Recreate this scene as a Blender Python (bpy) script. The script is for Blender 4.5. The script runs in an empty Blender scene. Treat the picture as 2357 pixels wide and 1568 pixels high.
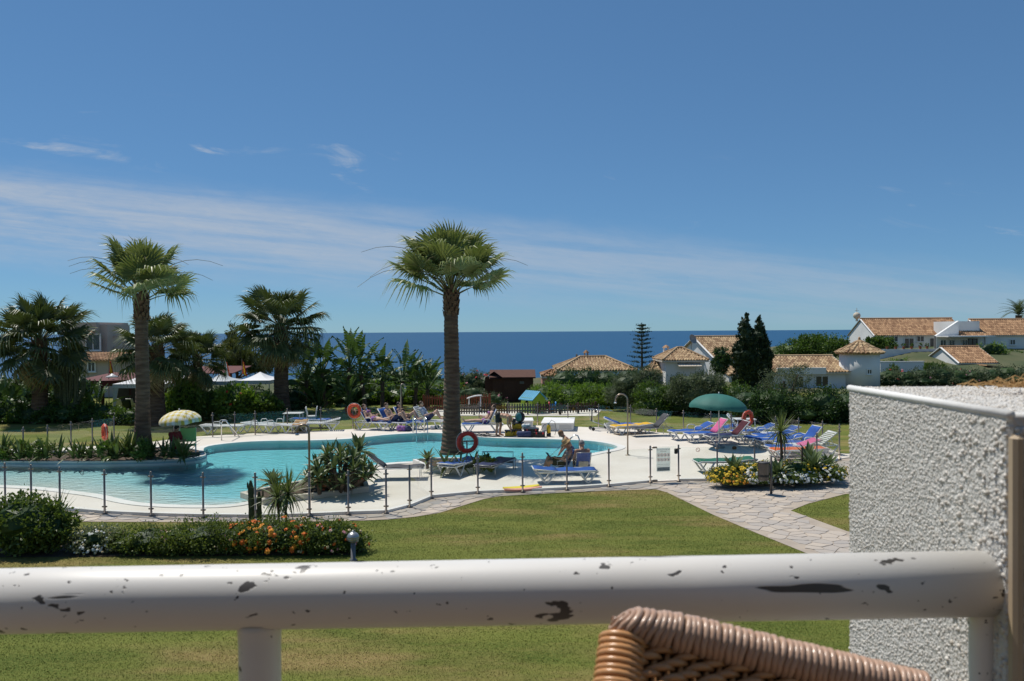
import bpy, math, random
import numpy as np
from mathutils import Vector, Matrix, Euler
from mathutils.geometry import tessellate_polygon

S = bpy.context.scene
C = S.collection
RAD = math.radians
random.seed(7)
rng = np.random.default_rng(7)

# ------------------------------------------------------------------ camera
CAM = Vector((0, 0, 4.5))            # seated on a first floor balcony, 4.5 m above the pool deck
FPX, W2, H2 = 1805.0, 1178.5, 784.0  # focal length in pixels of a 2357 x 1568 picture
PITCH, ROLL = RAD(0.66), RAD(0.35)
_F = Vector((0, math.cos(PITCH), -math.sin(PITCH)))
_R0 = Vector((1, 0, 0)); _U0 = Vector((0, math.sin(PITCH), math.cos(PITCH)))
_R = _R0 * math.cos(ROLL) - _U0 * math.sin(ROLL)
_U = _U0 * math.cos(ROLL) + _R0 * math.sin(ROLL)
cam = bpy.data.cameras.new('camera'); camo = bpy.data.objects.new('camera', cam); C.objects.link(camo)
camo.matrix_world = Matrix(((_R.x, _U.x, -_F.x, CAM.x), (_R.y, _U.y, -_F.y, CAM.y), (_R.z, _U.z, -_F.z, CAM.z), (0, 0, 0, 1)))
cam.sensor_width = 23.5; cam.lens = FPX / 2357 * 23.5
cam.clip_start = 0.05; cam.clip_end = 90000
cam.dof.use_dof = True; cam.dof.focus_distance = 24.0; cam.dof.aperture_fstop = 9.0
S.camera = camo

def ray(px, py):
    return (_F + _R * ((px - W2) / FPX) + _U * ((H2 - py) / FPX))
def P(px, py, z=0.0):
    """the spot on the level z that is seen at this pixel of the photograph"""
    d = ray(px, py); t = (z - CAM.z) / d.z
    return CAM + d * t
def Q(px, py, Y):
    """the spot at forward distance Y seen at this pixel"""
    d = ray(px, py); return CAM + d * (Y / d.y)

# ------------------------------------------------------------------ light
SUN_EL, SUN_AZ = RAD(63), RAD(-50)          # in front of the camera, a little to the left
sdir = Vector((math.cos(SUN_EL) * math.sin(SUN_AZ), math.cos(SUN_EL) * math.cos(SUN_AZ), math.sin(SUN_EL)))
sun = bpy.data.lights.new('sun', 'SUN'); suno = bpy.data.objects.new('sun', sun); C.objects.link(suno)
sun.energy = 4.3; sun.angle = RAD(0.53); sun.color = (1.0, 0.955, 0.88)
suno.rotation_euler = sdir.to_track_quat('Z', 'Y').to_euler(); suno.location = (0, 0, 60)

world = bpy.data.worlds.new('World'); S.world = world; world.use_nodes = True
def build_world():
    nt = world.node_tree; nt.nodes.clear(); N = nt.nodes.new; L = nt.links.new
    out = N('ShaderNodeOutputWorld'); bg = N('ShaderNodeBackground'); bg.inputs['Strength'].default_value = 0.085
    sky = N('ShaderNodeTexSky'); sky.sky_type = 'NISHITA'; sky.sun_disc = False
    sky.sun_elevation = SUN_EL; sky.sun_rotation = SUN_AZ; sky.altitude = 2000; sky.air_density = 1.0; sky.dust_density = 0.0; sky.ozone_density = 6.0
    gm = N('ShaderNodeGamma'); gm.inputs['Gamma'].default_value = 0.62; L(sky.outputs[0], gm.inputs['Color'])   # softer falloff to the horizon
    hs = N('ShaderNodeMix'); hs.data_type = 'RGBA'; hs.blend_type = 'MULTIPLY'; hs.inputs['Factor'].default_value = 1.0
    L(gm.outputs[0], hs.inputs['A']); hs.inputs['B'].default_value = (.96, 1.52, 1.98, 1)
    tc = N('ShaderNodeTexCoord'); sep = N('ShaderNodeSeparateXYZ'); L(tc.outputs['Generated'], sep.inputs[0])
    def M(op, a, b=None, clamp=False):
        n = N('ShaderNodeMath'); n.operation = op; n.use_clamp = clamp
        for i, v in enumerate((a, b)):
            if v is None: continue
            if isinstance(v, (int, float)): n.inputs[i].default_value = v
            else: L(v, n.inputs[i])
        return n.outputs[0]
    ay = M('MAXIMUM', M('ABSOLUTE', sep.outputs['Y']), 0.05)
    sx = M('DIVIDE', sep.outputs['X'], ay); sy = M('DIVIDE', sep.outputs['Z'], ay)
    # distance below the slanted upper edge of the cirrus bank
    tilt = M('ADD', sy, M('MULTIPLY', sx, 0.112))
    def noise(vx, vy, sxx, syy, det=5, rough=.6, dist=0.0, off=0.0):
        cb = N('ShaderNodeCombineXYZ'); L(M('MULTIPLY', vx, sxx), cb.inputs[0]); L(M('MULTIPLY', vy, syy), cb.inputs[1]); cb.inputs[2].default_value = off
        n = N('ShaderNodeTexNoise'); n.inputs['Scale'].default_value = 1; n.inputs['Detail'].default_value = det; n.inputs['Roughness'].default_value = rough; n.inputs['Distortion'].default_value = dist
        L(cb.outputs[0], n.inputs['Vector']); return n.outputs['Fac']
    def ss(v, lo, hi):
        n = N('ShaderNodeMapRange'); n.interpolation_type = 'SMOOTHSTEP'; n.inputs[1].default_value = lo; n.inputs[2].default_value = hi; L(v, n.inputs[0]); return n.outputs[0]
    edge_n = noise(sx, tilt, 9.0, 30.0, 6, .62, .4)
    e = M('ADD', tilt, M('MULTIPLY', M('SUBTRACT', edge_n, .5), 0.035))
    upper = M('SUBTRACT', 1.0, ss(e, .105, .158))
    lower = ss(M('ADD', e, M('MULTIPLY', sx, -0.02)), .012, .085)
    streak = ss(noise(sx, tilt, 2.2, 46.0, 5, .6, .25, 3.1), .30, .62)
    fine = noise(sx, tilt, 26.0, 120.0, 5, .65, 1.0, 7.7)
    side = M('ADD', .40, M('MULTIPLY', M('SUBTRACT', 1.0, ss(sx, -.75, .72)), .6))
    bank = M('MULTIPLY', M('MULTIPLY', upper, lower), M('MULTIPLY', side, M('ADD', M('MULTIPLY', streak, .6), M('MULTIPLY', fine, .55))))
    # a few loose wisps above the bank
    w1 = ss(noise(sx, tilt, 6.0, 28.0, 6, .6, .7, 14.1), .60, .76)
    wz = M('MULTIPLY', ss(tilt, .15, .17), M('SUBTRACT', 1.0, ss(tilt, .215, .26)))
    wisp = M('MULTIPLY', M('MULTIPLY', w1, wz), M('MULTIPLY', fine, 1.1))
    cl = M('MINIMUM', M('ADD', M('MULTIPLY', bank, .92), wisp), .8)
    cl = M('MULTIPLY', cl, ss(sy, .0, .01))
    mix = N('ShaderNodeMix'); mix.data_type = 'RGBA'; L(cl, mix.inputs['Factor']); L(hs.outputs['Result'], mix.inputs['A']); mix.inputs['B'].default_value = (5.2, 5.9, 6.9, 1)
    L(mix.outputs['Result'], bg.inputs['Color']); L(bg.outputs[0], out.inputs['Surface'])
build_world()
S.view_settings.view_transform = 'Standard'; S.view_settings.look = 'None'; S.view_settings.exposure = 0.0; S.view_settings.gamma = 1.0
S.view_settings.use_curve_mapping = False
cy = S.cycles
S.render.engine = 'CYCLES'
cy.use_denoising = True; cy.max_bounces = 7; cy.diffuse_bounces = 3; cy.glossy_bounces = 3; cy.transmission_bounces = 4
cy.transparent_max_bounces = 24; cy.caustics_reflective = False; cy.caustics_refractive = False; cy.sample_clamp_indirect = 6

# ------------------------------------------------------------------ materials
def lin(r, g, b):
    f = lambda c: (c / 255 / 12.92) if c / 255 <= .04045 else ((c / 255 + .055) / 1.055) ** 2.4
    return (f(r), f(g), f(b), 1)
MATS = {}
def mat(name, c1, c2=None, scale=4.0, rough=.6, bump=0.0, bscale=40.0, metal=0.0, spec=.4, detail=4, stretch=(1, 1, 1), lo=.35, hi=.65, coat=0.0, wpos=False, attr=False, rnd=False):
    if name in MATS: return MATS[name]
    m = bpy.data.materials.new(name); m.use_nodes = True; nt = m.node_tree; N = nt.nodes.new; L = nt.links.new
    b = nt.nodes['Principled BSDF']
    b.inputs['Roughness'].default_value = rough; b.inputs['Metallic'].default_value = metal
    b.inputs['Specular IOR Level'].default_value = spec; b.inputs['Coat Weight'].default_value = coat
    c1 = tuple(c1) if len(c1) == 4 else (*c1, 1)
    b.inputs['Base Color'].default_value = c1
    if c2 or bump:
        if wpos: src = N('ShaderNodeNewGeometry').outputs['Position']
        else: src = N('ShaderNodeTexCoord').outputs['Object']
        mp = N('ShaderNodeMapping'); mp.inputs['Scale'].default_value = stretch; L(src, mp.inputs['Vector'])
    if c2:
        c2 = tuple(c2) if len(c2) == 4 else (*c2, 1)
        n = N('ShaderNodeTexNoise'); n.inputs['Scale'].default_value = scale; n.inputs['Detail'].default_value = detail; L(mp.outputs[0], n.inputs['Vector'])
        r = N('ShaderNodeMapRange'); r.inputs[1].default_value = lo; r.inputs[2].default_value = hi
        fac = n.outputs['Fac']; L(fac, r.inputs[0]); fac = r.outputs[0]
        if attr or rnd:
            if attr: a = N('ShaderNodeAttribute'); a.attribute_name = 't'; af = a.outputs['Fac']
            else: a = N('ShaderNodeObjectInfo'); af = a.outputs['Random']
            mm = N('ShaderNodeMix'); mm.inputs['Factor'].default_value = .78; L(fac, mm.inputs['A']); L(af, mm.inputs['B']); fac = mm.outputs['Result']
        mx = N('ShaderNodeMix'); mx.data_type = 'RGBA'; mx.inputs['A'].default_value = c1; mx.inputs['B'].default_value = c2
        L(fac, mx.inputs['Factor']); L(mx.outputs['Result'], b.inputs['Base Color'])
    if bump:
        n2 = N('ShaderNodeTexNoise'); n2.inputs['Scale'].default_value = bscale; n2.inputs['Detail'].default_value = 5; L(mp.outputs[0], n2.inputs['Vector'])
        bp = N('ShaderNodeBump'); bp.inputs['Strength'].default_value = bump; bp.inputs['Distance'].default_value = .02; L(n2.outputs['Fac'], bp.inputs['Height']); L(bp.outputs[0], b.inputs['Normal'])
    MATS[name] = m; return m

def leafmat(name, c1, c2, rough=.55, trans=.30, attr=True, spec=.35, scale=2.0):
    """two-tone leaf: per-leaf tint, some light passing through the blade, a waxy sheen"""
    if name in MATS: return MATS[name]
    m = bpy.data.materials.new(name); m.use_nodes = True; nt = m.node_tree; N = nt.nodes.new; L = nt.links.new
    b = nt.nodes['Principled BSDF']; out = nt.nodes['Material Output']
    b.inputs['Roughness'].default_value = rough; b.inputs['Specular IOR Level'].default_value = spec
    c1 = tuple(q * 1.35 for q in c1); c2 = tuple(q * 1.55 for q in c2)
    if attr: a = N('ShaderNodeAttribute'); a.attribute_name = 't'; f = a.outputs['Fac']
    else: f = N('ShaderNodeObjectInfo').outputs['Random']
    n = N('ShaderNodeTexNoise'); n.inputs['Scale'].default_value = scale; n.inputs['Detail'].default_value = 3
    L(N('ShaderNodeNewGeometry').outputs['Position'], n.inputs['Vector'])
    mm = N('ShaderNodeMix'); mm.inputs['Factor'].default_value = .45; L(f, mm.inputs['A']); L(n.outputs['Fac'], mm.inputs['B'])
    mx = N('ShaderNodeMix'); mx.data_type = 'RGBA'; mx.inputs['A'].default_value = (*c1, 1); mx.inputs['B'].default_value = (*c2, 1)
    L(mm.outputs['Result'], mx.inputs['Factor']); L(mx.outputs['Result'], b.inputs['Base Color'])
    tr = N('ShaderNodeBsdfTranslucent'); hs = N('ShaderNodeHueSaturation'); hs.inputs['Saturation'].default_value = 1.15; hs.inputs['Value'].default_value = 1.3
    L(mx.outputs['Result'], hs.inputs['Color']); L(hs.outputs[0], tr.inputs['Color'])
    ms = N('ShaderNodeMixShader'); ms.inputs[0].default_value = trans; L(b.outputs[0], ms.inputs[1]); L(tr.outputs[0], ms.inputs[2]); L(ms.outputs[0], out.inputs['Surface'])
    MATS[name] = m; return m

def glassmat(name, tint, ior=1.45):
    m = bpy.data.materials.new(name); m.use_nodes = True; nt = m.node_tree; N = nt.nodes.new; L = nt.links.new
    nt.nodes.remove(nt.nodes['Principled BSDF']); out = nt.nodes['Material Output']
    t = N('ShaderNodeBsdfTransparent'); t.inputs[0].default_value = tint
    g = N('ShaderNodeBsdfGlossy'); g.inputs['Roughness'].default_value = .02
    lw = N('ShaderNodeLayerWeight'); p5 = N('ShaderNodeMath'); p5.operation = 'POWER'; p5.inputs[1].default_value = 4.5; L(lw.outputs['Facing'], p5.inputs[0])
    fr = N('ShaderNodeMapRange'); fr.inputs[3].default_value = .035; fr.inputs[4].default_value = .9; L(p5.outputs[0], fr.inputs[0])
    ms = N('ShaderNodeMixShader'); L(fr.outputs[0], ms.inputs[0]); L(t.outputs[0], ms.inputs[1]); L(g.outputs[0], ms.inputs[2]); L(ms.outputs[0], out.inputs['Surface'])
    MATS[name] = m; return m

# ------------------------------------------------------------------ mesh building
class MB:
    """collects shapes; build() links them as ONE mesh object"""
    def __init__(s): s.v = []; s.f = []; s.t = []
    def add(s, verts, faces, t=None):
        o = len(s.v); s.v.extend([tuple(v) for v in verts]); s.f.extend([tuple(i + o for i in f) for f in faces])
        s.t.extend([random.random() if t is None else t] * len(faces)); return s
    def box(s, c, d, rz=0.0, m=None, bev=0.0):
        x, y, z = d[0] / 2, d[1] / 2, d[2] / 2
        if bev > 0:
            b = min(bev, x * .9, y * .9, z * .9)
            pts = []
            for zz, k in ((-z, b), (-z + b, 0), (z - b, 0), (z, b)):
                xx, yy = x - k, y - k
                pts += [(-xx + b, -yy, zz), (xx - b, -yy, zz), (xx, -yy + b, zz), (xx, yy - b, zz), (xx - b, yy, zz), (-xx + b, yy, zz), (-xx, yy - b, zz), (-xx, -yy + b, zz)]
            fs = [tuple(range(7, -1, -1)), tuple(range(24, 32))]
            for r in range(3):
                for i in range(8): fs.append((r * 8 + i, r * 8 + (i + 1) % 8, r * 8 + 8 + (i + 1) % 8, r * 8 + 8 + i))
        else:
            pts = [(-x, -y, -z), (x, -y, -z), (x, y, -z), (-x, y, -z), (-x, -y, z), (x, -y, z), (x, y, z), (-x, y, z)]
            fs = [(3, 2, 1, 0), (4, 5, 6, 7), (0, 1, 5, 4), (1, 2, 6, 5), (2, 3, 7, 6), (3, 0, 4, 7)]
        cr, sr = math.cos(rz), math.sin(rz)
        out = []
        for p in pts:
            q = Vector((p[0] * cr - p[1] * sr, p[0] * sr + p[1] * cr, p[2]))
            if m is not None: q = m @ q
            out.append((q[0] + c[0], q[1] + c[1], q[2] + c[2]))
        return s.add(out, fs)
    def tube(s, pts, r, seg=8, caps=True, closed=False, flat=None):
        """round bar through the points; r a number or one per point; flat=(a,b) squashes the section"""
        pts = [Vector(p) for p in pts]; n = len(pts)
        rs = [r] * n if isinstance(r, (int, float)) else list(r)
        vs, fs = [], []
        up = Vector((0, 0, 1)); prev = None
        for i, p in enumerate(pts):
            if closed: d = pts[(i + 1) % n] - pts[i - 1]
            else: d = pts[min(i + 1, n - 1)] - pts[max(i - 1, 0)]
            d.normalize() if d.length > 1e-9 else None
            if prev is None:
                a = d.cross(up) if abs(d.z) < .95 else d.cross(Vector((1, 0, 0)))
            else: a = prev - d * prev.dot(d)
            if a.length < 1e-6: a = d.orthogonal()
            a.normalize(); b = d.cross(a); prev = a
            fa, fb = flat if flat else (1, 1)
            for k in range(seg):
                t = 2 * math.pi * k / seg
                vs.append(p + a * (math.cos(t) * rs[i] * fa) + b * (math.sin(t) * rs[i] * fb))
        m = n if closed else n - 1
        for i in range(m):
            j = (i + 1) % n
            for k in range(seg): fs.append((i * seg + k, i * seg + (k + 1) % seg, j * seg + (k + 1) % seg, j * seg + k))
        if caps and not closed:
            fs.append(tuple(range(seg - 1, -1, -1))); fs.append(tuple((n - 1) * seg + k for k in range(seg)))
        return s.add(vs, fs)
    def lathe(s, prof, seg=20, c=(0, 0, 0), caps=True, wob=None):
        vs, fs = [], []
        for r, z in prof:
            for k in range(seg):
                t = 2 * math.pi * k / seg; rr = r * (1 if wob is None else wob(t, z))
                vs.append((c[0] + rr * math.cos(t), c[1] + rr * math.sin(t), c[2] + z))
        for i in range(len(prof) - 1):
            for k in range(seg): fs.append((i * seg + k, i * seg + (k + 1) % seg, (i + 1) * seg + (k + 1) % seg, (i + 1) * seg + k))
        if caps:
            fs.append(tuple(range(seg - 1, -1, -1))); fs.append(tuple((len(prof) - 1) * seg + k for k in range(seg)))
        return s.add(vs, fs)
    def ball(s, c, r, seg=10, rings=7, m=None):
        r = (r, r, r) if isinstance(r, (int, float)) else r
        vs, fs = [], []
        for i in range(rings + 1):
            a = math.pi * i / rings - math.pi / 2; ca = max(math.cos(a), .001)
            for k in range(seg):
                t = 2 * math.pi * k / seg
                q = Vector((r[0] * ca * math.cos(t), r[1] * ca * math.sin(t), r[2] * math.sin(a)))
                if m is not None: q = m @ q
                vs.append((q[0] + c[0], q[1] + c[1], q[2] + c[2]))
        for i in range(rings):
            for k in range(seg): fs.append((i * seg + k, i * seg + (k + 1) % seg, (i + 1) * seg + (k + 1) % seg, (i + 1) * seg + k))
        fs.append(tuple(range(seg - 1, -1, -1))); fs.append(tuple(rings * seg + k for k in range(seg)))
        return s.add(vs, fs)
    def torus(s, c, R, r, m=None, seg=36, sec=12, a0=0, a1=2 * math.pi):
        vs, fs = [], []; full = abs(a1 - a0 - 2 * math.pi) < 1e-6; n = seg if full else seg + 1
        for i in range(n):
            a = a0 + (a1 - a0) * i / seg
            for k in range(sec):
                b = 2 * math.pi * k / sec
                q = Vector(((R + r * math.cos(b)) * math.cos(a), (R + r * math.cos(b)) * math.sin(a), r * math.sin(b)))
                if m is not None: q = m @ q
                vs.append((q[0] + c[0], q[1] + c[1], q[2] + c[2]))
        for i in range(seg):
            j = (i + 1) % n
            for k in range(sec): fs.append((i * sec + k, j * sec + k, j * sec + (k + 1) % sec, i * sec + (k + 1) % sec))
        return s.add(vs, fs)
    def sheet(s, rows, thick=0.0):
        """grid of points (list of rows); with thick it becomes a slab along -z"""
        n, m = len(rows), len(rows[0]); vs = [tuple(p) for r in rows for p in r]; fs = []
        for i in range(n - 1):
            for j in range(m - 1): fs.append((i * m + j, i * m + j + 1, (i + 1) * m + j + 1, (i + 1) * m + j))
        if thick:
            o = len(vs); vs += [(x, y, z - thick) for x, y, z in vs]
            fs += [tuple(o + i for i in reversed(f)) for f in fs]
            rim = [j for j in range(m)] + [i * m + m - 1 for i in range(1, n)] + [(n - 1) * m + j for j in range(m - 2, -1, -1)] + [i * m for i in range(n - 2, 0, -1)]
            for a, b in zip(rim, rim[1:] + rim[:1]): fs.append((b, a, a + o, b + o))
        return s.add(vs, fs)
    def poly(s, loops, z0, z1=None):
        """flat polygon (first loop outer, others holes) at z0; z1 below it gives side walls"""
        loops = [[Vector((p[0], p[1], 0)) for p in l] for l in loops]
        flat = [p for l in loops for p in l]; tri = tessellate_polygon(loops)
        out = []
        for a, b, c in tri:
            n = (flat[b] - flat[a]).cross(flat[c] - flat[a]).z
            out.append((a, b, c) if n > 0 else (a, c, b))
        s.add([(p.x, p.y, z0) for p in flat], out)
        if z1 is not None:
            o = 0
            for l in loops:
                n = len(l); vs = [(p.x, p.y, z0) for p in l] + [(p.x, p.y, z1) for p in l]
                s.add(vs, [(i, (i + 1) % n, n + (i + 1) % n, n + i) for i in range(n)])
        return s
    def mesh(s, name, m=None, smooth=False):
        me = bpy.data.meshes.new(name); me.from_pydata(s.v, [], s.f); me.update()
        a = me.attributes.new('t', 'FLOAT', 'FACE'); a.data.foreach_set('value', s.t)
        if m is not None: me.materials.append(m)
        if smooth: me.polygons.foreach_set('use_smooth', [True] * len(me.polygons))
        return me
    def build(s, name, m, parent=None, smooth=False, **kw):
        return ob(name, s.mesh(name, m, smooth), parent, **kw)

def ob(name, me, parent=None, loc=None, rot=None, scale=None, kind=None, label=None, mw=None):
    o = bpy.data.objects.new(name, me); C.objects.link(o)
    if parent is not None: o.parent = parent
    if mw is not None: o.matrix_local = mw
    if loc is not None: o.location = loc
    if rot is not None: o.rotation_euler = rot
    if scale is not None: o.scale = (scale,) * 3 if isinstance(scale, (int, float)) else scale
    if kind: o['kind'] = kind
    if label: o['label'] = label
    return o
def thing(name, label, cat, loc=(0, 0, 0), rz=0.0, group=None):
    o = bpy.data.objects.new(name, None); C.objects.link(o); o.empty_display_size = .1
    o.location = loc; o.rotation_euler = (0, 0, rz); tag(o, label, cat, group); return o
def tag(o, label, cat, group=None):
    o['label'] = label; o['category'] = cat
    if group: o['group'] = group
    return o
def struct(o): o['kind'] = 'structure'; return o
def copy_tree(o, parent=None):
    c = o.copy(); C.objects.link(c)
    if parent is not None: c.parent = parent
    for ch in list(o.children): copy_tree(ch, c)
    return c
def shade(me, angle=None):
    me.polygons.foreach_set('use_smooth', [True] * len(me.polygons)); return me

def npmesh(name, verts, faces, m, t=None):
    """mesh from numpy arrays; faces (n,3) or (n,4)"""
    me = bpy.data.meshes.new(name); k = faces.shape[1]; nf = len(faces)
    me.vertices.add(len(verts)); me.vertices.foreach_set('co', np.asarray(verts, np.float32).ravel())
    me.loops.add(nf * k); me.loops.foreach_set('vertex_index', np.asarray(faces, np.int32).ravel())
    me.polygons.add(nf); me.polygons.foreach_set('loop_start', np.arange(0, nf * k, k, dtype=np.int32))
    try: me.polygons.foreach_set('loop_total', np.full(nf, k, dtype=np.int32))
    except Exception: pass
    a = me.attributes.new('t', 'FLOAT', 'FACE'); a.data.foreach_set('value', np.asarray(rng.random(nf) if t is None else t, np.float32))
    me.materials.append(m); me.update(calc_edges=True); return me

def unit(a): return a / np.maximum(np.linalg.norm(a, axis=1, keepdims=True), 1e-9)
def leaf_cards(cen, out, length, width, up=.35, rnd=.9):
    """one folded diamond leaf (two triangles sharing the midrib = quad) per centre"""
    n = len(cen); d = unit(out * .7 + rng.normal(0, rnd, (n, 3)) * .6 + np.array([0, 0, up]))
    s = unit(np.cross(d, rng.normal(0, 1, (n, 3)))); L = length * rng.uniform(.65, 1.3, (n, 1)); Wd = width * rng.uniform(.7, 1.25, (n, 1))
    nr = np.cross(d, s)
    a = cen - d * L * .5; b = cen + s * Wd * .5 + nr * Wd * .12; c = cen + d * L * .5 - nr * L * .08; e = cen - s * Wd * .5 + nr * Wd * .12
    v = np.stack([a, b, c, e], 1).reshape(-1, 3); f = np.arange(n * 4).reshape(-1, 4)
    return v, f
def blob_points(blobs, n, clump=.16, shell=(.72, 1.02), nclump=None, zmin=None):
    B = np.array(blobs, float); w = (B[:, 3] * B[:, 4] + B[:, 4] * B[:, 5] + B[:, 3] * B[:, 5]); w /= w.sum()
    nclump = nclump or max(12, n // 26)
    bi = rng.choice(len(B), nclump, p=w); dirs = unit(rng.normal(0, 1, (nclump, 3)))
    rad = rng.uniform(shell[0], shell[1], (nclump, 1)); cc = B[bi, :3] + dirs * rad * B[bi, 3:6]
    ci = rng.integers(0, nclump, n); sz = B[bi[ci], 3:6].mean(1, keepdims=True)
    p = cc[ci] + rng.normal(0, 1, (n, 3)) * clump * sz; o = dirs[ci]
    t = np.clip(rng.random(nclump)[ci] * .6 + rng.random(n) * .4, 0, 1)
    if zmin is not None:
        p[:, 2] = np.where(p[:, 2] < zmin, zmin + rng.random(n) * .25, p[:, 2])
    return p, o, t
def foliage(name, blobs, n, leaf, m, parent=None, clump=.16, shell=(.72, 1.02), up=.35, zmin=None, core=None, kind='stuff', nclump=None):
    p, o, t = blob_points(blobs, n, clump, shell, nclump, zmin)
    v, f = leaf_cards(p, o, leaf[0], leaf[1], up)
    ofs = ob(name, npmesh(name, v, f, m, t), parent)
    if kind: ofs['kind'] = kind
    return ofs
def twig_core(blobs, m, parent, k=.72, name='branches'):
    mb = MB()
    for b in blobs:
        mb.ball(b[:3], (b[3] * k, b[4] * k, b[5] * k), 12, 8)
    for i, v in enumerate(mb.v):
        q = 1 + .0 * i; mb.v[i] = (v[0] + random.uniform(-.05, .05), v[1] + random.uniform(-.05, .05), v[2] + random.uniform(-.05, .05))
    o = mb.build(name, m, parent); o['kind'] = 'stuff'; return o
# ------------------------------------------------------------------ shared materials
WHITE_PL = mat('white_plastic', (.72, .72, .70), (.62, .62, .59), 6, .38, .05, 60)
STEEL = mat('stainless_steel', (.34, .28, .22), (.24, .19, .15), 3, .35, 0, metal=.65)
CHROME = mat('polished_steel', (.62, .62, .62), None, rough=.12, metal=1.0)
STONE_W = mat('white_deck', (.73, .68, .60), (.60, .54, .45), .45, .8, .15, 60, wpos=True, lo=.3, hi=.75)
WALLW = mat('white_render', (.80, .79, .76), (.70, .69, .66), .6, .85, .1, 20, wpos=True)
SOIL = mat('garden_soil', (.06, .04, .025), (.10, .07, .045), 3, .95, .6, 30)
BLUE = mat('blue_canvas', (.008, .085, .36), (.006, .060, .27), 3, .75, .15, 90)
NAVY = mat('navy_canvas', (.010, .018, .075), (.016, .024, .09), 3, .8, .1, 90)
GLASS = glassmat('fence_glass', (.965, .982, .976, 1))
BARK = mat('bark', (.075, .052, .036), (.14, .10, .07), 6, .9, .8, 14)
DARKWOOD = mat('stained_wood', (.070, .026, .016), (.045, .016, .010), 5, .7, .3, 30, stretch=(8, 8, 1))
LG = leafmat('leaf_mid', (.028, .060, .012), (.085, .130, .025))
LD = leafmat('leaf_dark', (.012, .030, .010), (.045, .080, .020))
LB = leafmat('leaf_bright', (.050, .100, .015), (.150, .220, .040))
LO = leafmat('leaf_grey', (.035, .055, .025), (.110, .130, .070), rough=.6)

# ------------------------------------------------------------------ outlines on the ground (traced once, then real distances)
FENCE_NEAR = [(-240, 1150), (-50, 1156), (12, 1160), (72, 1165), (138, 1173), (241, 1182), (348, 1187), (468, 1190), (588, 1191), (712, 1188), (802, 1184), (889, 1181), (943, 1167), (993, 1146), (1100, 1136), (1203, 1132), (1305, 1127), (1401.6, 1120), (1497, 1111)]
FENCE_NEAR2 = [(1562, 1108), (1651, 1107), (1737, 1100), (1806, 1090), (1880, 1072), (1932, 1058)]
POOL = [(-250, 1118), (-120, 1119), (0, 1121), (60, 1123.5), (110, 1127), (175, 1135), (241, 1144), (274, 1153), (310, 1160), (348, 1164), (405, 1167), (466, 1168), (520, 1167), (555, 1163), (610, 1148), (700, 1122), (790, 1096), (867, 1072), (905, 1068), (945, 1066), (1000, 1064), (1100, 1063), (1199, 1061.5), (1280, 1060), (1325, 1056), (1366, 1046), (1405, 1039), (1420, 1035), (1424, 1031), (1410, 1026), (1385, 1021), (1350, 1017), (1290, 1014.5), (1226, 1013), (1160, 1012), (1100, 1009), (1050, 1003), (1005, 999), (960, 999.5), (895, 1003), (840, 1009), (786, 1014.5), (700, 1017), (622, 1017.5), (561, 1020), (500, 1026), (470, 1032), (466, 1040), (476, 1052), (474, 1060), (440, 1067), (380, 1070.5), (300, 1072.5), (180, 1074), (0, 1073), (-120, 1072), (-250, 1071)]
DECK_FAR = [(2010, 1048), (1932, 1046), (1900, 1030), (1840, 1016), (1700, 1008), (1560, 1001), (1450, 990), (1330, 984), (1200, 980), (1100, 978), (1000, 980), (890, 985), (759, 992), (605, 998), (430, 1008), (330, 1022), (150, 1033), (-250, 1042)]
PAVE_LOW = [(-240, 1196), (-60, 1200), (120, 1201), (290, 1202), (580, 1203), (720, 1201), (836, 1199), (900, 1196), (957, 1190), (1012, 1181), (1080, 1160), (1115, 1149), (1150, 1143), (1250, 1137), (1400, 1130), (1510, 1127), (1535, 1134), (1560, 1146), (1640, 1185), (1730, 1223), (1870, 1280), (2150, 1380)]
PAVE_RIGHT = [(2500, 1380), (1945, 1222), (1820, 1176), (1860, 1160), (1945, 1138), (2300, 1100), (2300, 1060), (2010, 1048)]
g = lambda L, z=0: [P(x, y, z).to_2d() for x, y in L]
pool2 = g(POOL)
def smooth_loop(pts, k=1):
    for _ in range(k):
        n = len(pts); out = []
        for i in range(n):
            a, b = pts[i], pts[(i + 1) % n]; out += [a * .75 + b * .25, a * .25 + b * .75]
        pts = out
    return pts
pool2 = smooth_loop(pool2, 1)
def inset(loop, d):
    n = len(loop); ar = sum(loop[i].x * loop[(i + 1) % n].y - loop[(i + 1) % n].x * loop[i].y for i in range(n)); sg = 1 if ar > 0 else -1
    out = []
    for i in range(n):
        t = (loop[(i + 1) % n] - loop[i - 1]).normalized(); out.append(loop[i] + Vector((-t.y, t.x)) * d * sg)
    return out
fence2 = g(FENCE_NEAR) + g(FENCE_NEAR2)
deck_outer = fence2 + g(DECK_FAR)
pave_outer = g(PAVE_LOW) + g(PAVE_RIGHT) + list(reversed(fence2))
def inside(pts, loop):
    """numpy point-in-polygon"""
    x, y = pts[:, 0], pts[:, 1]; r = np.zeros(len(pts), bool); n = len(loop)
    for i in range(n):
        a, b = loop[i], loop[(i + 1) % n]
        c = ((a.y > y) != (b.y > y)) & (x < (b.x - a.x) * (y - a.y) / ((b.y - a.y) if abs(b.y - a.y) > 1e-9 else 1e-9) + a.x)
        r ^= c
    return r

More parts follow.
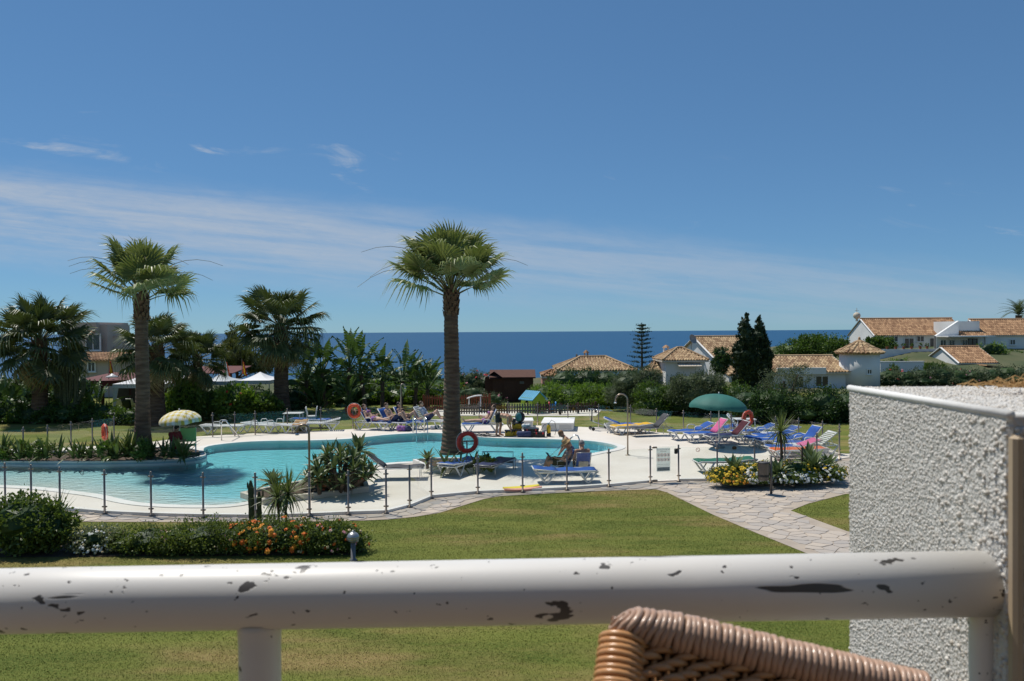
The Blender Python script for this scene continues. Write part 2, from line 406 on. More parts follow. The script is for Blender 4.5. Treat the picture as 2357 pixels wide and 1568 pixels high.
# ------------------------------------------------------------------ ground
def lawn_material(name, blades=False):
    m = bpy.data.materials.new(name); m.use_nodes = True; nt = m.node_tree; N = nt.nodes.new; L = nt.links.new
    b = nt.nodes['Principled BSDF']; b.inputs['Roughness'].default_value = .85; b.inputs['Specular IOR Level'].default_value = .15
    pos = N('ShaderNodeNewGeometry').outputs['Position']
    def noise(sc, det, stretch=(1, 1, 0.02)):
        mp = N('ShaderNodeMapping'); mp.inputs['Scale'].default_value = stretch; L(pos, mp.inputs['Vector'])
        n = N('ShaderNodeTexNoise'); n.inputs['Scale'].default_value = sc; n.inputs['Detail'].default_value = det; n.inputs['Roughness'].default_value = .62; L(mp.outputs[0], n.inputs['Vector']); return n.outputs['Fac']
    def mr(v, lo, hi):
        n = N('ShaderNodeMapRange'); n.interpolation_type = 'SMOOTHSTEP'; n.inputs[1].default_value = lo; n.inputs[2].default_value = hi; L(v, n.inputs[0]); return n.outputs[0]
    def mix(f, a, c, v=None):
        n = N('ShaderNodeMix'); n.data_type = 'RGBA'
        if isinstance(f, float): n.inputs['Factor'].default_value = f
        else: L(f, n.inputs['Factor'])
        for s, q in (('A', a), ('B', c)):
            if isinstance(q, tuple): n.inputs[s].default_value = (*q, 1)
            else: L(q, n.inputs[s])
        return n.outputs['Result']
    green = mix(mr(noise(.9, 6, (.45, 1.5, .02)), .36, .64), (.066, .102, .014), (.138, .164, .030))
    dry = mix(mr(noise(6, 4), .3, .7), (.22, .15, .058), (.31, .22, .095))
    patch = mr(noise(.42, 8, (.42, 1.5, .02)), .46, .70)
    col = mix(patch, green, dry)
    fine = mr(noise(22, 4), .3, .75)
    col = mix(fine, col, mix(.5, col, (.24, .23, .055)))
    if blades:
        a = N('ShaderNodeAttribute'); a.attribute_name = 't'
        mm = N('ShaderNodeMath'); mm.operation = 'MULTIPLY'; mm.inputs[1].default_value = .28; L(a.outputs['Fac'], mm.inputs[0])
        col = mix(mm.outputs[0], col, (.25, .25, .07))
    L(col, b.inputs['Base Color'])
    if not blades:
        bp = N('ShaderNodeBump'); bp.inputs['Strength'].default_value = .5; bp.inputs['Distance'].default_value = .03; L(noise(90, 4), bp.inputs['Height']); L(bp.outputs[0], b.inputs['Normal'])
    return m
LAWN, BLADE = lawn_material('lawn'), lawn_material('grass_blade', True)
mb = MB(); mb.poly([[Vector(p) for p in ((-95, -6), (120, -6), (120, 56), (-95, 56))], inset(pool2, -.05)], 0.0)
struct(mb.build('lawn_ground', LAWN))

def ss(x, a, b):
    t = np.clip((x - a) / (b - a), 0, 1); return t * t * (3 - 2 * t)
def land(x, y):
    right = ss(x, 14, 34)
    z = -26.5 * ss(y, 58, 330) * (1 - right) + right * (2.4 * ss(y, 62, 88) * ss(x, 30, 46) - 28 * ss(y, 115, 330))
    return z
xs, ys = np.linspace(-260, 300, 90), np.concatenate([np.linspace(56, 120, 40), np.linspace(126, 420, 40)])
X, Y = np.meshgrid(xs, ys); Z = land(X, Y) + np.where(Y > 57, rng.normal(0, .12, X.shape), 0)
v = np.stack([X, Y, Z], -1).reshape(-1, 3); nx, ny = len(xs), len(ys)
idx = np.arange(nx * ny).reshape(ny, nx); f = np.stack([idx[:-1, :-1], idx[:-1, 1:], idx[1:, 1:], idx[1:, :-1]], -1).reshape(-1, 4)
SCRUB = mat('dry_scrub_ground', (.055, .075, .028), (.12, .115, .055), .25, .95, .4, 4, wpos=True)
struct(ob('hillside', npmesh('hillside', v, f, SCRUB)))

# ------------------------------------------------------------------ sea
def sea_material():
    m = bpy.data.materials.new('sea_water'); m.use_nodes = True; nt = m.node_tree; N = nt.nodes.new; L = nt.links.new
    b = nt.nodes['Principled BSDF']; b.inputs['Roughness'].default_value = .42; b.inputs['Specular IOR Level'].default_value = .22
    pos = N('ShaderNodeNewGeometry').outputs['Position']
    mp = N('ShaderNodeMapping'); mp.inputs['Scale'].default_value = (.0016, .012, 1); L(pos, mp.inputs['Vector'])
    n = N('ShaderNodeTexNoise'); n.inputs['Scale'].default_value = 1.0; n.inputs['Detail'].default_value = 7; n.inputs['Roughness'].default_value = .6; L(mp.outputs[0], n.inputs['Vector'])
    mx = N('ShaderNodeMix'); mx.data_type = 'RGBA'; mx.inputs['A'].default_value = (.006, .054, .125, 1); mx.inputs['B'].default_value = (.013, .086, .180, 1)
    L(n.outputs['Fac'], mx.inputs['Factor']); L(mx.outputs['Result'], b.inputs['Base Color'])
    mp2 = N('ShaderNodeMapping'); mp2.inputs['Scale'].default_value = (.10, .16, .1); L(pos, mp2.inputs['Vector'])
    w = N('ShaderNodeTexNoise'); w.inputs['Scale'].default_value = 1.0; w.inputs['Detail'].default_value = 6; L(mp2.outputs[0], w.inputs['Vector'])
    bp = N('ShaderNodeBump'); bp.inputs['Strength'].default_value = .8; bp.inputs['Distance'].default_value = 1.2; L(w.outputs['Fac'], bp.inputs['Height']); L(bp.outputs[0], b.inputs['Normal'])
    return m
mb = MB(); mb.add([(-70000, 150, -25), (70000, 150, -25), (70000, 70000, -25), (-70000, 70000, -25)], [(0, 1, 2, 3)])
struct(mb.build('sea', sea_material()))

# ------------------------------------------------------------------ pool deck, basin and water
mb = MB(); mb.poly([deck_outer, pool2], .035, 0.0)
deck = struct(mb.build('pool_deck', STONE_W))
# raised coping stones along the pool edge
cop = MB(); out = inset(pool2, -.28); n = len(pool2)
inn = inset(pool2, .02)
vs = [(p.x, p.y, .055) for p in inn] + [(p.x, p.y, .055) for p in out] + [(p.x, p.y, .0) for p in out] + [(p.x, p.y, -.06) for p in inn]
fs = []
for i in range(n):
    j = (i + 1) % n; fs += [(i, n + i, n + j, j), (n + i, 2 * n + i, 2 * n + j, n + j), (i, j, 3 * n + j, 3 * n + i)]
cop.add(vs, fs, .5)
COPE = mat('pale_coping', (.74, .72, .67), (.66, .64, .58), 1.2, .6, .1, 50, wpos=True)
cop.build('coping', COPE, deck)
beach = [pool2[i] for i in range(0, 26)]
def beach_dist(x, y):
    d = np.full(x.shape, 1e9)
    for a, b in zip(beach[:-1], beach[1:]):
        ab = np.array([b.x - a.x, b.y - a.y]); L2 = max((ab ** 2).sum(), 1e-9)
        t = np.clip(((x - a.x) * ab[0] + (y - a.y) * ab[1]) / L2, 0, 1)
        d = np.minimum(d, np.hypot(x - a.x - t * ab[0], y - a.y - t * ab[1]))
    return d
xs, ys = np.linspace(-32, 7, 130), np.linspace(18.5, 36, 60)
X, Y = np.meshgrid(xs, ys); D = beach_dist(X, Y)
Z = -.03 - np.minimum(.12, np.maximum(0.012, .025 * D)) - .16 * ss(X + (Y - 24) * .5, -14, -5.0) * ss(D, .3, 2.5)
Z = np.maximum(Z, -1.5)
v = np.stack([X, Y, Z], -1).reshape(-1, 3); nx, ny = len(xs), len(ys)
idx = np.arange(nx * ny).reshape(ny, nx); f = np.stack([idx[:-1, :-1], idx[:-1, 1:], idx[1:, 1:], idx[1:, :-1]], -1).reshape(-1, 4)
def mosaic():
    m = bpy.data.materials.new('pool_mosaic'); m.use_nodes = True; nt = m.node_tree; N = nt.nodes.new; L = nt.links.new; b = nt.nodes['Principled BSDF']; b.inputs['Roughness'].default_value = .5
    a = N('ShaderNodeAttribute'); a.attribute_name = 't'; n = N('ShaderNodeTexNoise'); n.inputs['Scale'].default_value = .6; n.inputs['Detail'].default_value = 5; L(N('ShaderNodeNewGeometry').outputs['Position'], n.inputs['Vector'])
    q = N('ShaderNodeMath'); q.operation = 'MULTIPLY_ADD'; q.inputs[1].default_value = .25; L(n.outputs['Fac'], q.inputs[0]); L(a.outputs['Fac'], q.inputs[2])
    r = N('ShaderNodeValToRGB'); e = r.color_ramp.elements; e[0].position = .12; e[0].color = (.66, .72, .67, 1); e[1].position = .95; e[1].color = (.24, .64, .69, 1)
    x = r.color_ramp.elements.new(.45); x.color = (.40, .70, .74, 1); L(q.outputs[0], r.inputs[0]); L(r.outputs[0], b.inputs['Base Color']); return m
BASIN = mosaic()
ccx = inside(v[:, :2], inset(pool2, -.35))
keep = ccx[f].any(1)
basin = struct(ob('pool_basin', npmesh('pool_basin', v, f[keep], BASIN, np.clip((-.03 - Z.reshape(-1)[f[keep]].mean(1)) / .27, 0, 1))))
shade(basin.data)
mb = MB(); w2 = inset(pool2, -.012)
for i in range(n):
    a, b = w2[i], w2[(i + 1) % n]; mb.add([(a.x, a.y, .0), (b.x, b.y, .0), (b.x, b.y, -1.6), (a.x, a.y, -1.6)], [(0, 1, 2, 3)], .85 if a.x > -9.5 else .30)
mb.build('basin_wall', BASIN, basin)
def pool_water():
    m = bpy.data.materials.new('pool_water'); m.use_nodes = True; nt = m.node_tree; N = nt.nodes.new; L = nt.links.new
    nt.nodes.remove(nt.nodes['Principled BSDF']); out = nt.nodes['Material Output']
    t = N('ShaderNodeBsdfTransparent'); t.inputs[0].default_value = (.97, .99, 1, 1)
    gl = N('ShaderNodeBsdfGlossy'); gl.inputs['Roughness'].default_value = .04
    fr = N('ShaderNodeFresnel'); fr.inputs[0].default_value = 1.33
    mp = N('ShaderNodeMapping'); mp.inputs['Scale'].default_value = (1.0, 2.2, 1); L(N('ShaderNodeNewGeometry').outputs['Position'], mp.inputs['Vector'])
    nz = N('ShaderNodeTexNoise'); nz.inputs['Scale'].default_value = 2.6; nz.inputs['Detail'].default_value = 3; L(mp.outputs[0], nz.inputs['Vector'])
    bp = N('ShaderNodeBump'); bp.inputs['Strength'].default_value = .55; bp.inputs['Distance'].default_value = .08; L(nz.outputs['Fac'], bp.inputs['Height'])
    L(bp.outputs[0], gl.inputs['Normal']); L(bp.outputs[0], fr.inputs['Normal'])
    ms = N('ShaderNodeMixShader'); L(fr.outputs[0], ms.inputs[0]); L(t.outputs[0], ms.inputs[1]); L(gl.outputs[0], ms.inputs[2]); L(ms.outputs[0], out.inputs['Surface'])
    va = N('ShaderNodeVolumeAbsorption'); va.inputs['Color'].default_value = (.30, .93, .96, 1); va.inputs['Density'].default_value = .26; L(va.outputs[0], out.inputs['Volume'])
    return m
mb = MB(); mb.poly([pool2], -.015, -1.7); mb.poly([pool2], -1.7)
wo = struct(mb.build('pool_water', pool_water()))
import bmesh
bm = bmesh.new(); bm.from_mesh(wo.data); bmesh.ops.remove_doubles(bm, verts=bm.verts, dist=1e-4); bmesh.ops.recalc_face_normals(bm, faces=bm.faces); bm.to_mesh(wo.data); bm.free()

# ------------------------------------------------------------------ stone paving: each stone near the camera is a piece
PAVE = mat('paving_mortar', (.44, .37, .29), (.36, .30, .24), 2, .9, .3, 40, wpos=True)
mb = MB(); mb.poly([pave_outer], .008)
paving = struct(mb.build('stone_pavement', PAVE))
STN = mat('paving_stone', (.55, .46, .36), (.36, .33, .30), 1.5, .8, .35, 30, rnd=True)
STN2 = mat('paving_stone_far', (.55, .46, .36), (.36, .33, .30), 1.5, .8, .35, 30, attr=True)
pts = np.array([[p.x, p.y] for p in pave_outer]); lo, hi = pts.min(0), pts.max(0)
cand = []
for iy in range(72):
    for ix in range(90):
        cand.append((-17 + (ix + .5 * (iy % 2)) * .41 + rng.uniform(-.15, .15), 8.6 + iy * .255 + rng.uniform(-.085, .085)))
cand = np.array(cand); u_ = cand[:, 0] / cand[:, 1]
cand_all = cand[(np.abs(u_) < .80)]
ok = inside(cand_all, inset(pave_outer, .05))
def cell(i):
    """flagstone outline: the patch of ground nearest to this stone's middle, clipped to the paving"""
    c = cand_all[i]; d2 = ((cand_all - c) ** 2).sum(1); nb_ = np.argsort(d2)[1:15]
    poly = [c + np.array(q) for q in ((-.6, -.6), (.6, -.6), (.6, .6), (-.6, .6))]
    for j in nb_:
        m_, n_ = (c + cand_all[j]) / 2, cand_all[j] - c; out = []
        for k in range(len(poly)):
            p, q = poly[k], poly[(k + 1) % len(poly)]; a_, b_ = (p - m_) @ n_, (q - m_) @ n_
            if a_ <= 0: out.append(p)
            if a_ * b_ < 0: out.append(p + (q - p) * (a_ / (a_ - b_)))
        poly = out
        if len(poly) < 3: return None
    return np.array(poly)
def stone_from(poly):
    c = poly.mean(0); rel = poly - c; n_ = len(rel); L_ = np.maximum(np.linalg.norm(rel, axis=1, keepdims=True), .01); rel = rel * np.maximum(.2, (L_ - .012) / L_)
    rel2 = []
    for k in range(n_):            # blunt the corners a little
        p, q = rel[k], rel[(k + 1) % n_]; rel2 += [p * .93 + q * .07, p * .5 + q * .5 + rng.normal(0, .008, 2), p * .07 + q * .93]
    top = random.uniform(.009, .016); m_ = len(rel2)
    vs = [(x, y, 0) for x, y in rel2] + [(x * .975, y * .975, top) for x, y in rel2]
    return c, vs, [tuple(range(m_, 2 * m_))] + [(k, (k + 1) % m_, m_ + (k + 1) % m_, m_ + k) for k in range(m_)]
stones = []
for i in np.where(ok)[0]:
    poly = cell(i)
    if poly is None or not inside(poly, inset(pave_outer, -.03)).all(): continue
    c, vs, fs = stone_from(poly); stones.append((c, vs, fs))
stones.sort(key=lambda q: q[0][1]); rest = MB()
vis = [k for k, q in enumerate(stones) if q[0][0] / q[0][1] < .43][:300]; vis = set(vis)
for k, (c, vs, fs) in enumerate(stones):
    if k in vis: ob('paving_stone', MB().add(vs, fs).mesh('paving_stone', STN), paving, loc=(c[0], c[1], .008))
    else: rest.add([(x + c[0], y + c[1], z + .008) for x, y, z in vs], fs)
rest.build('smaller_stone_field', STN2, paving, kind='stuff')
# pale kerb between deck and paving
mb = MB()
for L_ in (g(FENCE_NEAR), g(FENCE_NEAR2)):
    pl = [Vector((p.x, p.y, .03)) for p in L_]
    for a, b in zip(pl[:-1], pl[1:]):
        d = (b - a); mb.box((a + b) / 2, (d.length + .02, .14, .11), math.atan2(d.y, d.x))
mb.build('kerb', COPE, deck)

# ------------------------------------------------------------------ grass blades standing on the lawn
NB = 340000
px_ = rng.uniform(-11, 14, NB * 3); py_ = 9.0 * (26 / 9.0) ** rng.random(NB * 3)
c = np.stack([px_, py_], 1); u = c[:, 0] / c[:, 1]
ok = (np.abs(u) < .68) & ~inside(c, pave_outer) & ~inside(c, deck_outer)
c = c[ok][:NB]; nb = len(c)
h = rng.uniform(.008, .022, nb) * (.7 + .6 * rng.random(nb)); a = rng.uniform(0, 2 * np.pi, nb); w = .002 + .0018 * c[:, 1] / 10
tip = np.stack([c[:, 0] + rng.normal(0, .014, nb), c[:, 1] + rng.normal(0, .014, nb), h], 1)
b0 = np.stack([c[:, 0] + np.cos(a) * w, c[:, 1] + np.sin(a) * w, np.full(nb, .0)], 1); b1 = np.stack([c[:, 0] - np.cos(a) * w, c[:, 1] - np.sin(a) * w, np.full(nb, .0)], 1)
v = np.stack([b0, b1, tip], 1).reshape(-1, 3); f = np.arange(nb * 3).reshape(-1, 3)
go = ob('grass', npmesh('grass', v, f, BLADE)); go['kind'] = 'stuff'; go['label'] = 'short mown lawn grass between the balcony and the pool path'; go['category'] = 'grass'
# ------------------------------------------------------------------ glass fences and gate
FH = 1.09
BRK = MB().box((0, 0, 0), (.13, .05, .035), bev=.01).mesh('bracket', STEEL)
POSTM = MB().lathe([(.07, 0), (.07, .015), (.026, .02), (.026, FH - .01), (.020, FH)], 12).mesh('post', STEEL, True)
def fence_post(parent, p):
    po = ob('post', POSTM, parent, loc=p)
    for z in (.17, FH - .12): ob('bracket', BRK, po, loc=(0, 0, z))
    return po
def glass_run(parent, pts, skip=()):
    for i, (a, b) in enumerate(zip(pts[:-1], pts[1:])):
        if i in skip: continue
        d = b - a; L_ = d.length - .12
        MB().box((0, 0, 0), (L_, .010, FH - .16)).build('glass_panel', GLASS, parent, loc=((a + b) / 2 + Vector((0, 0, .05 + (FH - .16) / 2 + .03))), rot=(0, 0, math.atan2(d.y, d.x)))
nf = thing('glass_fence', 'near glass pool fence with steel posts along the stone path', 'fence')
pts = [P(x, y, .03) for x, y in FENCE_NEAR]
for p in pts: fence_post(nf, p)
glass_run(nf, pts)
nf2 = thing('glass_fence', 'glass pool fence behind the yellow flower bed beside the gate', 'fence')
pts = [P(x, y, .03) for x, y in FENCE_NEAR2]
for p in pts: fence_post(nf2, p)
glass_run(nf2, pts)
FAR_T = [(-120, 1003), (53, 983), (109, 978), (163, 970), (212, 963), (262, 958), (330, 955), (400, 952), (489, 949.6), (540, 948), (587, 946), (661, 941), (738, 937), (812, 934), (885, 932), (960, 931), (1030, 929), (1102.6, 925), (1169, 924), (1237, 926.6), (1307, 929), (1377.6, 930), (1451, 932.5), (1511, 940), (1573, 944), (1636, 947), (1683, 951), (1785, 958), (1838, 962), (1893, 969), (1932, 976)]
ff = thing('glass_fence', 'far glass pool fence with steel posts in front of the hedge', 'fence')
pts = []
for x, y in FAR_T:
    hz = 763 - (x - 1178) * math.tan(ROLL); Yd = (4.5 - FH) * FPX / (y - hz); q = Q(x, y, Yd); pts.append(Vector((q.x, q.y, .0)))
far_pts = pts
for p in pts: fence_post(ff, p)
glass_run(ff, pts)

# gate with the printed pool rules
ga, gb = P(1497, 1111, .03), P(1562, 1108, .03)
gt = thing('pool_gate', 'glass pool gate with a printed rules notice stuck on it', 'gate', ga, math.atan2((gb - ga).y, (gb - ga).x))
gw = (gb - ga).length
MB().box((gw / 2, 0, .56), (gw - .13, .010, FH - .12)).build('glass_panel', GLASS, gt)
BLK = mat('black_plastic', (.015, .015, .016), (.025, .025, .026), 5, .45)
MB().box((.13, 0, FH - .06), (.16, .05, .05), bev=.01).build('hinge', STEEL, gt)
MB().box((.14, 0, .05), (.16, .06, .06), bev=.01).build('hinge', STEEL, gt)
MB().box((gw - .09, -.02, FH - .19), (.09, .07, .16), bev=.015).build('lock', BLK, gt)
PAPER = leafmat('notice_paper', (.60, .61, .58), (.53, .54, .52), rough=.6, trans=.62); PRED = mat('print_red', (.55, .12, .10), rough=.6); PGREY = mat('print_grey', (.14, .15, .15), rough=.6); PBLU = mat('print_slate', (.20, .24, .24), rough=.6)
def text(body, size, parent, loc, m, name='lettering', align='CENTER', rot=(math.pi / 2, 0, 0)):
    cu = bpy.data.curves.new(name, 'FONT'); cu.body = body; cu.size = size; cu.align_x = align; cu.extrude = .0006
    tmp = bpy.data.objects.new(name, cu); C.objects.link(tmp)
    me = bpy.data.meshes.new_from_object(tmp.evaluated_get(bpy.context.evaluated_depsgraph_get())); bpy.data.objects.remove(tmp)
    me.materials.clear(); me.materials.append(m); return ob(name, me, parent, loc=loc, rot=rot)
nx0, nw = .19, .43
nt_ = MB().box((nx0 + nw / 2, -.0075, .66), (nw, .003, .70)).build('notice', PAPER, gt, label='printed pool rules notice with red prohibition circles')
cxn = nx0 + nw / 2
text('NORMAS DE LA PISCINA', .036, nt_, (cxn, -.011, .945), PGREY); text('POOL RULES', .034, nt_, (cxn, -.011, .895), PGREY)
text('AFORO MAXIMO 124 PERSONAS', .026, nt_, (cxn, -.011, .515), PGREY); text('MAXIMUM CAPACITY 124 PEOPLE', .024, nt_, (cxn, -.011, .465), PGREY)
MB().box((cxn, -.0105, .385), (nw - .04, .003, .105)).build('banner', PBLU, nt_)
text('YOU CAN FIND THE CONDITIONS', .022, nt_, (cxn, -.014, .397), PAPER); text('OF THE POOLS IN THE PORTALS', .022, nt_, (cxn, -.014, .352), PAPER)
RX90 = Matrix.Rotation(math.pi / 2, 3, 'X')
for r in range(2):
    for k in range(4):
        c_ = (nx0 + .062 + k * .103, -.011, .80 - r * .135)
        mb = MB().torus(c_, .044, .0042, RX90, 20, 6); mb.box(c_, (.085, .003, .006), m=Matrix.Rotation(math.pi / 4, 3, 'Y')); mb.build('prohibition_ring', PRED, nt_)
        mb = MB(); mb.ball((c_[0] + random.uniform(-.008, .008), c_[1], c_[2] - .006), (.012 + .008 * random.random(), .002, .02), 8, 5); mb.ball((c_[0] + .01, c_[1], c_[2] + .016), (.007, .002, .007), 8, 5)
        mb.box((c_[0] - .004, c_[1], c_[2] - .018), (.03, .002, .006), m=Matrix.Rotation(random.uniform(-.8, .8), 3, 'Y')); mb.build('pictogram', PGREY, nt_)
def sticker(a, b, t, z, parent, m):
    c_ = a.lerp(b, t); rz = math.atan2((b - a).y, (b - a).x); nrm = Vector((math.sin(rz), -math.cos(rz), 0))
    mb = MB().torus((0, 0, 0), .055, .007, RX90, 24, 6); mb.box((0, 0, 0), (.10, .004, .009), m=Matrix.Rotation(math.pi / 4, 3, 'Y'))
    mb.build('prohibition_sticker', m, parent, loc=c_ + nrm * .010 + Vector((0, 0, z)), rot=(0, 0, rz))
fp = [P(x, y, .03) for x, y in FENCE_NEAR]; fp2 = [P(x, y, .03) for x, y in FENCE_NEAR2]
sticker(fp[4], fp[5], .52, .98, nf, PGREY); sticker(fp2[0], fp2[1], .50, .93, nf2, PRED)

# ------------------------------------------------------------------ raised planters and kerbed beds
def bed(name, label, px, h, m, wall=.14, soil=-.05, blocks=None, z=.03, facing=None):
    L_ = g(px); t = thing(name, label, 'planter', (0, 0, 0))
    inner = inset(L_, wall)
    n = len(L_)
    if blocks:
        for i in range(n):
            a, b = L_[i], L_[(i + 1) % n]; d = b - a; k = max(1, round(d.length / blocks)); nrm = (inner[i] - L_[i]).normalized()
            for q in range(k):
                c_ = a.lerp(b, (q + .5) / k) + Vector((-d.y, d.x)).normalized() * (wall / 2) * (1 if Vector((-d.y, d.x)).dot(nrm) > 0 else -1)
                MB().box((0, 0, 0), (d.length / k - .012, wall, h * random.uniform(.96, 1.03)), bev=.012).build('kerb_block', m, t, loc=(c_.x, c_.y, z + h / 2), rot=(0, 0, math.atan2(d.y, d.x) + random.uniform(-.01, .01)))
    else:
        mb = MB(); mb.poly([L_, inner], z + h, 0.0 if not facing else z + h - .05); mb.build('kerb_wall', m, t)
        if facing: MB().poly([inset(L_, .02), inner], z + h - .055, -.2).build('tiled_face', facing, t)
    MB().poly([inner], z + h + soil).build('soil', SOIL, t)
    return t
CREAM = mat('cream_kerb', (.62, .56, .46), (.52, .47, .38), 2, .8, .2, 40, wpos=True)
GREYK = mat('grey_block', (.33, .29, .24), (.24, .21, .18), 3, .85, .4, 30, rnd=True)
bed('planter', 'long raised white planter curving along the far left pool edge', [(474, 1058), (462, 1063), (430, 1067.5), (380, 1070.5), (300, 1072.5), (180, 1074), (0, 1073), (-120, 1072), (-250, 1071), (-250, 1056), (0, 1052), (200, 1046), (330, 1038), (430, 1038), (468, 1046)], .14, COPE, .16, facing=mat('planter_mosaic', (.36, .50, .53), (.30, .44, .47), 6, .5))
bed('planter', 'cream kerbed planter at the pool edge holding the big agave clump', [(552, 1149), (606, 1166), (720, 1152), (810, 1141), (850, 1135), (846, 1122), (800, 1104), (720, 1114), (640, 1130)], .16, CREAM, .13, blocks=1.1)
bed('planter', 'low kerbed planter around the foot of the tall central palm', [(950, 1070), (991, 1089), (1060, 1094), (1115, 1088), (1128, 1072), (1080, 1066), (1010, 1066)], .16, COPE, .12)
FBED = [(1632, 1094), (1662, 1121), (1760, 1117), (1860, 1111), (1932, 1106), (1938, 1088), (1890, 1080), (1800, 1078), (1690, 1084)]
bed('flower_bed', 'kerbed flower bed of yellow and white flowers beside the gate', FBED, .20, GREYK, .11, blocks=.42, z=.0)

# ------------------------------------------------------------------ furniture
def lounger(px, py, deg, label, back=0, frame=WHITE_PL, seat=BLUE, backm=None, length=1.9, legs='v', arms=False, slats=False, name='sun_lounger', loc=None, group='sun loungers round the pool', cushion=.05):
    """head end points along +x"""
    p = loc or P(px, py, .035); t = thing(name, label, 'sun lounger', p, RAD(deg), group)
    w, h, hl = .62, .36, length / 2; hinge = hl - .72; back = RAD(back)
    r = .022 if legs == 'v' else .013
    f = MB()
    for s in (-1, 1):
        y = s * w / 2
        f.tube([(-hl, y, h - .03), (-hl + .10, y, h), (hinge, y, h - .01), (hl - .05, y, h - .02)], r, 8, flat=(.8, 1.3))
    for x in (-hl + .02, hinge, hl - .06): f.tube([(x, -w / 2, h - .02), (x, w / 2, h - .02)], r * .9, 8)
    f.build('frame', frame, t, True)
    for s in (-1, 1):
        y = s * w / 2
        if legs == 'v':
            for x0, x1, x2 in ((-hl + .05, -hl + .30, -hl + .52), (hl - .62, hl - .38, hl - .10)):
                MB().tube([(x0, y, h - .02), (x1 - .05, y, .06), (x1, y, .018), (x1 + .05, y, .06), (x2, y, h - .02)], r * 1.05, 8, flat=(.9, 1.3)).build('leg', frame, t, True)
        else:
            for x in (-hl + .12, hl - .25): MB().tube([(x, y, h), (x, y, .01)], r, 6).build('leg', frame, t, True)
    if arms:
        for s in (-1, 1):
            y = s * (w / 2 + .02); xa = hinge - .28
            MB().tube([(xa, y, h), (xa + .03, y, h + .17), (xa + .10, y, h + .21), (xa + .30, y, h + .20), (xa + .36, y, h + .16), (xa + .38, y, h)], .02, 8, flat=(1.3, .8)).build('armrest', frame, t, True)
    ym = w / 2 - .03
    if slats:
        f = MB(); nsl = 13
        for i in range(nsl):
            x = -hl + .06 + i * (hinge + hl - .06) / nsl; f.box((x + .04, 0, h + .01), (.075, 2 * ym, .018), bev=.006)
        so = f.build('seat', frame, t)
    else:
        rows = []
        for i in range(9):
            x = -hl + .02 + (hinge + hl - .02) * i / 8
            rows.append([(x, -ym + 2 * ym * j / 6, h + .03 + .012 * math.sin(i * 1.4) - .018 * math.sin(math.pi * j / 6)) for j in range(7)])
        so = MB().sheet(rows, cushion).build('seat', seat, t, True)
    bl = .72; bm_ = Matrix.Rotation(-back, 4, 'Y')
    be = ob('backrest', None, None) if False else None
    f = MB()
    for s in (-1, 1): f.tube([(0, s * (w / 2 - .012), 0), (bl, s * (w / 2 - .012), 0), ], r * .9, 8, flat=(.8, 1.2))
    f.tube([(bl, -w / 2, 0), (bl, w / 2, 0)], r, 8); f.tube([(bl * .55, -w / 2, -.01), (bl * .55, w / 2, -.01)], r * .7, 6)
    if slats:
        for i in range(8): f.box((.05 + i * bl / 8, 0, .01), (.06, 2 * ym, .016), bev=.006)
    bo = f.build('backrest', frame, t, True, mw=Matrix.Translation((hinge, 0, h + .005)) @ bm_)
    if not slats:
        rows = [[(.01 + (bl - .01) * i / 6, -ym + 2 * ym * j / 6, .03 - .014 * math.sin(math.pi * j / 6) + .01 * math.sin(i * 1.7)) for j in range(7)] for i in range(7)]
        MB().sheet(rows, cushion).build('back_canvas', backm or seat, bo, True)
    if back > .25:
        mb = MB(); zz = math.sin(back) * bl * .55; xx = hinge + math.cos(back) * bl * .55
        for s in (-1, 1): mb.tube([(xx, s * (w / 2 - .05), h + zz), (min(hl - .08, xx + .18), s * (w / 2 - .05), h - .02)], r * .6, 6)
        mb.build('back_prop', frame, t, True)
    return t
GREEN_C = mat('green_canvas', (.010, .14, .085), (.008, .11, .07), 3, .7); YEL = mat('yellow_canvas', (.72, .42, .02), (.62, .36, .02), 3, .8)
PINK = mat('pink_towel', (.62, .14, .28), (.50, .10, .24), 12, .95, .3, 80); MAROON = mat('maroon_towel', (.055, .012, .02), (.09, .02, .03), 8, .95, .3, 80)
ORANGE = mat('orange_cloth', (.62, .12, .03), (.50, .09, .03), 4, .9); TAN = mat('tan_cushion', (.42, .26, .12), (.34, .2, .09), 6, .9, .3, 60); BEIGE = mat('beige_towel', (.50, .45, .36), (.42, .37, .29), 5, .95, .3, 70)
DKG = mat('charcoal_mesh', (.045, .045, .048), (.06, .06, .062), 5, .7); ALU = mat('grey_aluminium', (.40, .40, .40), (.33, .33, .33), 4, .4, metal=.6); CHARC = mat('charcoal_metal', (.05, .05, .052), None, rough=.4, metal=.4)
lounger(1300, 1110, 184, 'blue lounger with white V legs nearest the gate, lying flat', back=6)
lounger(1062, 1089, 243, 'blue lounger with white legs in front of the central palm planter', back=5)
lounger(1141, 1090, 246, 'folding metal lounger with navy canvas and raised foot bar', back=3, frame=ALU, seat=NAVY, legs='s')
lounger(905, 1102, 183, 'white framed lounger with charcoal mesh, back raised behind the agave clump', back=38, frame=WHITE_PL, seat=DKG, legs='s')
lounger(1668, 1086, 4, 'green cushioned lounger behind the yellow flowers', back=4, seat=GREEN_C, cushion=.07)
lounger(1112, 994, 8, 'blue lounger with upright back left of the bending man', back=62, arms=True)
for x, y, d, b, la in ((862, 989, 158, 55, 'blue lounger with raised back beside the far lifebuoy'), (905, 989, 158, 55, 'blue lounger with raised back, second from the far lifebuoy'), (938, 987, 158, 62, 'blue lounger with the tallest back among the far sunbathers')):
    lounger(x, y, d, la, back=b, arms=True)
lounger(985, 986, 165, 'white plastic lounger at the pool ladder under a person in white', back=60, slats=True)
lounger(514, 998, 176, 'white slatted lounger by the left pool handrail with its arms up', back=2, slats=True, arms=True)
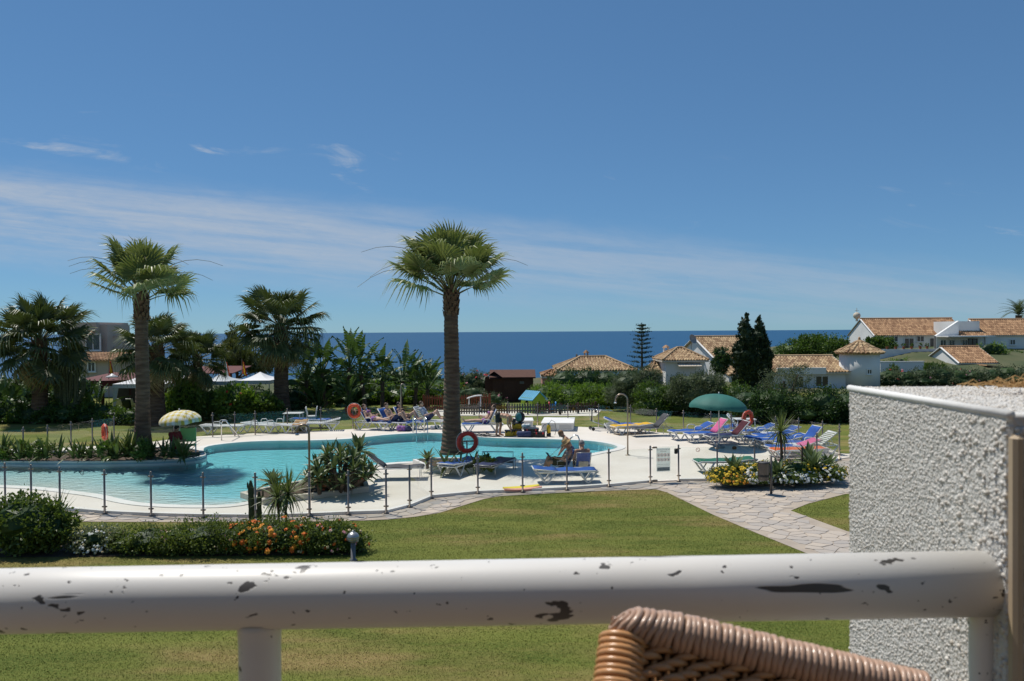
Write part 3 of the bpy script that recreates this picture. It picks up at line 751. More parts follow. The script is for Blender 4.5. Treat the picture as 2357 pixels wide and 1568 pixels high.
lounger(603, 995, 158, 'white slatted lounger, first right of the left pool handrail', back=4, slats=True, arms=True)
lounger(640, 995, 160, 'white slatted lounger between two others on the far left deck', back=3, slats=True, arms=True)
lounger(692, 992, 100, 'lounger with a tan cushion on the far left deck', back=4, seat=TAN)
lounger(735, 991, 8, 'white lounger with a tilted up back at the right end of the left row', back=14, slats=True)
lounger(715, 983, 172, 'blue lounger carrying an upturned white chair on the far left deck', back=2)
lounger(1438, 995, 172, 'blue lounger with raised head end left of the yellow one', back=22)
lounger(1455, 998, 20, 'yellow cushioned lounger on the far right deck', back=3, seat=YEL, cushion=.08)
lounger(1500, 1003, 12, 'charcoal mesh lounger with a metal frame, back half raised', back=48, frame=ALU, seat=DKG, legs='s', loc=P(1498, 1003, .035))
R = 'blue loungers crowded on the right deck'
lounger(1592, 1011, 14, 'blue lounger at the left end of the right hand group', back=24, arms=True)
lounger(1630, 1017, 12, 'blue lounger with a pink towel hung over its back', back=48, backm=PINK)
lounger(1678, 1022, 9, 'navy lounger with a maroon towel on its raised back', back=46, seat=NAVY, backm=MAROON)
lounger(1713, 1006, 160, 'white slatted lounger with raised back below the right lifebuoy', back=52, slats=True)
lounger(1762, 1017, 170, 'white slatted lounger with arms behind the crowded blue ones', back=30, slats=True, arms=True)
lounger(1772, 1027, 10, 'blue lounger nearest the little yucca, back slightly raised', back=16)
lounger(1800, 1033, 10, 'blue lounger in front of the slightly raised one by the yucca', back=13)
lounger(1842, 1040, 12, 'blue lounger with the steepest raised back at the right end', back=50, arms=True)
lounger(1826, 1050, 6, 'blue lounger with a pink towel end behind the flower bed', back=18, backm=PINK, cushion=.07)
lounger(1838, 1058, 5, 'lounger draped in an orange towel behind the flower bed', back=2, seat=ORANGE, cushion=.07)
lounger(1736, 1012, 12, 'blue lounger half hidden behind the navy one', back=20)
lounger(1655, 1006, 16, 'blue lounger with white arms behind the pink towel one', back=10, arms=True)
lounger(1788, 1020, 14, 'blue lounger behind the little yucca head', back=22, arms=True)
lounger(1868, 1046, 8, 'white slatted lounger at the far right end of the group', back=36, slats=True)
# raised foot bar of the folding lounger: a small folding table frame behind
t = thing('folding_table', 'grey metal folding frame standing up behind the navy lounger', 'table', P(1146, 1079, .035), RAD(-4))
MB().tube([(-.5, 0, 0), (-.5, 0, .55), (.5, 0, .55), (.5, 0, 0)], .018, 8).build('frame', ALU, t, True)
MB().box((0, .0, .22), (1.0, .22, .03), bev=.01).build('shelf', NAVY, t)

# white table and upturned chair
def plastic_table(px, py, label, rz=0, h=.70, w=.85):
    t = thing('plastic_table', label, 'table', P(px, py, .035), rz, 'white plastic tables')
    MB().box((0, 0, h), (w, w * .8, .035), bev=.012).build('tabletop', WHITE_PL, t)
    for sx in (-1, 1):
        for sy in (-1, 1): MB().tube([(sx * (w / 2 - .07), sy * (w * .4 - .06), h - .02), (sx * (w / 2 - .03), sy * (w * .4 - .03), .0)], [.028, .02], 8).build('leg', WHITE_PL, t, True)
plastic_table(676, 985, 'white plastic table among the far left loungers')
plastic_table(1713, 1002, 'white plastic table under the right lifebuoy')
t = thing('plastic_chair', 'white plastic chair upside down with legs in the air', 'chair', P(715, 983, .035) + Vector((.05, 0, .42)), RAD(12))
MB().box((0, 0, .10), (.46, .44, .04), bev=.015).build('seat', WHITE_PL, t)
for sx in (-1, 1):
    for sy in (-1, 1): MB().tube([(sx * .19, sy * .18, .10), (sx * .26, sy * .22, .55)], [.03, .022], 8).build('leg', WHITE_PL, t, True)
MB().sheet([[(-.22 + .44 * j / 4, -.2 - .02 * i, .06 - .10 * i / 2) for j in range(5)] for i in range(3)], .03).build('backrest', WHITE_PL, t, True)
def patio_chair(p, rz, label, m):
    t = thing('patio_chair', label, 'chair', p, rz, 'restaurant terrace chairs')
    MB().sheet([[(-.22 + .44 * j / 4, -.2 + .1 * i, .44 - .01 * math.sin(i)) for j in range(5)] for i in range(5)], .03).build('seat', m, t, True)
    MB().sheet([[(-.23 + .46 * j / 4, .2 + .05 * i, .46 + .11 * i) for j in range(5)] for i in range(5)], .03).build('backrest', m, t, True)
    for sx in (-1, 1):
        for sy in (-1, 1): MB().tube([(sx * .2, sy * .18, .43), (sx * .24, sy * .22, 0)], .02, 6).build('leg', m, t, True)
patio_chair(P(281, 953), 2.9, 'pale terrace chair left of the dark one under the tent', WHITE_PL)
patio_chair(P(296, 957), 3.3, 'dark green terrace chair in front of the white tent', mat('dark_green_plastic', (.01, .03, .022), None, rough=.4))
patio_chair(P(309, 953), 2.9, 'white terrace chair against the palm trunk', WHITE_PL)

# folding beach chairs of the two seated men
def beach_chair(p, rz, label, m, frame=ALU):
    t = thing('beach_chair', label, 'chair', p, rz, 'folding beach chairs')
    f = MB()
    for s in (-1, 1):
        y = s * .27
        f.tube([(-.30, y, 0), (.18, y, .40)], .013, 6); f.tube([(.22, y, 0), (-.22, y, .40)], .013, 6)
        f.tube([(-.24, y, .40), (.22, y, .37), (.48, y, .98)], .013, 6); f.tube([(-.22, y, .58), (.30, y, .58)], .016, 6); f.tube([(-.2, y, .40), (-.2, y, .58)], .011, 6)
    for x, z in ((-.24, .40), (.48, .98), (-.30, .012), (.22, .012)): f.tube([(x, -.27, z), (x, .27, z)], .012, 6)
    t.scale = (.85, .85, .74); f.build('frame', frame, t, True)
    MB().sheet([[(-.24 + .46 * i / 4, -.25 + .5 * j / 4, .40 - .03 * i / 4 - .03 * math.sin(math.pi * j / 4)) for j in range(5)] for i in range(5)], .012).build('seat', m, t, True)
    MB().sheet([[(.22 + .26 * i / 5, -.25 + .5 * j / 4, .38 + .60 * i / 5) for j in range(5)] for i in range(6)], .012).build('backrest', m, t, True)
    return t
BC1, BC2 = P(1292, 1090, .035), P(1338, 1091, .035)
beach_chair(BC1, RAD(8), 'folding beach chair under the man in the straw hat', BLUE)
beach_chair(BC2, RAD(-82), 'blue folding beach chair seen from behind with a towel on it', BLUE)
tw = MB().sheet([[(-.15 + .30 * j / 5 + .01 * math.sin(i * 2), .02 * math.sin(j * 2.3), -.055 * i) for j in range(6)] for i in range(7)], .02)
tw = tw.build('towel', BEIGE, None, True, loc=BC2 + Vector((.03, -.46, .47))); tag(tw, 'beige towel hanging on the back of the blue chair', 'towel')

# ------------------------------------------------------------------ parasols
def parasol(p, label, R, top, drop, m, tilt=(0, 0), ribs=8, scallop=.0, lean=0.0):
    t = thing('parasol', label, 'parasol', p)
    MB().tube([(0, 0, 0), (0, 0, top + .03)], .02, 10).build('pole', WHITE_PL, t, True)
    MB().lathe([(.22, 0), (.22, .06), (.05, .10), (.04, .16)], 16).build('base', mat('grey_concrete', (.3, .3, .29), (.24, .24, .23), 6, .9), t, True)
    n = ribs * 6; rows = []
    for i in range(9):
        u = i / 8; rr = max(.02, R * math.sin(u * 1.25) / math.sin(1.25)); z = -drop * (1 - math.cos(u * 1.25)) / (1 - math.cos(1.25))
        row = []
        for k in range(n + 1):
            a = 2 * math.pi * k / n; fl = abs(math.cos(a * ribs / 2)); s_ = 1 - .035 * u * (1 - fl)
            row.append((rr * s_ * math.cos(a), rr * s_ * math.sin(a), z))
        rows.append(row)
    last = [(x * 1.0, y * 1.0, z - .09 - .02 * math.cos(6 * math.atan2(y, x))) for x, y, z in rows[-1]]
    rows.append(last)
    E = Euler((tilt[0], tilt[1], 0))
    c_ = MB().sheet(rows).build('canopy', m, t, True, loc=(0, 0, top), rot=E)
    mb = MB().ball((0, 0, .03), (.03, .03, .05), 8, 6); mb.build('finial', WHITE_PL, c_, True)
    for k in range(ribs):
        a = 2 * math.pi * k / ribs
        MB().tube([(R * .04 * math.cos(a), R * .04 * math.sin(a), -.02), (R * .55 * math.cos(a), R * .55 * math.sin(a), -drop * .26 - .02), (R * .97 * math.cos(a), R * .97 * math.sin(a), -drop - .02)], .006, 5).build('rib', STEEL, c_)
    return t
GREEN_P = mat('green_parasol_cloth', (.030, .155, .125), (.024, .13, .105), 3, .7)
def gingham():
    m = bpy.data.materials.new('yellow_check_cloth'); m.use_nodes = True; nt = m.node_tree; N = nt.nodes.new; L = nt.links.new; b = nt.nodes['Principled BSDF']; b.inputs['Roughness'].default_value = .8
    sp = N('ShaderNodeSeparateXYZ'); L(N('ShaderNodeTexCoord').outputs['Object'], sp.inputs[0])
    def stripe(o, k):
        a = N('ShaderNodeMath'); a.operation = 'MULTIPLY'; a.inputs[1].default_value = k; L(o, a.inputs[0])
        f = N('ShaderNodeMath'); f.operation = 'FRACT'; L(a.outputs[0], f.inputs[0]); q = N('ShaderNodeMath'); q.operation = 'GREATER_THAN'; q.inputs[1].default_value = .5; L(f.outputs[0], q.inputs[0]); return q.outputs[0]
    s = N('ShaderNodeMath'); s.operation = 'ADD'; L(stripe(sp.outputs['X'], 5.0), s.inputs[0]); L(stripe(sp.outputs['Y'], 5.0), s.inputs[1])
    h_ = N('ShaderNodeMath'); h_.operation = 'MULTIPLY'; h_.inputs[1].default_value = .5; L(s.outputs[0], h_.inputs[0])
    mx = N('ShaderNodeMix'); mx.data_type = 'RGBA'; mx.inputs['A'].default_value = (.72, .72, .64, 1); mx.inputs['B'].default_value = (.55, .42, .06, 1); L(h_.outputs[0], mx.inputs['Factor']); L(mx.outputs['Result'], b.inputs['Base Color'])
    return m
pg = P(1655, 1031, .03); parasol(pg, 'green parasol standing among the loungers on the right', 1.08, 2.05, .46, GREEN_P, tilt=(0, RAD(4)))
pl_ = Q(385, 1000, 28.6); pl_.z = .03
parasol(pl_ + Vector((.45, 0, 0)), 'pale yellow checked parasol over the lifeguard', .74, 1.66, .34, gingham(), tilt=(RAD(4), RAD(-3)))

# ------------------------------------------------------------------ lifebuoys, showers, handrails
BUOY = mat('orange_buoy', (.70, .095, .028), (.56, .075, .03), 3, .45, .05, 30); REDB = mat('red_buoy', (.62, .055, .03), (.5, .05, .03), 3, .45)
ROPE = mat('white_rope', (.6, .6, .56), None, rough=.9)
def lifebuoy(px, py, Y, label, yaw, R=.27, r=.075, m=BUOY):
    c_ = Q(px, py, Y); t = thing('lifebuoy_stand', label, 'lifebuoy', (c_.x, c_.y, .03), yaw)
    z = c_.z - .03
    s = MB().tube([(0, .10, 0), (0, .10, z + .05)], .025, 10); s.lathe([(.08, 0), (.08, .015), (.026, .02)], 12, (0, .10, 0)); s.build('post', STEEL, t, True)
    MB().tube([(-R - .06, .085, z + .02), (R + .06, .085, z + .02)], .022, 8, flat=(.6, 1)).build('crossbar', STEEL, t, True)
    b = MB().torus((0, 0, z), R, r, RX90, 40, 14); b = b.build('ring', m, t, True)
    for k in range(4):
        a = math.pi / 4 + k * math.pi / 2; q = Matrix.Rotation(a, 3, 'Y')
        MB().torus(q @ Vector((R, 0, 0)) + Vector((0, 0, z)), r + .004, .012, q @ RX90 @ Matrix.Rotation(math.pi / 2, 3, 'X'), 16, 6).build('band', m, b, True)
    rp = [(math.cos(a) * (R + r + .012 + .018 * abs(math.sin(2 * a))), -.01, z + math.sin(a) * (R + r + .012 + .018 * abs(math.sin(2 * a)))) for a in [2 * math.pi * i / 40 for i in range(40)]]
    MB().tube(rp, .008, 6, closed=True).build('rope', ROPE, b)
lifebuoy(241, 995, 30.2, 'orange lifebuoy on a post above the far left planter', RAD(-52), R=.25)
lifebuoy(816, 946, 36, 'orange lifebuoy beside the far sunbathers', RAD(-15))
lifebuoy(1076, 1018, 26.4, 'red orange lifebuoy next to the central palm trunk', RAD(14), R=.295, r=.078, m=REDB)
lifebuoy(1721, 963, 31.5, 'orange lifebuoy above the right hand loungers', RAD(35), R=.25, r=.075)
def shower(px, py, label, hgt, yaw, hook=.22):
    t = thing('pool_shower', label, 'shower', P(px, py, .035), yaw)
    a = [(0, 0, 0), (0, 0, hgt - hook)]
    a += [(-hook + hook * math.cos(q), 0, hgt - hook + hook * math.sin(q)) for q in [math.pi * i / 10 for i in range(1, 10)]]
    a += [(-2 * hook, 0, hgt - hook - .06)]
    MB().tube(a, .028, 10).build('pipe', STEEL, t, True)
    MB().lathe([(.05, 0), (.05, .03), (.02, .06)], 12, (-2 * hook, 0, hgt - hook - .11)).build('shower_head', CHROME, t, True)
    MB().lathe([(.09, 0), (.09, .015), (.03, .03)], 12).build('base_plate', STEEL, t, True)
    MB().tube([(-.10, 0, .72), (0, 0, .72), (.05, 0, .72)], .014, 8).build('tap', STEEL, t, True)
shower(713, 1186, 'steel pool shower pole by the near fence and agave clump', 2.22, RAD(15), .14)
shower(1445, 1048, 'steel pool shower with a curved top at the right end of the pool', 2.2, 0)
shower(923, 990, 'slim steel pool shower beside the far sunbathers', 2.1, RAD(200), .10)
def rail(pts, label, name='handrail'):
    t = thing(name, label, 'handrail', (0, 0, 0)); MB().tube(pts, .024, 10).build('rail', CHROME, t, True)
a = P(510, 1014, .03); e = P(562, 1019, -.25)
rail([a, a + Vector((0, 0, .72)), a + Vector((.06, 0, .82)), a + Vector((.22, -.05, .82)), e], 'sloping steel handrail into the pool on the left')
a = P(1334, 1052, .03); e = P(1262, 1061, -.2)
rail([a, a + Vector((0, .1, .62)), a + Vector((-.05, .1, .74)), a + Vector((-.16, .08, .78)), e + Vector((0, 0, .1))], 'sloping steel handrail behind the seated men')
t = thing('pool_ladder', 'steel pool ladder at the far edge by the person in white', 'ladder', P(970, 1000, .03), RAD(20))
for s in (-1, 1): MB().tube([(s * .25, .55, 0), (s * .25, .5, .60), (s * .25, .42, .74), (s * .25, .28, .76), (s * .25, -.10, .45), (s * .25, -.16, -.9)], .022, 10).build('rail', CHROME, t, True)
for z in (-.3, -.6): MB().box((0, -.15, z), (.5, .08, .03), bev=.008).build('rung', CHROME, t)
# ------------------------------------------------------------------ palms
FROND = leafmat('palm_frond', (.050, .080, .018), (.215, .225, .085), rough=.46, trans=.24, spec=.5)
FROND_DRY = leafmat('palm_frond_dry', (.16, .12, .05), (.26, .20, .10), rough=.6, trans=.1)
PETI = mat('palm_petiole', (.11, .13, .035), (.16, .15, .05), 3, .5)
TRUNK = mat('palm_trunk', (.085, .050, .031), (.160, .104, .068), 2.2, .95, .9, 16, stretch=(1, 1, 5))
BOOT = mat('palm_leaf_base', (.085, .042, .022), (.16, .095, .05), 7, .95, .8, 25)
def fan_frond(seed, petiole, blade, nseg=42, droop=.55, spread=RAD(310)):
    """fan leaf in local space: petiole along +x from the origin, blade folded segments whose tips hang"""
    R_ = random.Random(seed); mb = MB()
    mb.tube([(0, 0, 0), (petiole * .5, 0, petiole * .03), (petiole, 0, 0)], [.030, .020, .014], 5)
    npet = len(mb.f)
    for i in range(nseg):
        u = (i + .5) / nseg - .5; a = u * spread
        L_ = blade * (1.0 - .42 * (abs(u) * 2) ** 2.2) * R_.uniform(.9, 1.06)
        fold = .05 * blade * (1 if i % 2 else -1)
        dirv = Vector((math.cos(a), math.sin(a), .10 - .12 * abs(u))); side = Vector((-math.sin(a), math.cos(a), 0))
        w0 = blade * spread / nseg * .30; cup = .10 * blade
        k1, k2 = R_.uniform(.46, .60), R_.uniform(.74, .84)
        o = Vector((petiole, 0, 0))
        base = o + dirv * blade * .03
        m1 = o + dirv * L_ * k1 + Vector((0, 0, cup * (abs(u) * 2) ** 2 * .6))
        dr = droop * R_.uniform(.3, 1.9)
        m2 = o + dirv * L_ * k2 + Vector((0, 0, cup * (abs(u) * 2) ** 2 * .6 - L_ * dr * .10)) + side * R_.uniform(-.02, .02)
        tip = o + dirv * L_ * R_.uniform(.93, 1.0) + Vector((R_.uniform(-.03, .03), R_.uniform(-.03, .03), -L_ * dr * .46))
        z1 = Vector((0, 0, fold * .5))
        mb.add([base, m1 - side * w0 + z1, m1 + side * w0 - z1, m2 - side * w0 * .55, m2 + side * w0 * .55, tip], [(0, 1, 2), (1, 3, 4, 2)], R_.random() * .6); mb.add([m2 - side * w0 * .55, tip, m2 + side * w0 * .55], [(0, 1, 2)], .75 + .25 * R_.random())
    me = bpy.data.meshes.new('frond'); me.from_pydata(mb.v, [], mb.f); me.update()
    at = me.attributes.new('t', 'FLOAT', 'FACE'); at.data.foreach_set('value', mb.t)
    me.materials.append(FROND); me.materials.append(PETI)
    me.polygons.foreach_set('material_index', [1 if i < npet else 0 for i in range(len(mb.f))])
    return me
FANS = [fan_frond(100 + i, 1.30 + .12 * (i % 3), 1.04, droop=.35 + .14 * (i % 4), spread=RAD(290)) for i in range(6)] + [fan_frond(140 + i, 1.35, 1.10, droop=1.15) for i in range(4)]
STALK = mat('flower_stalk', (.12, .11, .04), (.17, .14, .06), 3, .6)
def fan_palm(label, base, hub_z, s=1.0, n=34, lo=-32, seed=1, r0=.33, rtop=.27, stalks=0, flare=.55, skirt=0, top=88, thick=1.0):
    fans = DARKFANS if skirt else FANS
    R_ = random.Random(seed); t = thing('fan_palm', label, 'palm tree', base, R_.uniform(0, 6))
    H = hub_z - base[2]; prof = []; nr = max(20, int(H / .075)); ph = R_.uniform(0, 6)
    for i in range(nr + 1):
        z = H * i / nr; r = (r0 + (flare - r0) * math.exp(-z / .55) + (rtop - r0) * (z / H)) * thick
        r *= 1 + .035 * (1 if i % 2 else -1) * (.6 + .4 * R_.random()); prof.append((r, z))
    wob = lambda a, z: 1 + .03 * math.sin(3 * a + z * 2 + ph) + .02 * math.sin(7 * a + z * 5)
    MB().lathe(prof, 22, wob=wob).build('trunk', TRUNK, t, False)
    mb = MB(); bz = H - .95
    for i in range(int(70 * thick)):
        a = i * 2.399; z = bz + .95 * (i / 70) ; rr = rtop * thick * 1.02
        d = Vector((math.cos(a), math.sin(a), 0)); sd = Vector((-math.sin(a), math.cos(a), 0)); p = d * rr + Vector((0, 0, z))
        q = p + d * R_.uniform(.03, .10) + Vector((0, 0, R_.uniform(.12, .26))); w = R_.uniform(.05, .09)
        mb.add([p - sd * w - d * .05, p + sd * w - d * .05, q + sd * w * .5, q - sd * w * .5, p - sd * w + d * .03, p + sd * w + d * .03], [(0, 1, 2, 3), (4, 5, 2, 3), (0, 4, 3), (1, 2, 5)])
    mb.build('leaf_base_sheath', BOOT, t, kind='stuff')
    for i in range(n):
        az = i * 2.39996 + R_.uniform(-.25, .25); u = (i + .5) / n
        el = RAD(lo + (top - lo) * (1 - u) ** .85 + R_.uniform(-7, 7)) if False else RAD(top - (top - lo) * (.5 + .5 * math.copysign(abs(2 * u - 1) ** 1.25, 2 * u - 1)) + R_.uniform(-9, 9))
        me = fans[R_.randrange(6)] if el > RAD(18) else fans[6 + R_.randrange(4)]
        sc = s * R_.uniform(.88, 1.1) * (.84 if el > RAD(66) else 1)
        m_ = Matrix.Translation((0, 0, H - .05 - .25 * u)) @ Matrix.Rotation(az, 4, 'Z') @ Matrix.Rotation(-el, 4, 'Y') @ Matrix.Rotation(R_.uniform(-.5, .5), 4, 'X') @ Matrix.Diagonal((sc, sc, sc, 1))
        ob('frond', me, t, mw=m_)
    for i in range(skirt):
        az = i * 2.39996 + .7; m_ = Matrix.Translation((0, 0, H - .35 - .5 * R_.random())) @ Matrix.Rotation(az, 4, 'Z') @ Matrix.Rotation(RAD(R_.uniform(48, 74)), 4, 'Y') @ Matrix.Diagonal((s * .9, s * .9, s * .9, 1))
        ob('dry_frond', DRYFAN, t, mw=m_)
    for i in range(stalks):
        az = R_.uniform(0, 6.283); L_ = R_.uniform(2.4, 3.3) * s; el = R_.uniform(.5, 1.15); pts = []
        for k in range(9):
            u = k / 8; rr = L_ * u * math.cos(el * (1 - .55 * u)); pts.append((rr * math.cos(az), rr * math.sin(az), H + L_ * (u * math.sin(el) - .55 * u ** 2.6)))
        MB().tube(pts, [.017 - .0014 * k for k in range(9)], 5).build('flower_stalk', STALK, t)
    return t
DRYFAN = fan_frond(171, 1.0, 1.0, droop=1.3).copy(); DRYFAN.materials[0] = FROND_DRY; DRYFAN.materials[1] = FROND_DRY
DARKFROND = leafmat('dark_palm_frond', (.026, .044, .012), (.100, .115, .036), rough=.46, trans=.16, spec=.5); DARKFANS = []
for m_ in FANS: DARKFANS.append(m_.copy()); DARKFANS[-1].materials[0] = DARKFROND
def at_base(px, Y, z=0): q = Q(px, 900, Y); return Vector((q.x, q.y, z))
def hubz(px, py, Y): return Q(px, py, Y).z
fan_palm('tall fan palm with thick trunk at the centre of the pool edge', at_base(1040, 28.2, .12), hubz(1040, 668, 28.2), 1.14, 38, 20, 11, .315, .235, stalks=14, flare=.48)
fan_palm('tall slender fan palm rising from the left pool planter', at_base(328, 28.0, .2), hubz(328, 678, 28.0), .98, 28, 15, 23, .255, .205, stalks=10, flare=.38)
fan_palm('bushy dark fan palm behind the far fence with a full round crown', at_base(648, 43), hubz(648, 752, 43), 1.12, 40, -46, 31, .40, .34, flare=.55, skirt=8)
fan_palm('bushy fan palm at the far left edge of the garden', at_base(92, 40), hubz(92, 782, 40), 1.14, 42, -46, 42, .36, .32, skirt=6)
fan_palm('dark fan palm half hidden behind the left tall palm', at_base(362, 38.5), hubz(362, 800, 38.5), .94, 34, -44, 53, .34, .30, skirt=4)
fan_palm('small fan palm with brown skirt beside the restaurant tents', at_base(455, 41), hubz(455, 822, 41), .76, 32, -46, 64, .20, .18, skirt=9, flare=.28)

# feather palm far right
PIN = leafmat('date_palm_leaf', (.035, .055, .020), (.09, .11, .045), rough=.5)
def feather(seed, L_=2.6):
    R_ = random.Random(seed); mb = MB(); pts = [Vector((L_ * u * .95, 0, L_ * (.55 * u - .75 * u * u))) for u in [k / 10 for k in range(11)]]
    mb.tube(pts, [.03 - .0024 * k for k in range(11)], 5)
    for k in range(34):
        u = .12 + .88 * k / 33; i = min(9, int(u * 10)); p = pts[i].lerp(pts[i + 1], u * 10 - i); d = (pts[i + 1] - pts[i]).normalized(); l = .5 * math.sin(math.pi * (.15 + .8 * u)) + .12
        for s in (-1, 1):
            e = p + d * l * .55 + Vector((0, s * l * .8, .10 * l)); w = d * .022
            mb.add([p - w, p + w, e], [(0, 1, 2)], R_.random())
    return mb.mesh('frond', PIN)
FEA = [feather(i) for i in range(3)]
t = thing('date_palm', 'feathery date palm at the right edge behind the white houses', 'palm tree', Vector((Q(2345, 740, 98).x, 98, 2.2)))
MB().lathe([(.4, 0), (.35, 1.5), (.38, hubz(2345, 722, 98) - 2.4)], 14).build('trunk', TRUNK, t)
for i in range(30): ob('frond', FEA[i % 3], t, mw=Matrix.Translation((0, 0, hubz(2345, 725, 98) - 2.2)) @ Matrix.Rotation(i * 2.4, 4, 'Z') @ Matrix.Rotation(-RAD(72 - 80 * i / 30), 4, 'Y'))

# ------------------------------------------------------------------ giant strelitzias with paddle leaves
PADDLE = leafmat('paddle_leaf', (.028, .055, .016), (.080, .125, .032), rough=.45, trans=.2, attr=False)
def paddle(seed, pet=.9, L_=1.15, W_=.36):
    R_ = random.Random(seed); mb = MB(); mb.tube([(0, 0, 0), (pet, 0, .0)], [.030, .016], 5)
    rows = []
    for i in range(9):
        u = i / 8; w = W_ * .5 * math.sin(math.pi * min(1, .06 + .94 * u) ** .8) if 0 < i < 8 else .012
        z = -.30 * L_ * u ** 2.2
        rows.append([(pet + L_ * u * .96, -w, z + w * .35), (pet + L_ * u, 0, z), (pet + L_ * u * .96, w, z + w * .35)])
    # torn margins
    for a, b in zip(rows[:-1], rows[1:]):
        cut = R_.uniform(.0, .05)
        mb.add([a[0], a[1], b[1], (b[0][0] - cut, b[0][1], b[0][2] - cut)], [(0, 1, 2, 3)], .5); mb.add([a[1], a[2], (b[2][0] - cut, b[2][1], b[2][2] - cut), b[1]], [(0, 1, 2, 3)], .5)
    return mb.mesh('leaf', PADDLE)
PADS = [paddle(i, .8 + .1 * (i % 3), 1.1 + .08 * (i % 4), .34 + .03 * (i % 3)) for i in range(6)]
def strelitzia(px, top, Y, label, n=13, s=1.0, lean=0.0, seed=3, dead=4):
    R_ = random.Random(seed * 17 + int(px)); b = at_base(px, Y); t = thing('giant_strelitzia', label, 'shrub', b, R_.uniform(0, 6), 'giant strelitzias along the far fence')
    H = max(.35, Q(px, top, Y).z - 1.75 * s)
    MB().tube([(0, 0, 0), (lean * .5, 0, H * .5), (lean, 0, H)], [.13, .11, .12], 10).build('stem', BARK, t)
    n = n + 6
    for i in range(n):
        u = i / n; el = 84 - 92 * u ** 1.1 + R_.uniform(-8, 8)
        ob('leaf', PADS[R_.randrange(6)], t, mw=Matrix.Translation((lean, 0, H - .25 * u)) @ Matrix.Rotation(i * 2.6 + R_.uniform(-.4, .4), 4, 'Z') @ Matrix.Rotation(-RAD(el), 4, 'Y') @ Matrix.Rotation(R_.uniform(-.9, .9), 4, 'X') @ Matrix.Scale(s * R_.uniform(.85, 1.12), 4))
    return t
for px, top, Y, la, n, s in ((700, 800, 45, 'dark paddle leaved strelitzia right behind the mid palm trunk', 15, 1.1), (752, 778, 45.5, 'paddle leaved strelitzia just right of the bushy mid palm', 16, 1.2),
        (803, 766, 45, 'tallest strelitzia with one leaf standing against the sea', 13, 1.15), (842, 780, 46, 'strelitzia second tallest against the sea', 12, 1.15), (880, 806, 46, 'strelitzia with bare leaning stem behind the far lifebuoy', 12, 1.05),
        (922, 800, 46.5, 'strelitzia with upright top leaves left of the central palm', 12, 1.1), (955, 818, 47, 'low dense strelitzia left of the central palm', 12, 1.0), (983, 830, 47, 'strelitzia touching the central palm trunk in the picture', 12, .95),
        (40, 872, 41, 'banana like strelitzia at the far left edge', 12, 1.1), (110, 890, 42, 'strelitzia in the shade below the far left palm', 12, 1.1), (225, 880, 41, 'strelitzia left of the restaurant awning', 11, .9), (12, 905, 40, 'low strelitzia at the left picture edge', 10, 1.0), (735, 880, 43.5, 'low dark strelitzia at the foot of the mid palm', 14, 1.0), (790, 890, 44, 'low dark strelitzia under the tallest one', 14, .95), (165, 905, 41, 'low strelitzia below the candelabra cactus', 10, .9)):
    strelitzia(px, top, Y, la, n, s, lean=random.uniform(-.35, .35))

# ------------------------------------------------------------------ rosettes: agaves, yuccas, sword leaved shrubs (each leaf a part)
AGAVE = leafmat('agave_leaf', (.045, .072, .030), (.115, .145, .055), rough=.45, trans=.12, attr=False)
SWORD = leafmat('sword_leaf', (.025, .048, .014), (.085, .105, .030), rough=.35, trans=.18, attr=False)
YUC = leafmat('yucca_leaf', (.050, .078, .022), (.125, .150, .048), rough=.38, trans=.18, attr=False)
def blade(L_, W_, droop, wide=.45, m=AGAVE, keel=.18, n=5, name='leaf'):
    mb = MB(); rows = []
    for i in range(n + 1):
        u = i / n; w = W_ * .5 * (min(1, .45 + u / wide * .55) if u < wide else max(.03, (1 - ((u - wide) / (1 - wide)) ** 1.6)))
        x, z = L_ * (u - .25 * droop * u * u), -L_ * droop * .55 * u * u
        rows.append([(x, -w, z + w * keel * 2), (x, 0, z), (x, w, z + w * keel * 2)])
    return mb.sheet(rows).mesh(name, m)
AG = [blade(1, .24, .25 + .15 * i, .45, AGAVE) for i in range(3)]
SW = [blade(1, .12, .25 + .3 * i, .4, SWORD) for i in range(3)]
YL = [blade(1, .055, .1 + .3 * i, .3, YUC) for i in range(3)]
def rosette(t, loc, kind, n, L_, lo, hi, seed, rz=0):
    R_ = random.Random(seed)
    for i in range(n):
        u = (i + .5) / n; el = hi - (hi - lo) * u + R_.uniform(-6, 6)
        ob('leaf', kind[min(2, int(u * 3))], t, mw=Matrix.Translation(loc) @ Matrix.Rotation(i * 2.39996 + R_.uniform(-.2, .2), 4, 'Z') @ Matrix.Rotation(-RAD(el), 4, 'Y') @ Matrix.Rotation(R_.uniform(-.25, .25), 4, 'X') @ Matrix.Scale(L_ * R_.uniform(.8, 1.12), 4))
def plant(name, label, cat, p, group=None): return thing(name, label, cat, p, random.uniform(0, 6), group)
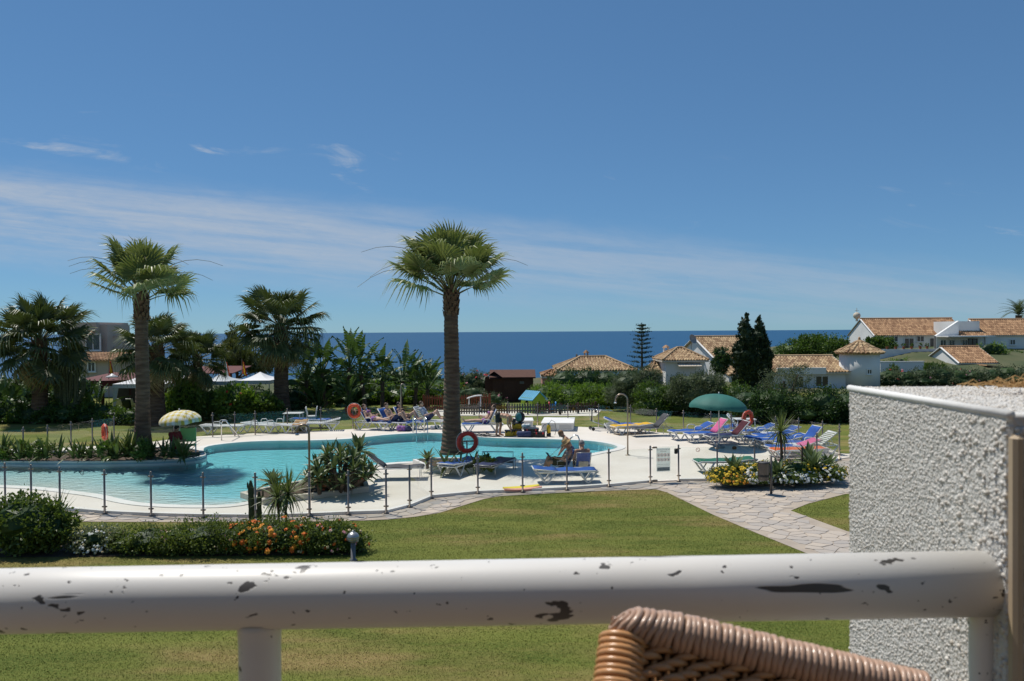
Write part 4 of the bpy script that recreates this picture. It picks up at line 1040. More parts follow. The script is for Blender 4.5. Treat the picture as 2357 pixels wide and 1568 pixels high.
# big multi-headed agave clump and its neighbours
c0 = P(783, 1128, .14); t = plant('agave_clump', 'huge many headed agave clump in the pool planter', 'agave', c0)
k = 0
for ring, (nn, rad, zz) in enumerate(((1, 0, 1.02), (5, .40, .90), (8, .74, .66), (9, .95, .36))):
    for i in range(nn):
        a = i * 2 * math.pi / nn + ring; loc = Vector((rad * math.cos(a), rad * math.sin(a) * .8, zz + random.uniform(-.1, .1)))
        MB().tube([(loc.x * .3, loc.y * .3, 0), loc], .05, 6).build('stem', BARK, t)
        rosette(t, loc, [SW[0], AG[1], AG[2]] if k % 3 else [AG[0], SW[1], AG[2]], 14, .52, -14, 80, 300 + k); k += 1
t = plant('agave', 'upright agave head behind the huge clump at the water edge', 'agave', P(826, 1108, .14)); MB().tube([(0, 0, 0), (0, 0, .85)], .07, 8).build('stem', BARK, t); rosette(t, Vector((0, 0, .85)), AG, 24, .62, -10, 82, 401)
MB().tube([(0, 0, 0), (.3, .1, .55)], .06, 8).build('stem', BARK, t); rosette(t, Vector((.3, .1, .55)), AG, 18, .55, -10, 80, 402)
t = plant('agave', 'broad leaved agave on a short stem left of the shower pole', 'agave', P(735, 1138, .14)); MB().tube([(0, 0, 0), (0, 0, .32)], .06, 8).build('stem', BARK, t); rosette(t, Vector((0, 0, .32)), AG, 26, .50, -15, 80, 403)
t = plant('agave', 'broad leaved agave behind the twin stemmed dracaena', 'agave', P(628, 1146, .14)); MB().tube([(0, 0, 0), (0, 0, .36)], .06, 8).build('stem', BARK, t); rosette(t, Vector((0, 0, .36)), AG, 26, .56, -15, 80, 404)
t = plant('agave', 'small pale agave in the left corner of the palm planter', 'agave', P(984, 1079, .14)); MB().tube([(0, 0, 0), (0, 0, .25)], .05, 8).build('stem', BARK, t); rosette(t, Vector((0, 0, .25)), AG, 18, .50, 5, 80, 405)
CYC = leafmat('cycad_leaf', (.020, .045, .012), (.06, .095, .025), rough=.4)
for px, py, la, ll, nn in ((1025, 1084, 'low dark cycad at the left foot of the central palm', .8, 20), (1092, 1080, 'low leafy plant at the right foot of the central palm', .6, 18), (1060, 1083, 'low cycad hiding the foot of the central palm', .62, 20)):
    t = plant('cycad', la, 'cycad', P(px, py, .14)); rosette(t, Vector((0, 0, .12)), SW, nn, ll, -6, 70, px)
t = plant('leafy_shrub', 'small round leaf shrub beside the navy lounger', 'shrub', P(1123, 1082, .14)); foliage('foliage', [(0, 0, .25, .3, .25, .25)], 420, (.11, .07), LG, t); MB().tube([(0, 0, 0), (0, 0, .25)], .03, 6).build('stem', BARK, t)
# row of sword leaved shrubs in the left planter
for px, hgt, la in ((8, 1.0, 'sword leaved clump at the left end of the pool planter'), (62, .95, 'second sword leaved clump from the left in the pool planter'), (122, 1.0, 'third sword leaved clump from the left in the pool planter'), (178, .9, 'sword leaved clump left of the orange lifebuoy'), (222, .8, 'sword leaved clump under the left lifebuoy'), (268, 1.1, 'tall sword leaved clump left of the slender palm'), (305, 1.15, 'tallest sword leaved clump at the slender palm foot'), (352, .95, 'sword leaved clump right of the slender palm'), (385, .9, 'sword leaved clump in front of the lifeguard'), (428, 1.05, 'sword leaved clump at the right tip of the pool planter')):
    t = plant('sword_leaf_clump', la, 'shrub', P(px, 1058 - random.uniform(0, 5), .22), 'sword leaved clumps in the long planter')
    for j in range(3): rosette(t, Vector((random.uniform(-.28, .28), random.uniform(-.2, .2), .02)), SW, 13, hgt * .9, 20, 84, int(px) * 3 + j)
for px, la in ((30, 'small flowering bush between the first two clumps of the left planter'), (95, 'small bush between clumps in the left planter'), (250, 'leafy bush below the left lifebuoy'), (330, 'leafy bush at the slender palm foot')):
    t = plant('planter_bush', la, 'shrub', P(px, 1057, .22)); foliage('foliage', [(0, 0, .3, .45, .3, .32)], 700, (.10, .06), LG, t); MB().tube([(0, 0, 0), (0, 0, .3)], .03, 6).build('stem', BARK, t)

# twin stemmed dracaena, yucca and column cacti in the near bed
b = P(647, 1222); t = plant('dracaena', 'twin stemmed dracaena with spiky heads in the near flower border', 'dracaena', b); t.rotation_euler = (0, 0, 0)
for x, h_, sd in ((-.06, .74, 1), (.13, .84, 2)):
    MB().tube([(x, 0, 0), (x * .8, 0, h_ * .5), (x * 1.3, 0, h_)], [.035, .03, .032], 8).build('stem', BARK, t)
    rosette(t, Vector((x * 1.3, 0, h_)), YL, 72, .68, -50, 86, 500 + sd)
DRYL = [blade(1, .05, .5, .3, FROND_DRY)] * 3
rosette(t, Vector((-.1, -.02, .78)), DRYL, 14, .42, -70, -20, 510)
b = P(130, 1262); t = plant('yucca', 'spiky yucca in front of the dark round bush', 'yucca', b); MB().tube([(0, 0, 0), (0, 0, .55)], .06, 8).build('stem', BARK, t); rosette(t, Vector((0, 0, .55)), YL, 60, .72, -35, 86, 520)
b = P(1797, 1104, .14); t = plant('yucca', 'small yucca tree on a thin stem in the flower bed', 'yucca', b); t.rotation_euler = (0, 0, 0); MB().tube([(0, 0, 0), (.03, 0, .8), (0, 0, 1.38)], [.05, .04, .045], 8).build('stem', BARK, t); rosette(t, Vector((0, 0, 1.38)), YL, 90, .72, -40, 88, 530)
MB().tube([(.72, .25, 0), (.72, .25, .9)], [.03, .028], 6).build('stem', BARK, t)
for px, py, L_, la in ((1690, 1108, .62, 'agave at the left end of the flower bed'), (1790, 1112, .55, 'agave just right of the litter bin'), (1872, 1104, .72, 'agave in the right half of the flower bed'), (1905, 1096, .55, 'agave at the right end of the flower bed'), (1862, 1082, .7, 'agave at the back of the flower bed')):
    t = plant('agave', la, 'agave', P(px, py, .14)); rosette(t, Vector((0, 0, .22)), AG, 26, L_, 8, 82, int(px)); MB().tube([(0, 0, 0), (0, 0, .25)], .06, 8).build('stem', BARK, t)
CACT = mat('cactus_skin', (.055, .075, .030), (.11, .115, .055), 9, .7, .5, 30); SPINE = mat('cactus_rib', (.16, .14, .08), None, rough=.9)
def column(t, pts, r, name='column', ribs=6):
    mb = MB(); n = 16; P_ = [Vector(p) for p in pts]; full = []
    for a, b_ in zip(P_[:-1], P_[1:]):
        k = max(2, int((b_ - a).length / .09)); full += [a.lerp(b_, i / k) for i in range(k)]
    full.append(P_[-1]); m = len(full); vs = []; fs = []
    for i, p in enumerate(full):
        d = (full[min(i + 1, m - 1)] - full[max(i - 1, 0)]).normalized(); a_ = d.orthogonal().normalized() if abs(d.z) < .99 else Vector((1, 0, 0)); b2 = d.cross(a_)
        rr = r * (1 + .07 * math.sin(i * 2.1)) * (1 if i < m - 2 else (.75 if i == m - 2 else .3))
        for k in range(n):
            q = 2 * math.pi * k / n; q_r = rr * (1 + .2 * (1 if k % 2 else -1) * .7); vs.append(p + a_ * math.cos(q) * q_r + b2 * math.sin(q) * q_r)
    for i in range(m - 1):
        for k in range(n): fs.append((i * n + k, i * n + (k + 1) % n, (i + 1) * n + (k + 1) % n, (i + 1) * n + k))
    fs.append(tuple((m - 1) * n + k for k in range(n)))
    return mb.add(vs, fs).build(name, CACT, t)
b = P(580, 1218); t = thing('column_cactus', 'taller column cactus standing before the pool fence', 'cactus', b); column(t, [(0, 0, 0), (-.02, 0, 1.12)], .058); column(t, [(-.05, 0, .92), (-.09, 0, .98), (-.09, 0, 1.08)], .022, 'bud')
b = P(597, 1216); t = thing('column_cactus', 'shorter column cactus beside the taller one', 'cactus', b); column(t, [(0, 0, 0), (.0, 0, .85)], .05); column(t, [(.05, 0, .7), (.09, 0, .76), (.09, 0, .9)], .02, 'bud')
b = at_base(152, 40.2); t = thing('candelabra_cactus', 'tall candelabra cactus with upright arms below the far left palm', 'cactus', b); Hc = Q(150, 838, 40.2).z
column(t, [(0, 0, 0), (0, 0, Hc)], .13)
for x, z0, z1 in ((-.55, 1.0, Hc * .82), (.5, .7, Hc * .9), (.85, 1.0, Hc * .75), (-.28, .8, Hc * .95), (.25, 1.2, Hc * .85)): column(t, [(0, 0, z0 * .7), (x * .7, .05, z0), (x, .05, z0 + .5), (x * 1.05, .05, z1)], .10)

# ------------------------------------------------------------------ leafy shrubs, hedges and trees
def shrub(name, label, cat, p, blobs, n, leaf, m, stems=((0, 0),), core=True, group=None, up=.35, clump=.16, shell=(.72, 1.02), blossom=None, stem_h=None):
    t = thing(name, label, cat, p, 0, group)
    foliage('foliage', blobs, n, leaf, m, t, clump=clump, shell=shell, up=up, zmin=.03)
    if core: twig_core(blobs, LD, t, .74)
    top = max(b_[2] for b_ in blobs)
    for sx, sy in stems: MB().tube([(sx, sy, 0), (sx * 1.2, sy * 1.1, top * .5), (sx * 1.5, sy * 1.2, top)], [.05, .04, .02], 7).build('stem', BARK, t)
    if blossom: blossoms(t, blobs, *blossom)
    return t
def petal_mesh(r, m, k=6):
    mb = MB(); c_ = (0, 0, r * .35)
    for i in range(k):
        a = 2 * math.pi * i / k; b2 = a + 2 * math.pi / k * .8; mb.add([c_, (r * math.cos(a), r * math.sin(a), 0), (r * 1.1 * math.cos((a + b2) / 2), r * 1.1 * math.sin((a + b2) / 2), -.1 * r), (r * math.cos(b2), r * math.sin(b2), 0)], [(0, 1, 2, 3)])
    mb.ball((0, 0, r * .2), r * .35, 6, 4); return mb.mesh('blossom', m)
def blossoms(t, blobs, n, r, mats_, seed=0, shell=(.98, 1.12), up=.25, most=90):
    p, o, _ = blob_points(blobs, n, .05, shell, n, .06); meshes = [petal_mesh(r, m) for m in mats_]
    for i in range(n):
        if i >= most: break
        q = Vector(o[i]); q.z = abs(q.z) + up; rot = q.to_track_quat('Z', 'Y').to_euler()
        ob('blossom', meshes[i % len(meshes)], t, loc=p[i], rot=rot, scale=random.uniform(.7, 1.3))
FO = mat('orange_petal', (.75, .17, .015), (.62, .10, .01), 9, .7); FO2 = mat('amber_petal', (.80, .30, .02), None, rough=.7); FW = mat('white_petal', (.78, .78, .72), None, rough=.7); FP = mat('pink_petal', (.62, .25, .28), None, rough=.7); FY = mat('yellow_petal', (.72, .50, .02), (.62, .38, .02), 8, .7); FR = mat('red_petal', (.5, .02, .02), None, rough=.7); FC = mat('cream_petal', (.66, .52, .30), None, rough=.7)
NEARLEAF = leafmat('border_leaf', (.042, .068, .015), (.140, .170, .042))
ROUND = leafmat('round_bush_leaf', (.032, .060, .014), (.115, .150, .034), rough=.42)
def bp(px, py, z=0.0): return P(px, py, z)
shrub('round_bush', 'large dark round bush at the left end of the near border', 'bush', bp(62, 1272), [(0, 0, .62, .82, .6, .55), (-.5, .1, .55, .6, .5, .45), (.45, 0, .5, .55, .5, .45), (0, 0, .25, .7, .5, .22)], 9500, (.085, .05), ROUND, stems=((0, 0), (.2, .1), (-.25, 0)), clump=.11)
shrub('white_flowering_shrub', 'low shrub covered in small white flowers in the near border', 'shrub', bp(225, 1270), [(0, 0, .25, .48, .38, .26), (-.3, 0, .18, .3, .3, .2), (.35, .05, .2, .3, .3, .2)], 4200, (.06, .035), leafmat('pale_leaf', (.07, .09, .04), (.22, .24, .13)), blossom=(260, .024, [FW, FW, FC], 0, (1.0, 1.14), .3, 260))
shrub('green_border_shrub', 'low green shrub with a few buds left of the orange flowers', 'shrub', bp(345, 1272), [(0, 0, .25, .7, .4, .27), (-.45, 0, .2, .4, .35, .22), (.5, 0, .24, .5, .38, .26)], 7200, (.055, .03), NEARLEAF, stems=((0, 0), (.5, 0), (-.4, 0)), blossom=(30, .016, [FP, FC]))
shrub('green_border_shrub', 'green shrub with tiny pink flowers in the middle of the near border', 'shrub', bp(480, 1272), [(0, 0, .3, .75, .45, .34), (.55, 0, .28, .5, .4, .32), (-.55, 0, .26, .5, .4, .3)], 8600, (.055, .03), NEARLEAF, stems=((0, 0), (.5, 0), (-.4, 0)), blossom=(55, .018, [FP, FC]))
shrub('orange_lantana', 'lantana shrub full of orange flower heads under the dracaena', 'shrub', bp(632, 1270), [(0, 0, .3, .75, .45, .36), (.5, 0, .28, .55, .4, .34), (-.55, 0, .28, .5, .4, .32)], 8600, (.055, .032), NEARLEAF, stems=((0, 0), (.5, 0), (-.4, 0)), blossom=(240, .042, [FO, FO2, FO], 0, (1.0, 1.14), .2, 240))
shrub('pink_lantana', 'lantana shrub with pinkish flowers behind the bollard lamp', 'shrub', bp(768, 1270), [(0, 0, .28, .5, .4, .33), (.35, 0, .25, .4, .35, .28), (-.4, 0, .28, .45, .4, .32)], 7000, (.055, .032), NEARLEAF, stems=((0, 0), (.3, 0), (-.3, 0)), blossom=(90, .026, [FP, FC, FO], 0, (1.0, 1.18), .2))
MULCH = MB(); MULCH.poly([g([(-60, 1284), (150, 1283), (400, 1281), (640, 1280), (800, 1279), (845, 1268), (820, 1252), (600, 1246), (300, 1246), (-60, 1246)])], .012)
o = MULCH.build('border_soil', SOIL); struct(o)
# the flower bed by the gate
FBT = leafmat('daisy_leaf', (.045, .080, .018), (.13, .17, .045))
def mound(px, py, label, rx, ry, h_, cols, nb, n=2600, name='daisy_clump'):
    shrub(name, label, 'flowers', bp(px, py, .14), [(0, 0, h_ * .5, rx, ry, h_ * .55)], n, (.055, .03), FBT, blossom=(int(nb * 3.4), .036, cols, 0, (1.0, 1.16), .6, int(nb * 3.4)), group='flower clumps in the bed by the gate')
mound(1668, 1112, 'yellow flowering clump at the left corner of the flower bed', .50, .40, .42, [FY], 60)
mound(1720, 1110, 'yellow flowering clump left of the litter bin', .50, .42, .48, [FY, FY, FW], 60)
mound(1742, 1114, 'white flowering clump left of the litter bin', .38, .3, .30, [FW], 45)
mound(1762, 1103, 'yellow flowering clump behind the litter bin', .5, .45, .45, [FY], 40)
mound(1815, 1113, 'white flowering clump right of the litter bin', .42, .3, .30, [FW], 45)
mound(1838, 1104, 'yellow flowering clump between the two right agaves', .55, .45, .50, [FY], 60)
mound(1860, 1112, 'white flowering clump at the kerb below the right agave', .36, .28, .28, [FW], 40)
mound(1912, 1106, 'yellow flowering clump at the right end of the flower bed', .45, .4, .42, [FY, FW], 55)
mound(1690, 1117, 'low orange yellow clump at the kerb corner of the bed', .34, .24, .22, [FO2, FY], 40, 1400)

# hedges and trees behind the far fence
def hedge(name, label, cat, px0, px1, ytop, Y, depth, n, leaf, m, seed=0, lump=.5, group=None, jag=.25, blossom=None, base=0.0):
    a, b2 = Q(px0, ytop, Y), Q(px1, ytop, Y); L_ = b2.x - a.x; H = (a.z + b2.z) / 2 - base; R_ = random.Random(seed + int(px0)); k = max(2, int(L_ / (lump * 1.6)))
    blobs = []
    for i in range(k):
        x = -L_ / 2 + L_ * (i + .5) / k; hh = H * (1 - jag * R_.random())
        blobs.append((x, R_.uniform(-.2, .2), hh * .55, L_ / k * .85, depth * .5, hh * .48)); blobs.append((x + R_.uniform(-.2, .2), -depth * .15, hh * .28, L_ / k * .8, depth * .5, hh * .34))
    p = Vector(((a.x + b2.x) / 2, Y, base))
    return shrub(name, label, cat, p, blobs, n, leaf, m, stems=[(-L_ * .3, 0), (0, 0), (L_ * .3, 0)], group=group, clump=.14, blossom=blossom)
hedge('oleander_hedge', 'bright green hedge behind the toy house', 'hedge', 1236, 1480, 876, 46.5, 2.2, 20000, (.17, .055), LB, lump=.7)
hedge('clipped_hedge', 'darker clipped hedge rising above the bright one', 'hedge', 1275, 1470, 846, 53.5, 2.2, 10000, (.15, .06), LD, jag=.12, lump=.8)
hedge('oleander_hedge', 'dark green hedge behind the green parasol', 'hedge', 1475, 1720, 882, 42.5, 2.2, 16000, (.17, .06), LG, lump=.7)
hedge('oleander_hedge', 'dark green hedge right of the cypresses', 'hedge', 1690, 1975, 893, 38.5, 2.2, 15000, (.16, .06), LD, lump=.7, jag=.2)
hedge('leafy_hedge', 'bright leafy hedge between the strelitzias and the central palm', 'hedge', 815, 1060, 872, 49.5, 2, 14000, (.16, .06), LB, lump=.7)
hedge('pink_oleander', 'oleander bush with reddish blooms right of the central palm', 'hedge', 1040, 1130, 846, 52, 2, 6500, (.16, .05), LO, blossom=(40, .09, [FP, FR]))
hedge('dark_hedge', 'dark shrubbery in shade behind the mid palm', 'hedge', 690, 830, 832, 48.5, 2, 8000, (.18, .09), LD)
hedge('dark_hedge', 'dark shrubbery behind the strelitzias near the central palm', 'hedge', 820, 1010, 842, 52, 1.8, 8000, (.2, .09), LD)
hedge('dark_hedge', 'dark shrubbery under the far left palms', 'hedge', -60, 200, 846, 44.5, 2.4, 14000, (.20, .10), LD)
hedge('dark_hedge', 'low dark shrubs along the far left path', 'hedge', -60, 262, 925, 40, 1.2, 8000, (.14, .07), LG)
hedge('dark_hedge', 'low shrubs below the restaurant tents', 'hedge', 235, 345, 940, 39, 1.0, 3500, (.12, .07), LG)
for px, yt, w, la in ((428, 872, 1.05, 'pale leaved shrub in front of the white tent'), (545, 885, 1.25, 'pale leaved shrub left of the mid palm trunk'), (482, 905, .8, 'smaller shrub between the two pale leaved ones'), (612, 905, .8, 'shrub with red flowers touching the mid palm trunk')):
    H = Q(px, yt, 40.5).z; shrub('broadleaf_shrub', la, 'shrub', at_base(px, 40.5), [(0, 0, H * .62, w * .8, .7, H * .36), (-w * .45, 0, H * .4, w * .55, .6, H * .32), (w * .45, .1, H * .42, w * .55, .6, H * .34), (0, 0, H * .2, w * .7, .6, H * .2)], 4200, (.20, .12), LB if yt < 900 else LG, blossom=(16, .06, [FR]) if px > 540 else None)
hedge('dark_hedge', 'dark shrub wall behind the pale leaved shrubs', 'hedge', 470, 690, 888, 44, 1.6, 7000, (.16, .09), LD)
hedge('oleander_spray', 'loose pinkish oleander sprays in front of the brown shed', 'hedge', 1062, 1150, 886, 46, 1.0, 2200, (.14, .04), LO, jag=.4, blossom=(24, .06, [FP]))
def tree(name, label, px, base_py, Y, crown, n, leaf, m, trunk_r=.14, zb=0.0, core=.6, clump=.14):
    """crown: list of (px, py, rx_px, ry_px)"""
    b = at_base(px, Y, zb); t = thing(name, label, 'tree', b); s = Y / FPX; blobs = []
    for cx_, cy_, rx, ry in crown:
        q = Q(cx_, cy_, Y); blobs.append((q.x - b.x, random.uniform(-.3, .3), q.z - zb, rx * s, rx * s * .8, ry * s))
    cr = foliage('crown', blobs, n, leaf, m, t, clump=clump)
    if core: twig_core(blobs, m, t, core)
    tz = max(b_[2] for b_ in blobs)
    MB().tube([(0, 0, 0), (.05, 0, tz * .4), (0, .05, tz * .85)], [trunk_r, trunk_r * .7, trunk_r * .3], 9).build('trunk', BARK, t)
    for b_ in blobs: MB().tube([(.05, 0, tz * .3), (b_[0] * .6, b_[1] * .6, (tz * .3 + b_[2]) / 2), b_[:3]], [trunk_r * .5, trunk_r * .35, trunk_r * .15], 6).build('limb', BARK, t)
    return t
tree('olive_tree', 'grey green olive tree left of the white villa', 1470, 940, 44, [(1470, 905, 58, 40), (1440, 880, 34, 24), (1490, 872, 34, 28), (1420, 910, 28, 26)], 9500, (.15, .035), LO)
tree('olive_tree', 'grey green olive tree in front of the white villa', 1600, 940, 41.5, [(1600, 905, 62, 38), (1580, 880, 36, 22), (1630, 878, 36, 24), (1560, 915, 30, 28)], 10000, (.15, .035), LO)
tree('bare_pepper_tree', 'thin grey tree with sparse crown right of the cypresses', 1805, 960, 39.5, [(1800, 880, 50, 34), (1838, 862, 32, 24), (1770, 905, 36, 30), (1830, 905, 36, 30)], 5500, (.12, .03), LO, core=0, trunk_r=.2)
tree('holm_oak', 'spreading dark tree behind the round tower', 1880, 830, 82, [(1880, 800, 60, 24), (1830, 806, 44, 20), (1920, 795, 36, 20), (1860, 785, 30, 14)], 9000, (.24, .12), LG, zb=1.0)
tree('garden_tree', 'small round tree against the big white house', 2032, 800, 84, [(2032, 790, 30, 16), (2005, 788, 20, 10)], 2600, (.22, .12), LG, zb=1.5)
tree('conifer', 'dark conifer mass behind the restaurant flags', 545, 850, 56, [(545, 820, 36, 38), (580, 832, 32, 26), (530, 780, 16, 34), (600, 845, 30, 16)], 6500, (.26, .07), leafmat('conifer_needle', (.030, .045, .012), (.10, .105, .025)))
tree('garden_tree', 'dark small tree against the villa gable', 1660, 880, 62, [(1662, 815, 17, 15), (1655, 840, 20, 22), (1672, 830, 14, 16)], 2600, (.2, .08), LD)
# cypress pair
CYPL = leafmat('cypress_leaf', (.008, .018, .008), (.030, .048, .016), rough=.6, trans=.08)
def cypress(px, top, Y, w, label, seed):
    R_ = random.Random(seed); b = at_base(px, Y); H = Q(px, top, Y).z; t = thing('cypress', label, 'tree', b); blobs = []; s = Y / FPX
    for i in range(16):
        u = i / 15; z = H * (.02 + .95 * u); r = w * s * .5 * (math.sin(math.pi * min(1, .25 + .75 * u)) ** .7 * .95 + .08) if u > .2 else w * s * .46
        if i == 15: r = .16
        blobs.append((R_.uniform(-.12, .12), R_.uniform(-.12, .12), z, r, r, H / 15 * 1.15))
    foliage('crown', blobs, 16000, (.20, .07), CYPL, t, clump=.10, up=1.1, shell=(.8, 1.05)); twig_core(blobs, CYPL, t, .82)
    MB().tube([(0, 0, 0), (0, 0, H * .8)], [.2, .05], 8).build('trunk', BARK, t)
cypress(1716, 728, 56, 58, 'taller dark cypress beside the white villa', 5)
cypress(1748, 734, 57, 58, 'second dark cypress on the right of the pair', 9)
# norfolk pine: tiers of level branches
b = at_base(1478, 63, -1.5); t = thing('norfolk_pine', 'tiered norfolk pine standing against the sea', 'tree', b); Hn = Q(1478, 742, 63).z + 1.5
MB().tube([(0, 0, 0), (0, 0, Hn)], [.16, .02], 8).build('trunk', BARK, t)
NPL = leafmat('norfolk_needle', (.010, .024, .012), (.035, .055, .024), rough=.6, trans=.08)
z = 1.6; tier = 0
while z < Hn - .1:
    u = (z - 1.6) / (Hn - 1.6); L_ = (1.25 * (1 - u) ** .8 + .22); vsum = []; fsum = []
    pts = []; outs = []
    for k in range(7):
        a = k * 2 * math.pi / 7 + tier * .5 + random.uniform(-.15, .15); l = L_ * random.uniform(.75, 1.1)
        for q in range(30):
            rr = l * random.random() ** .6; w = .06 + .10 * (rr / l) * (1 if rr > l * .45 else .5); pts.append((rr * math.cos(a) + random.gauss(0, w), rr * math.sin(a) + random.gauss(0, w), z + .10 * rr + .10 * (rr / l) ** 3 + random.gauss(0, .03))); outs.append((math.cos(a), math.sin(a), .3))
    v, f = leaf_cards(np.array(pts), np.array(outs), .15, .06, .4)
    ob('branch_tier', npmesh('branch_tier', v, f, NPL), t, kind='stuff')
    z += .44 * (1.1 - .55 * u); tier += 1
# ------------------------------------------------------------------ buildings
TILE = mat('roof_tile', (.58, .42, .24), (.20, .11, .06), 1.3, .9, .3, 20, attr=True)
TILE_P = mat('roof_tile_pink', (.54, .33, .18), (.22, .115, .06), 1.3, .9, .3, 20, attr=True)
EAVE = mat('cream_eave', (.66, .58, .46), (.56, .48, .38), 2, .9)
PANE = mat('dark_window_pane', (.02, .025, .03), (.05, .055, .06), 2, .12, spec=.6)
CREAMW = mat('cream_render', (.52, .44, .37), (.46, .38, .32), .8, .9, wpos=True)
def roof_plane(parent, poly, m=TILE, pitch=.23, row=.40, name='roof_tile_field'):
    """barrel tiles over one roof slope; poly = eave left, eave right, then the upper corners"""
    poly = [Vector(p) for p in poly]; e0, e1 = poly[0], poly[1]; u = (e1 - e0).normalized(); nrm = (e1 - e0).cross(poly[-1] - e0).normalized()
    if nrm.z < 0: nrm = -nrm
    v = nrm.cross(u)
    if v.z < 0: v = -v
    uv = [((p - e0).dot(u), (p - e0).dot(v)) for p in poly]; n = len(uv); mb = MB()
    # closed slab under the tiles
    mb.add([p - nrm * .02 for p in poly] + [p - nrm * .12 for p in poly], [tuple(range(n)), tuple(range(2 * n - 1, n - 1, -1))] + [(i, (i + 1) % n, n + (i + 1) % n, n + i) for i in range(n)])
    u0, u1 = min(q[0] for q in uv), max(q[0] for q in uv); k = max(1, int((u1 - u0) / pitch))
    for i in range(k):
        uc = u0 + (u1 - u0) * (i + .5) / k; ys = []
        for a in range(n):
            p, q = uv[a], uv[(a + 1) % n]
            if (p[0] - uc) * (q[0] - uc) <= 0 and abs(p[0] - q[0]) > 1e-6: ys.append(p[1] + (q[1] - p[1]) * (uc - p[0]) / (q[0] - p[0]))
        if len(ys) < 2: continue
        v0, v1 = min(ys), max(ys)
        if v1 - v0 < .08: continue
        r = max(1, round((v1 - v0) / row)); w = (u1 - u0) / k * .40; hgt = w * .75
        for j in range(r):
            a0, a1 = v0 + (v1 - v0) * j / r - .03, v0 + (v1 - v0) * (j + 1) / r; sh = random.uniform(-.012, .012)
            vs = []
            for vv, sc in ((a0, 1.08), (a1, .9)):
                o = e0 + v * vv + nrm * (.012 if vv == a0 else -.004)
                for ang in (0, .33, .67, 1): vs.append(o + u * (uc + sh - math.cos(ang * math.pi) * w * sc) + nrm * (math.sin(ang * math.pi) * hgt * sc))
            mb.add(vs, [(0, 1, 5, 4), (1, 2, 6, 5), (2, 3, 7, 6), (0, 3, 2, 1)])
    return mb.build(name, m, parent, kind='stuff')
def window(parent, c, w, h, ax='x', frame=WALLW, name='window', door=False):
    """c on the wall face; ax: wall runs along x (facing -y) or along y (facing -x)"""
    d = (w, .05, h) if ax == 'x' else (.05, w, h)
    f = MB(); t_ = .07
    for s in (-1, 1):
        if ax == 'x': f.box((c[0] + s * (w / 2 + t_ / 2), c[1], c[2]), (t_, .12, h + 2 * t_)); f.box((c[0], c[1], c[2] + s * (h / 2 + t_ / 2)), (w, .12, t_))
        else: f.box((c[0], c[1] + s * (w / 2 + t_ / 2), c[2]), (.12, t_, h + 2 * t_)); f.box((c[0], c[1], c[2] + s * (h / 2 + t_ / 2)), (.12, w, t_))
    fo = f.build(name, frame, parent)
    MB().box(c, d).build('pane', PANE, fo)
    g2 = MB().box((c[0] - (.03 if ax != 'x' else 0), c[1] - (.03 if ax == 'x' else 0), c[2]), (.05, .05, h) if ax == 'x' else (.05, .05, h)); g2.build('mullion', frame, fo)
    if not door: MB().box((c[0] - (.06 if ax != 'x' else 0), c[1] - (.06 if ax == 'x' else 0), c[2] - h / 2 - t_ - .02), (w + .24, .16, .05) if ax == 'x' else (.16, w + .24, .05)).build('sill', frame, fo)
    return fo
def gable_house(t, x0, x1, y0, y1, zb, ze, zr, m=WALLW, tile=TILE, over=.35, end=.25, wallname='wall'):
    """ridge along x; local coordinates of the thing"""
    ym = (y0 + y1) / 2; mb = MB(); v = []
    for x in (x0, x1): v += [(x, y0, zb), (x, y1, zb), (x, y1, ze), (x, ym, zr - .12), (x, y0, ze)]
    mb.add(v, [(0, 4, 3, 2, 1), (5, 6, 7, 8, 9), (0, 5, 9, 4), (1, 2, 7, 6), (2, 3, 8, 7), (4, 9, 8, 3)]); mb.build(wallname, m, t)
    sl = (zr - ze) / (ym - y0)
    roof_plane(t, [(x0 - end, y0 - over, ze - over * sl + .06), (x1 + end, y0 - over, ze - over * sl + .06), (x1 + end, ym, zr + .06), (x0 - end, ym, zr + .06)], tile)
    roof_plane(t, [(x1 + end, y1 + over, ze - over * sl + .06), (x0 - end, y1 + over, ze - over * sl + .06), (x0 - end, ym, zr + .06), (x1 + end, ym, zr + .06)], tile)
    MB().tube([(x0 - end - .02, ym, zr + .10), (x1 + end + .02, ym, zr + .10)], .11, 8).build('ridge_cap', tile, t)
    for x in (x0 - end + .04, x1 + end - .04):
        for ya in (y0 - over, y1 + over): MB().tube([(x, ya, ze - over * sl + .02), (x, ym, zr + .03)], .09, 4).build('verge', m, t)
    MB().box(((x0 + x1) / 2, y0 - over + .02, ze - over * sl - .02), (x1 - x0 + 2 * end, .10, .10)).build('eave', EAVE, t)
def hip(t, x0, x1, y0, y1, ze, zr, rl, tile=TILE, over=.3):
    xm, ym = (x0 + x1) / 2, (y0 + y1) / 2; a, b, c, d = (x0 - over, y0 - over, ze), (x1 + over, y0 - over, ze), (x1 + over, y1 + over, ze), (x0 - over, y1 + over, ze); r0, r1 = (xm - rl / 2, ym, zr), (xm + rl / 2, ym, zr)
    roof_plane(t, [a, b, r1, r0], tile); roof_plane(t, [c, d, r0, r1], tile); roof_plane(t, [b, c, r1], tile); roof_plane(t, [d, a, r0], tile)
    for p, q in ((a, r0), (b, r1), (c, r1), (d, r0), (r0, r1)): MB().tube([Vector(p) + Vector((0, 0, .05)), Vector(q) + Vector((0, 0, .07))], .10, 7).build('ridge_cap', tile, t)
    MB().box((xm, y0 - over + .03, ze - .12), (x1 - x0 + 2 * over - .06, .10, .14)).build('eave', EAVE, t)
    MB().box((x0 - over + .03, ym, ze - .12), (.10, y1 - y0 + 2 * over - .3, .14)).build('eave', EAVE, t)
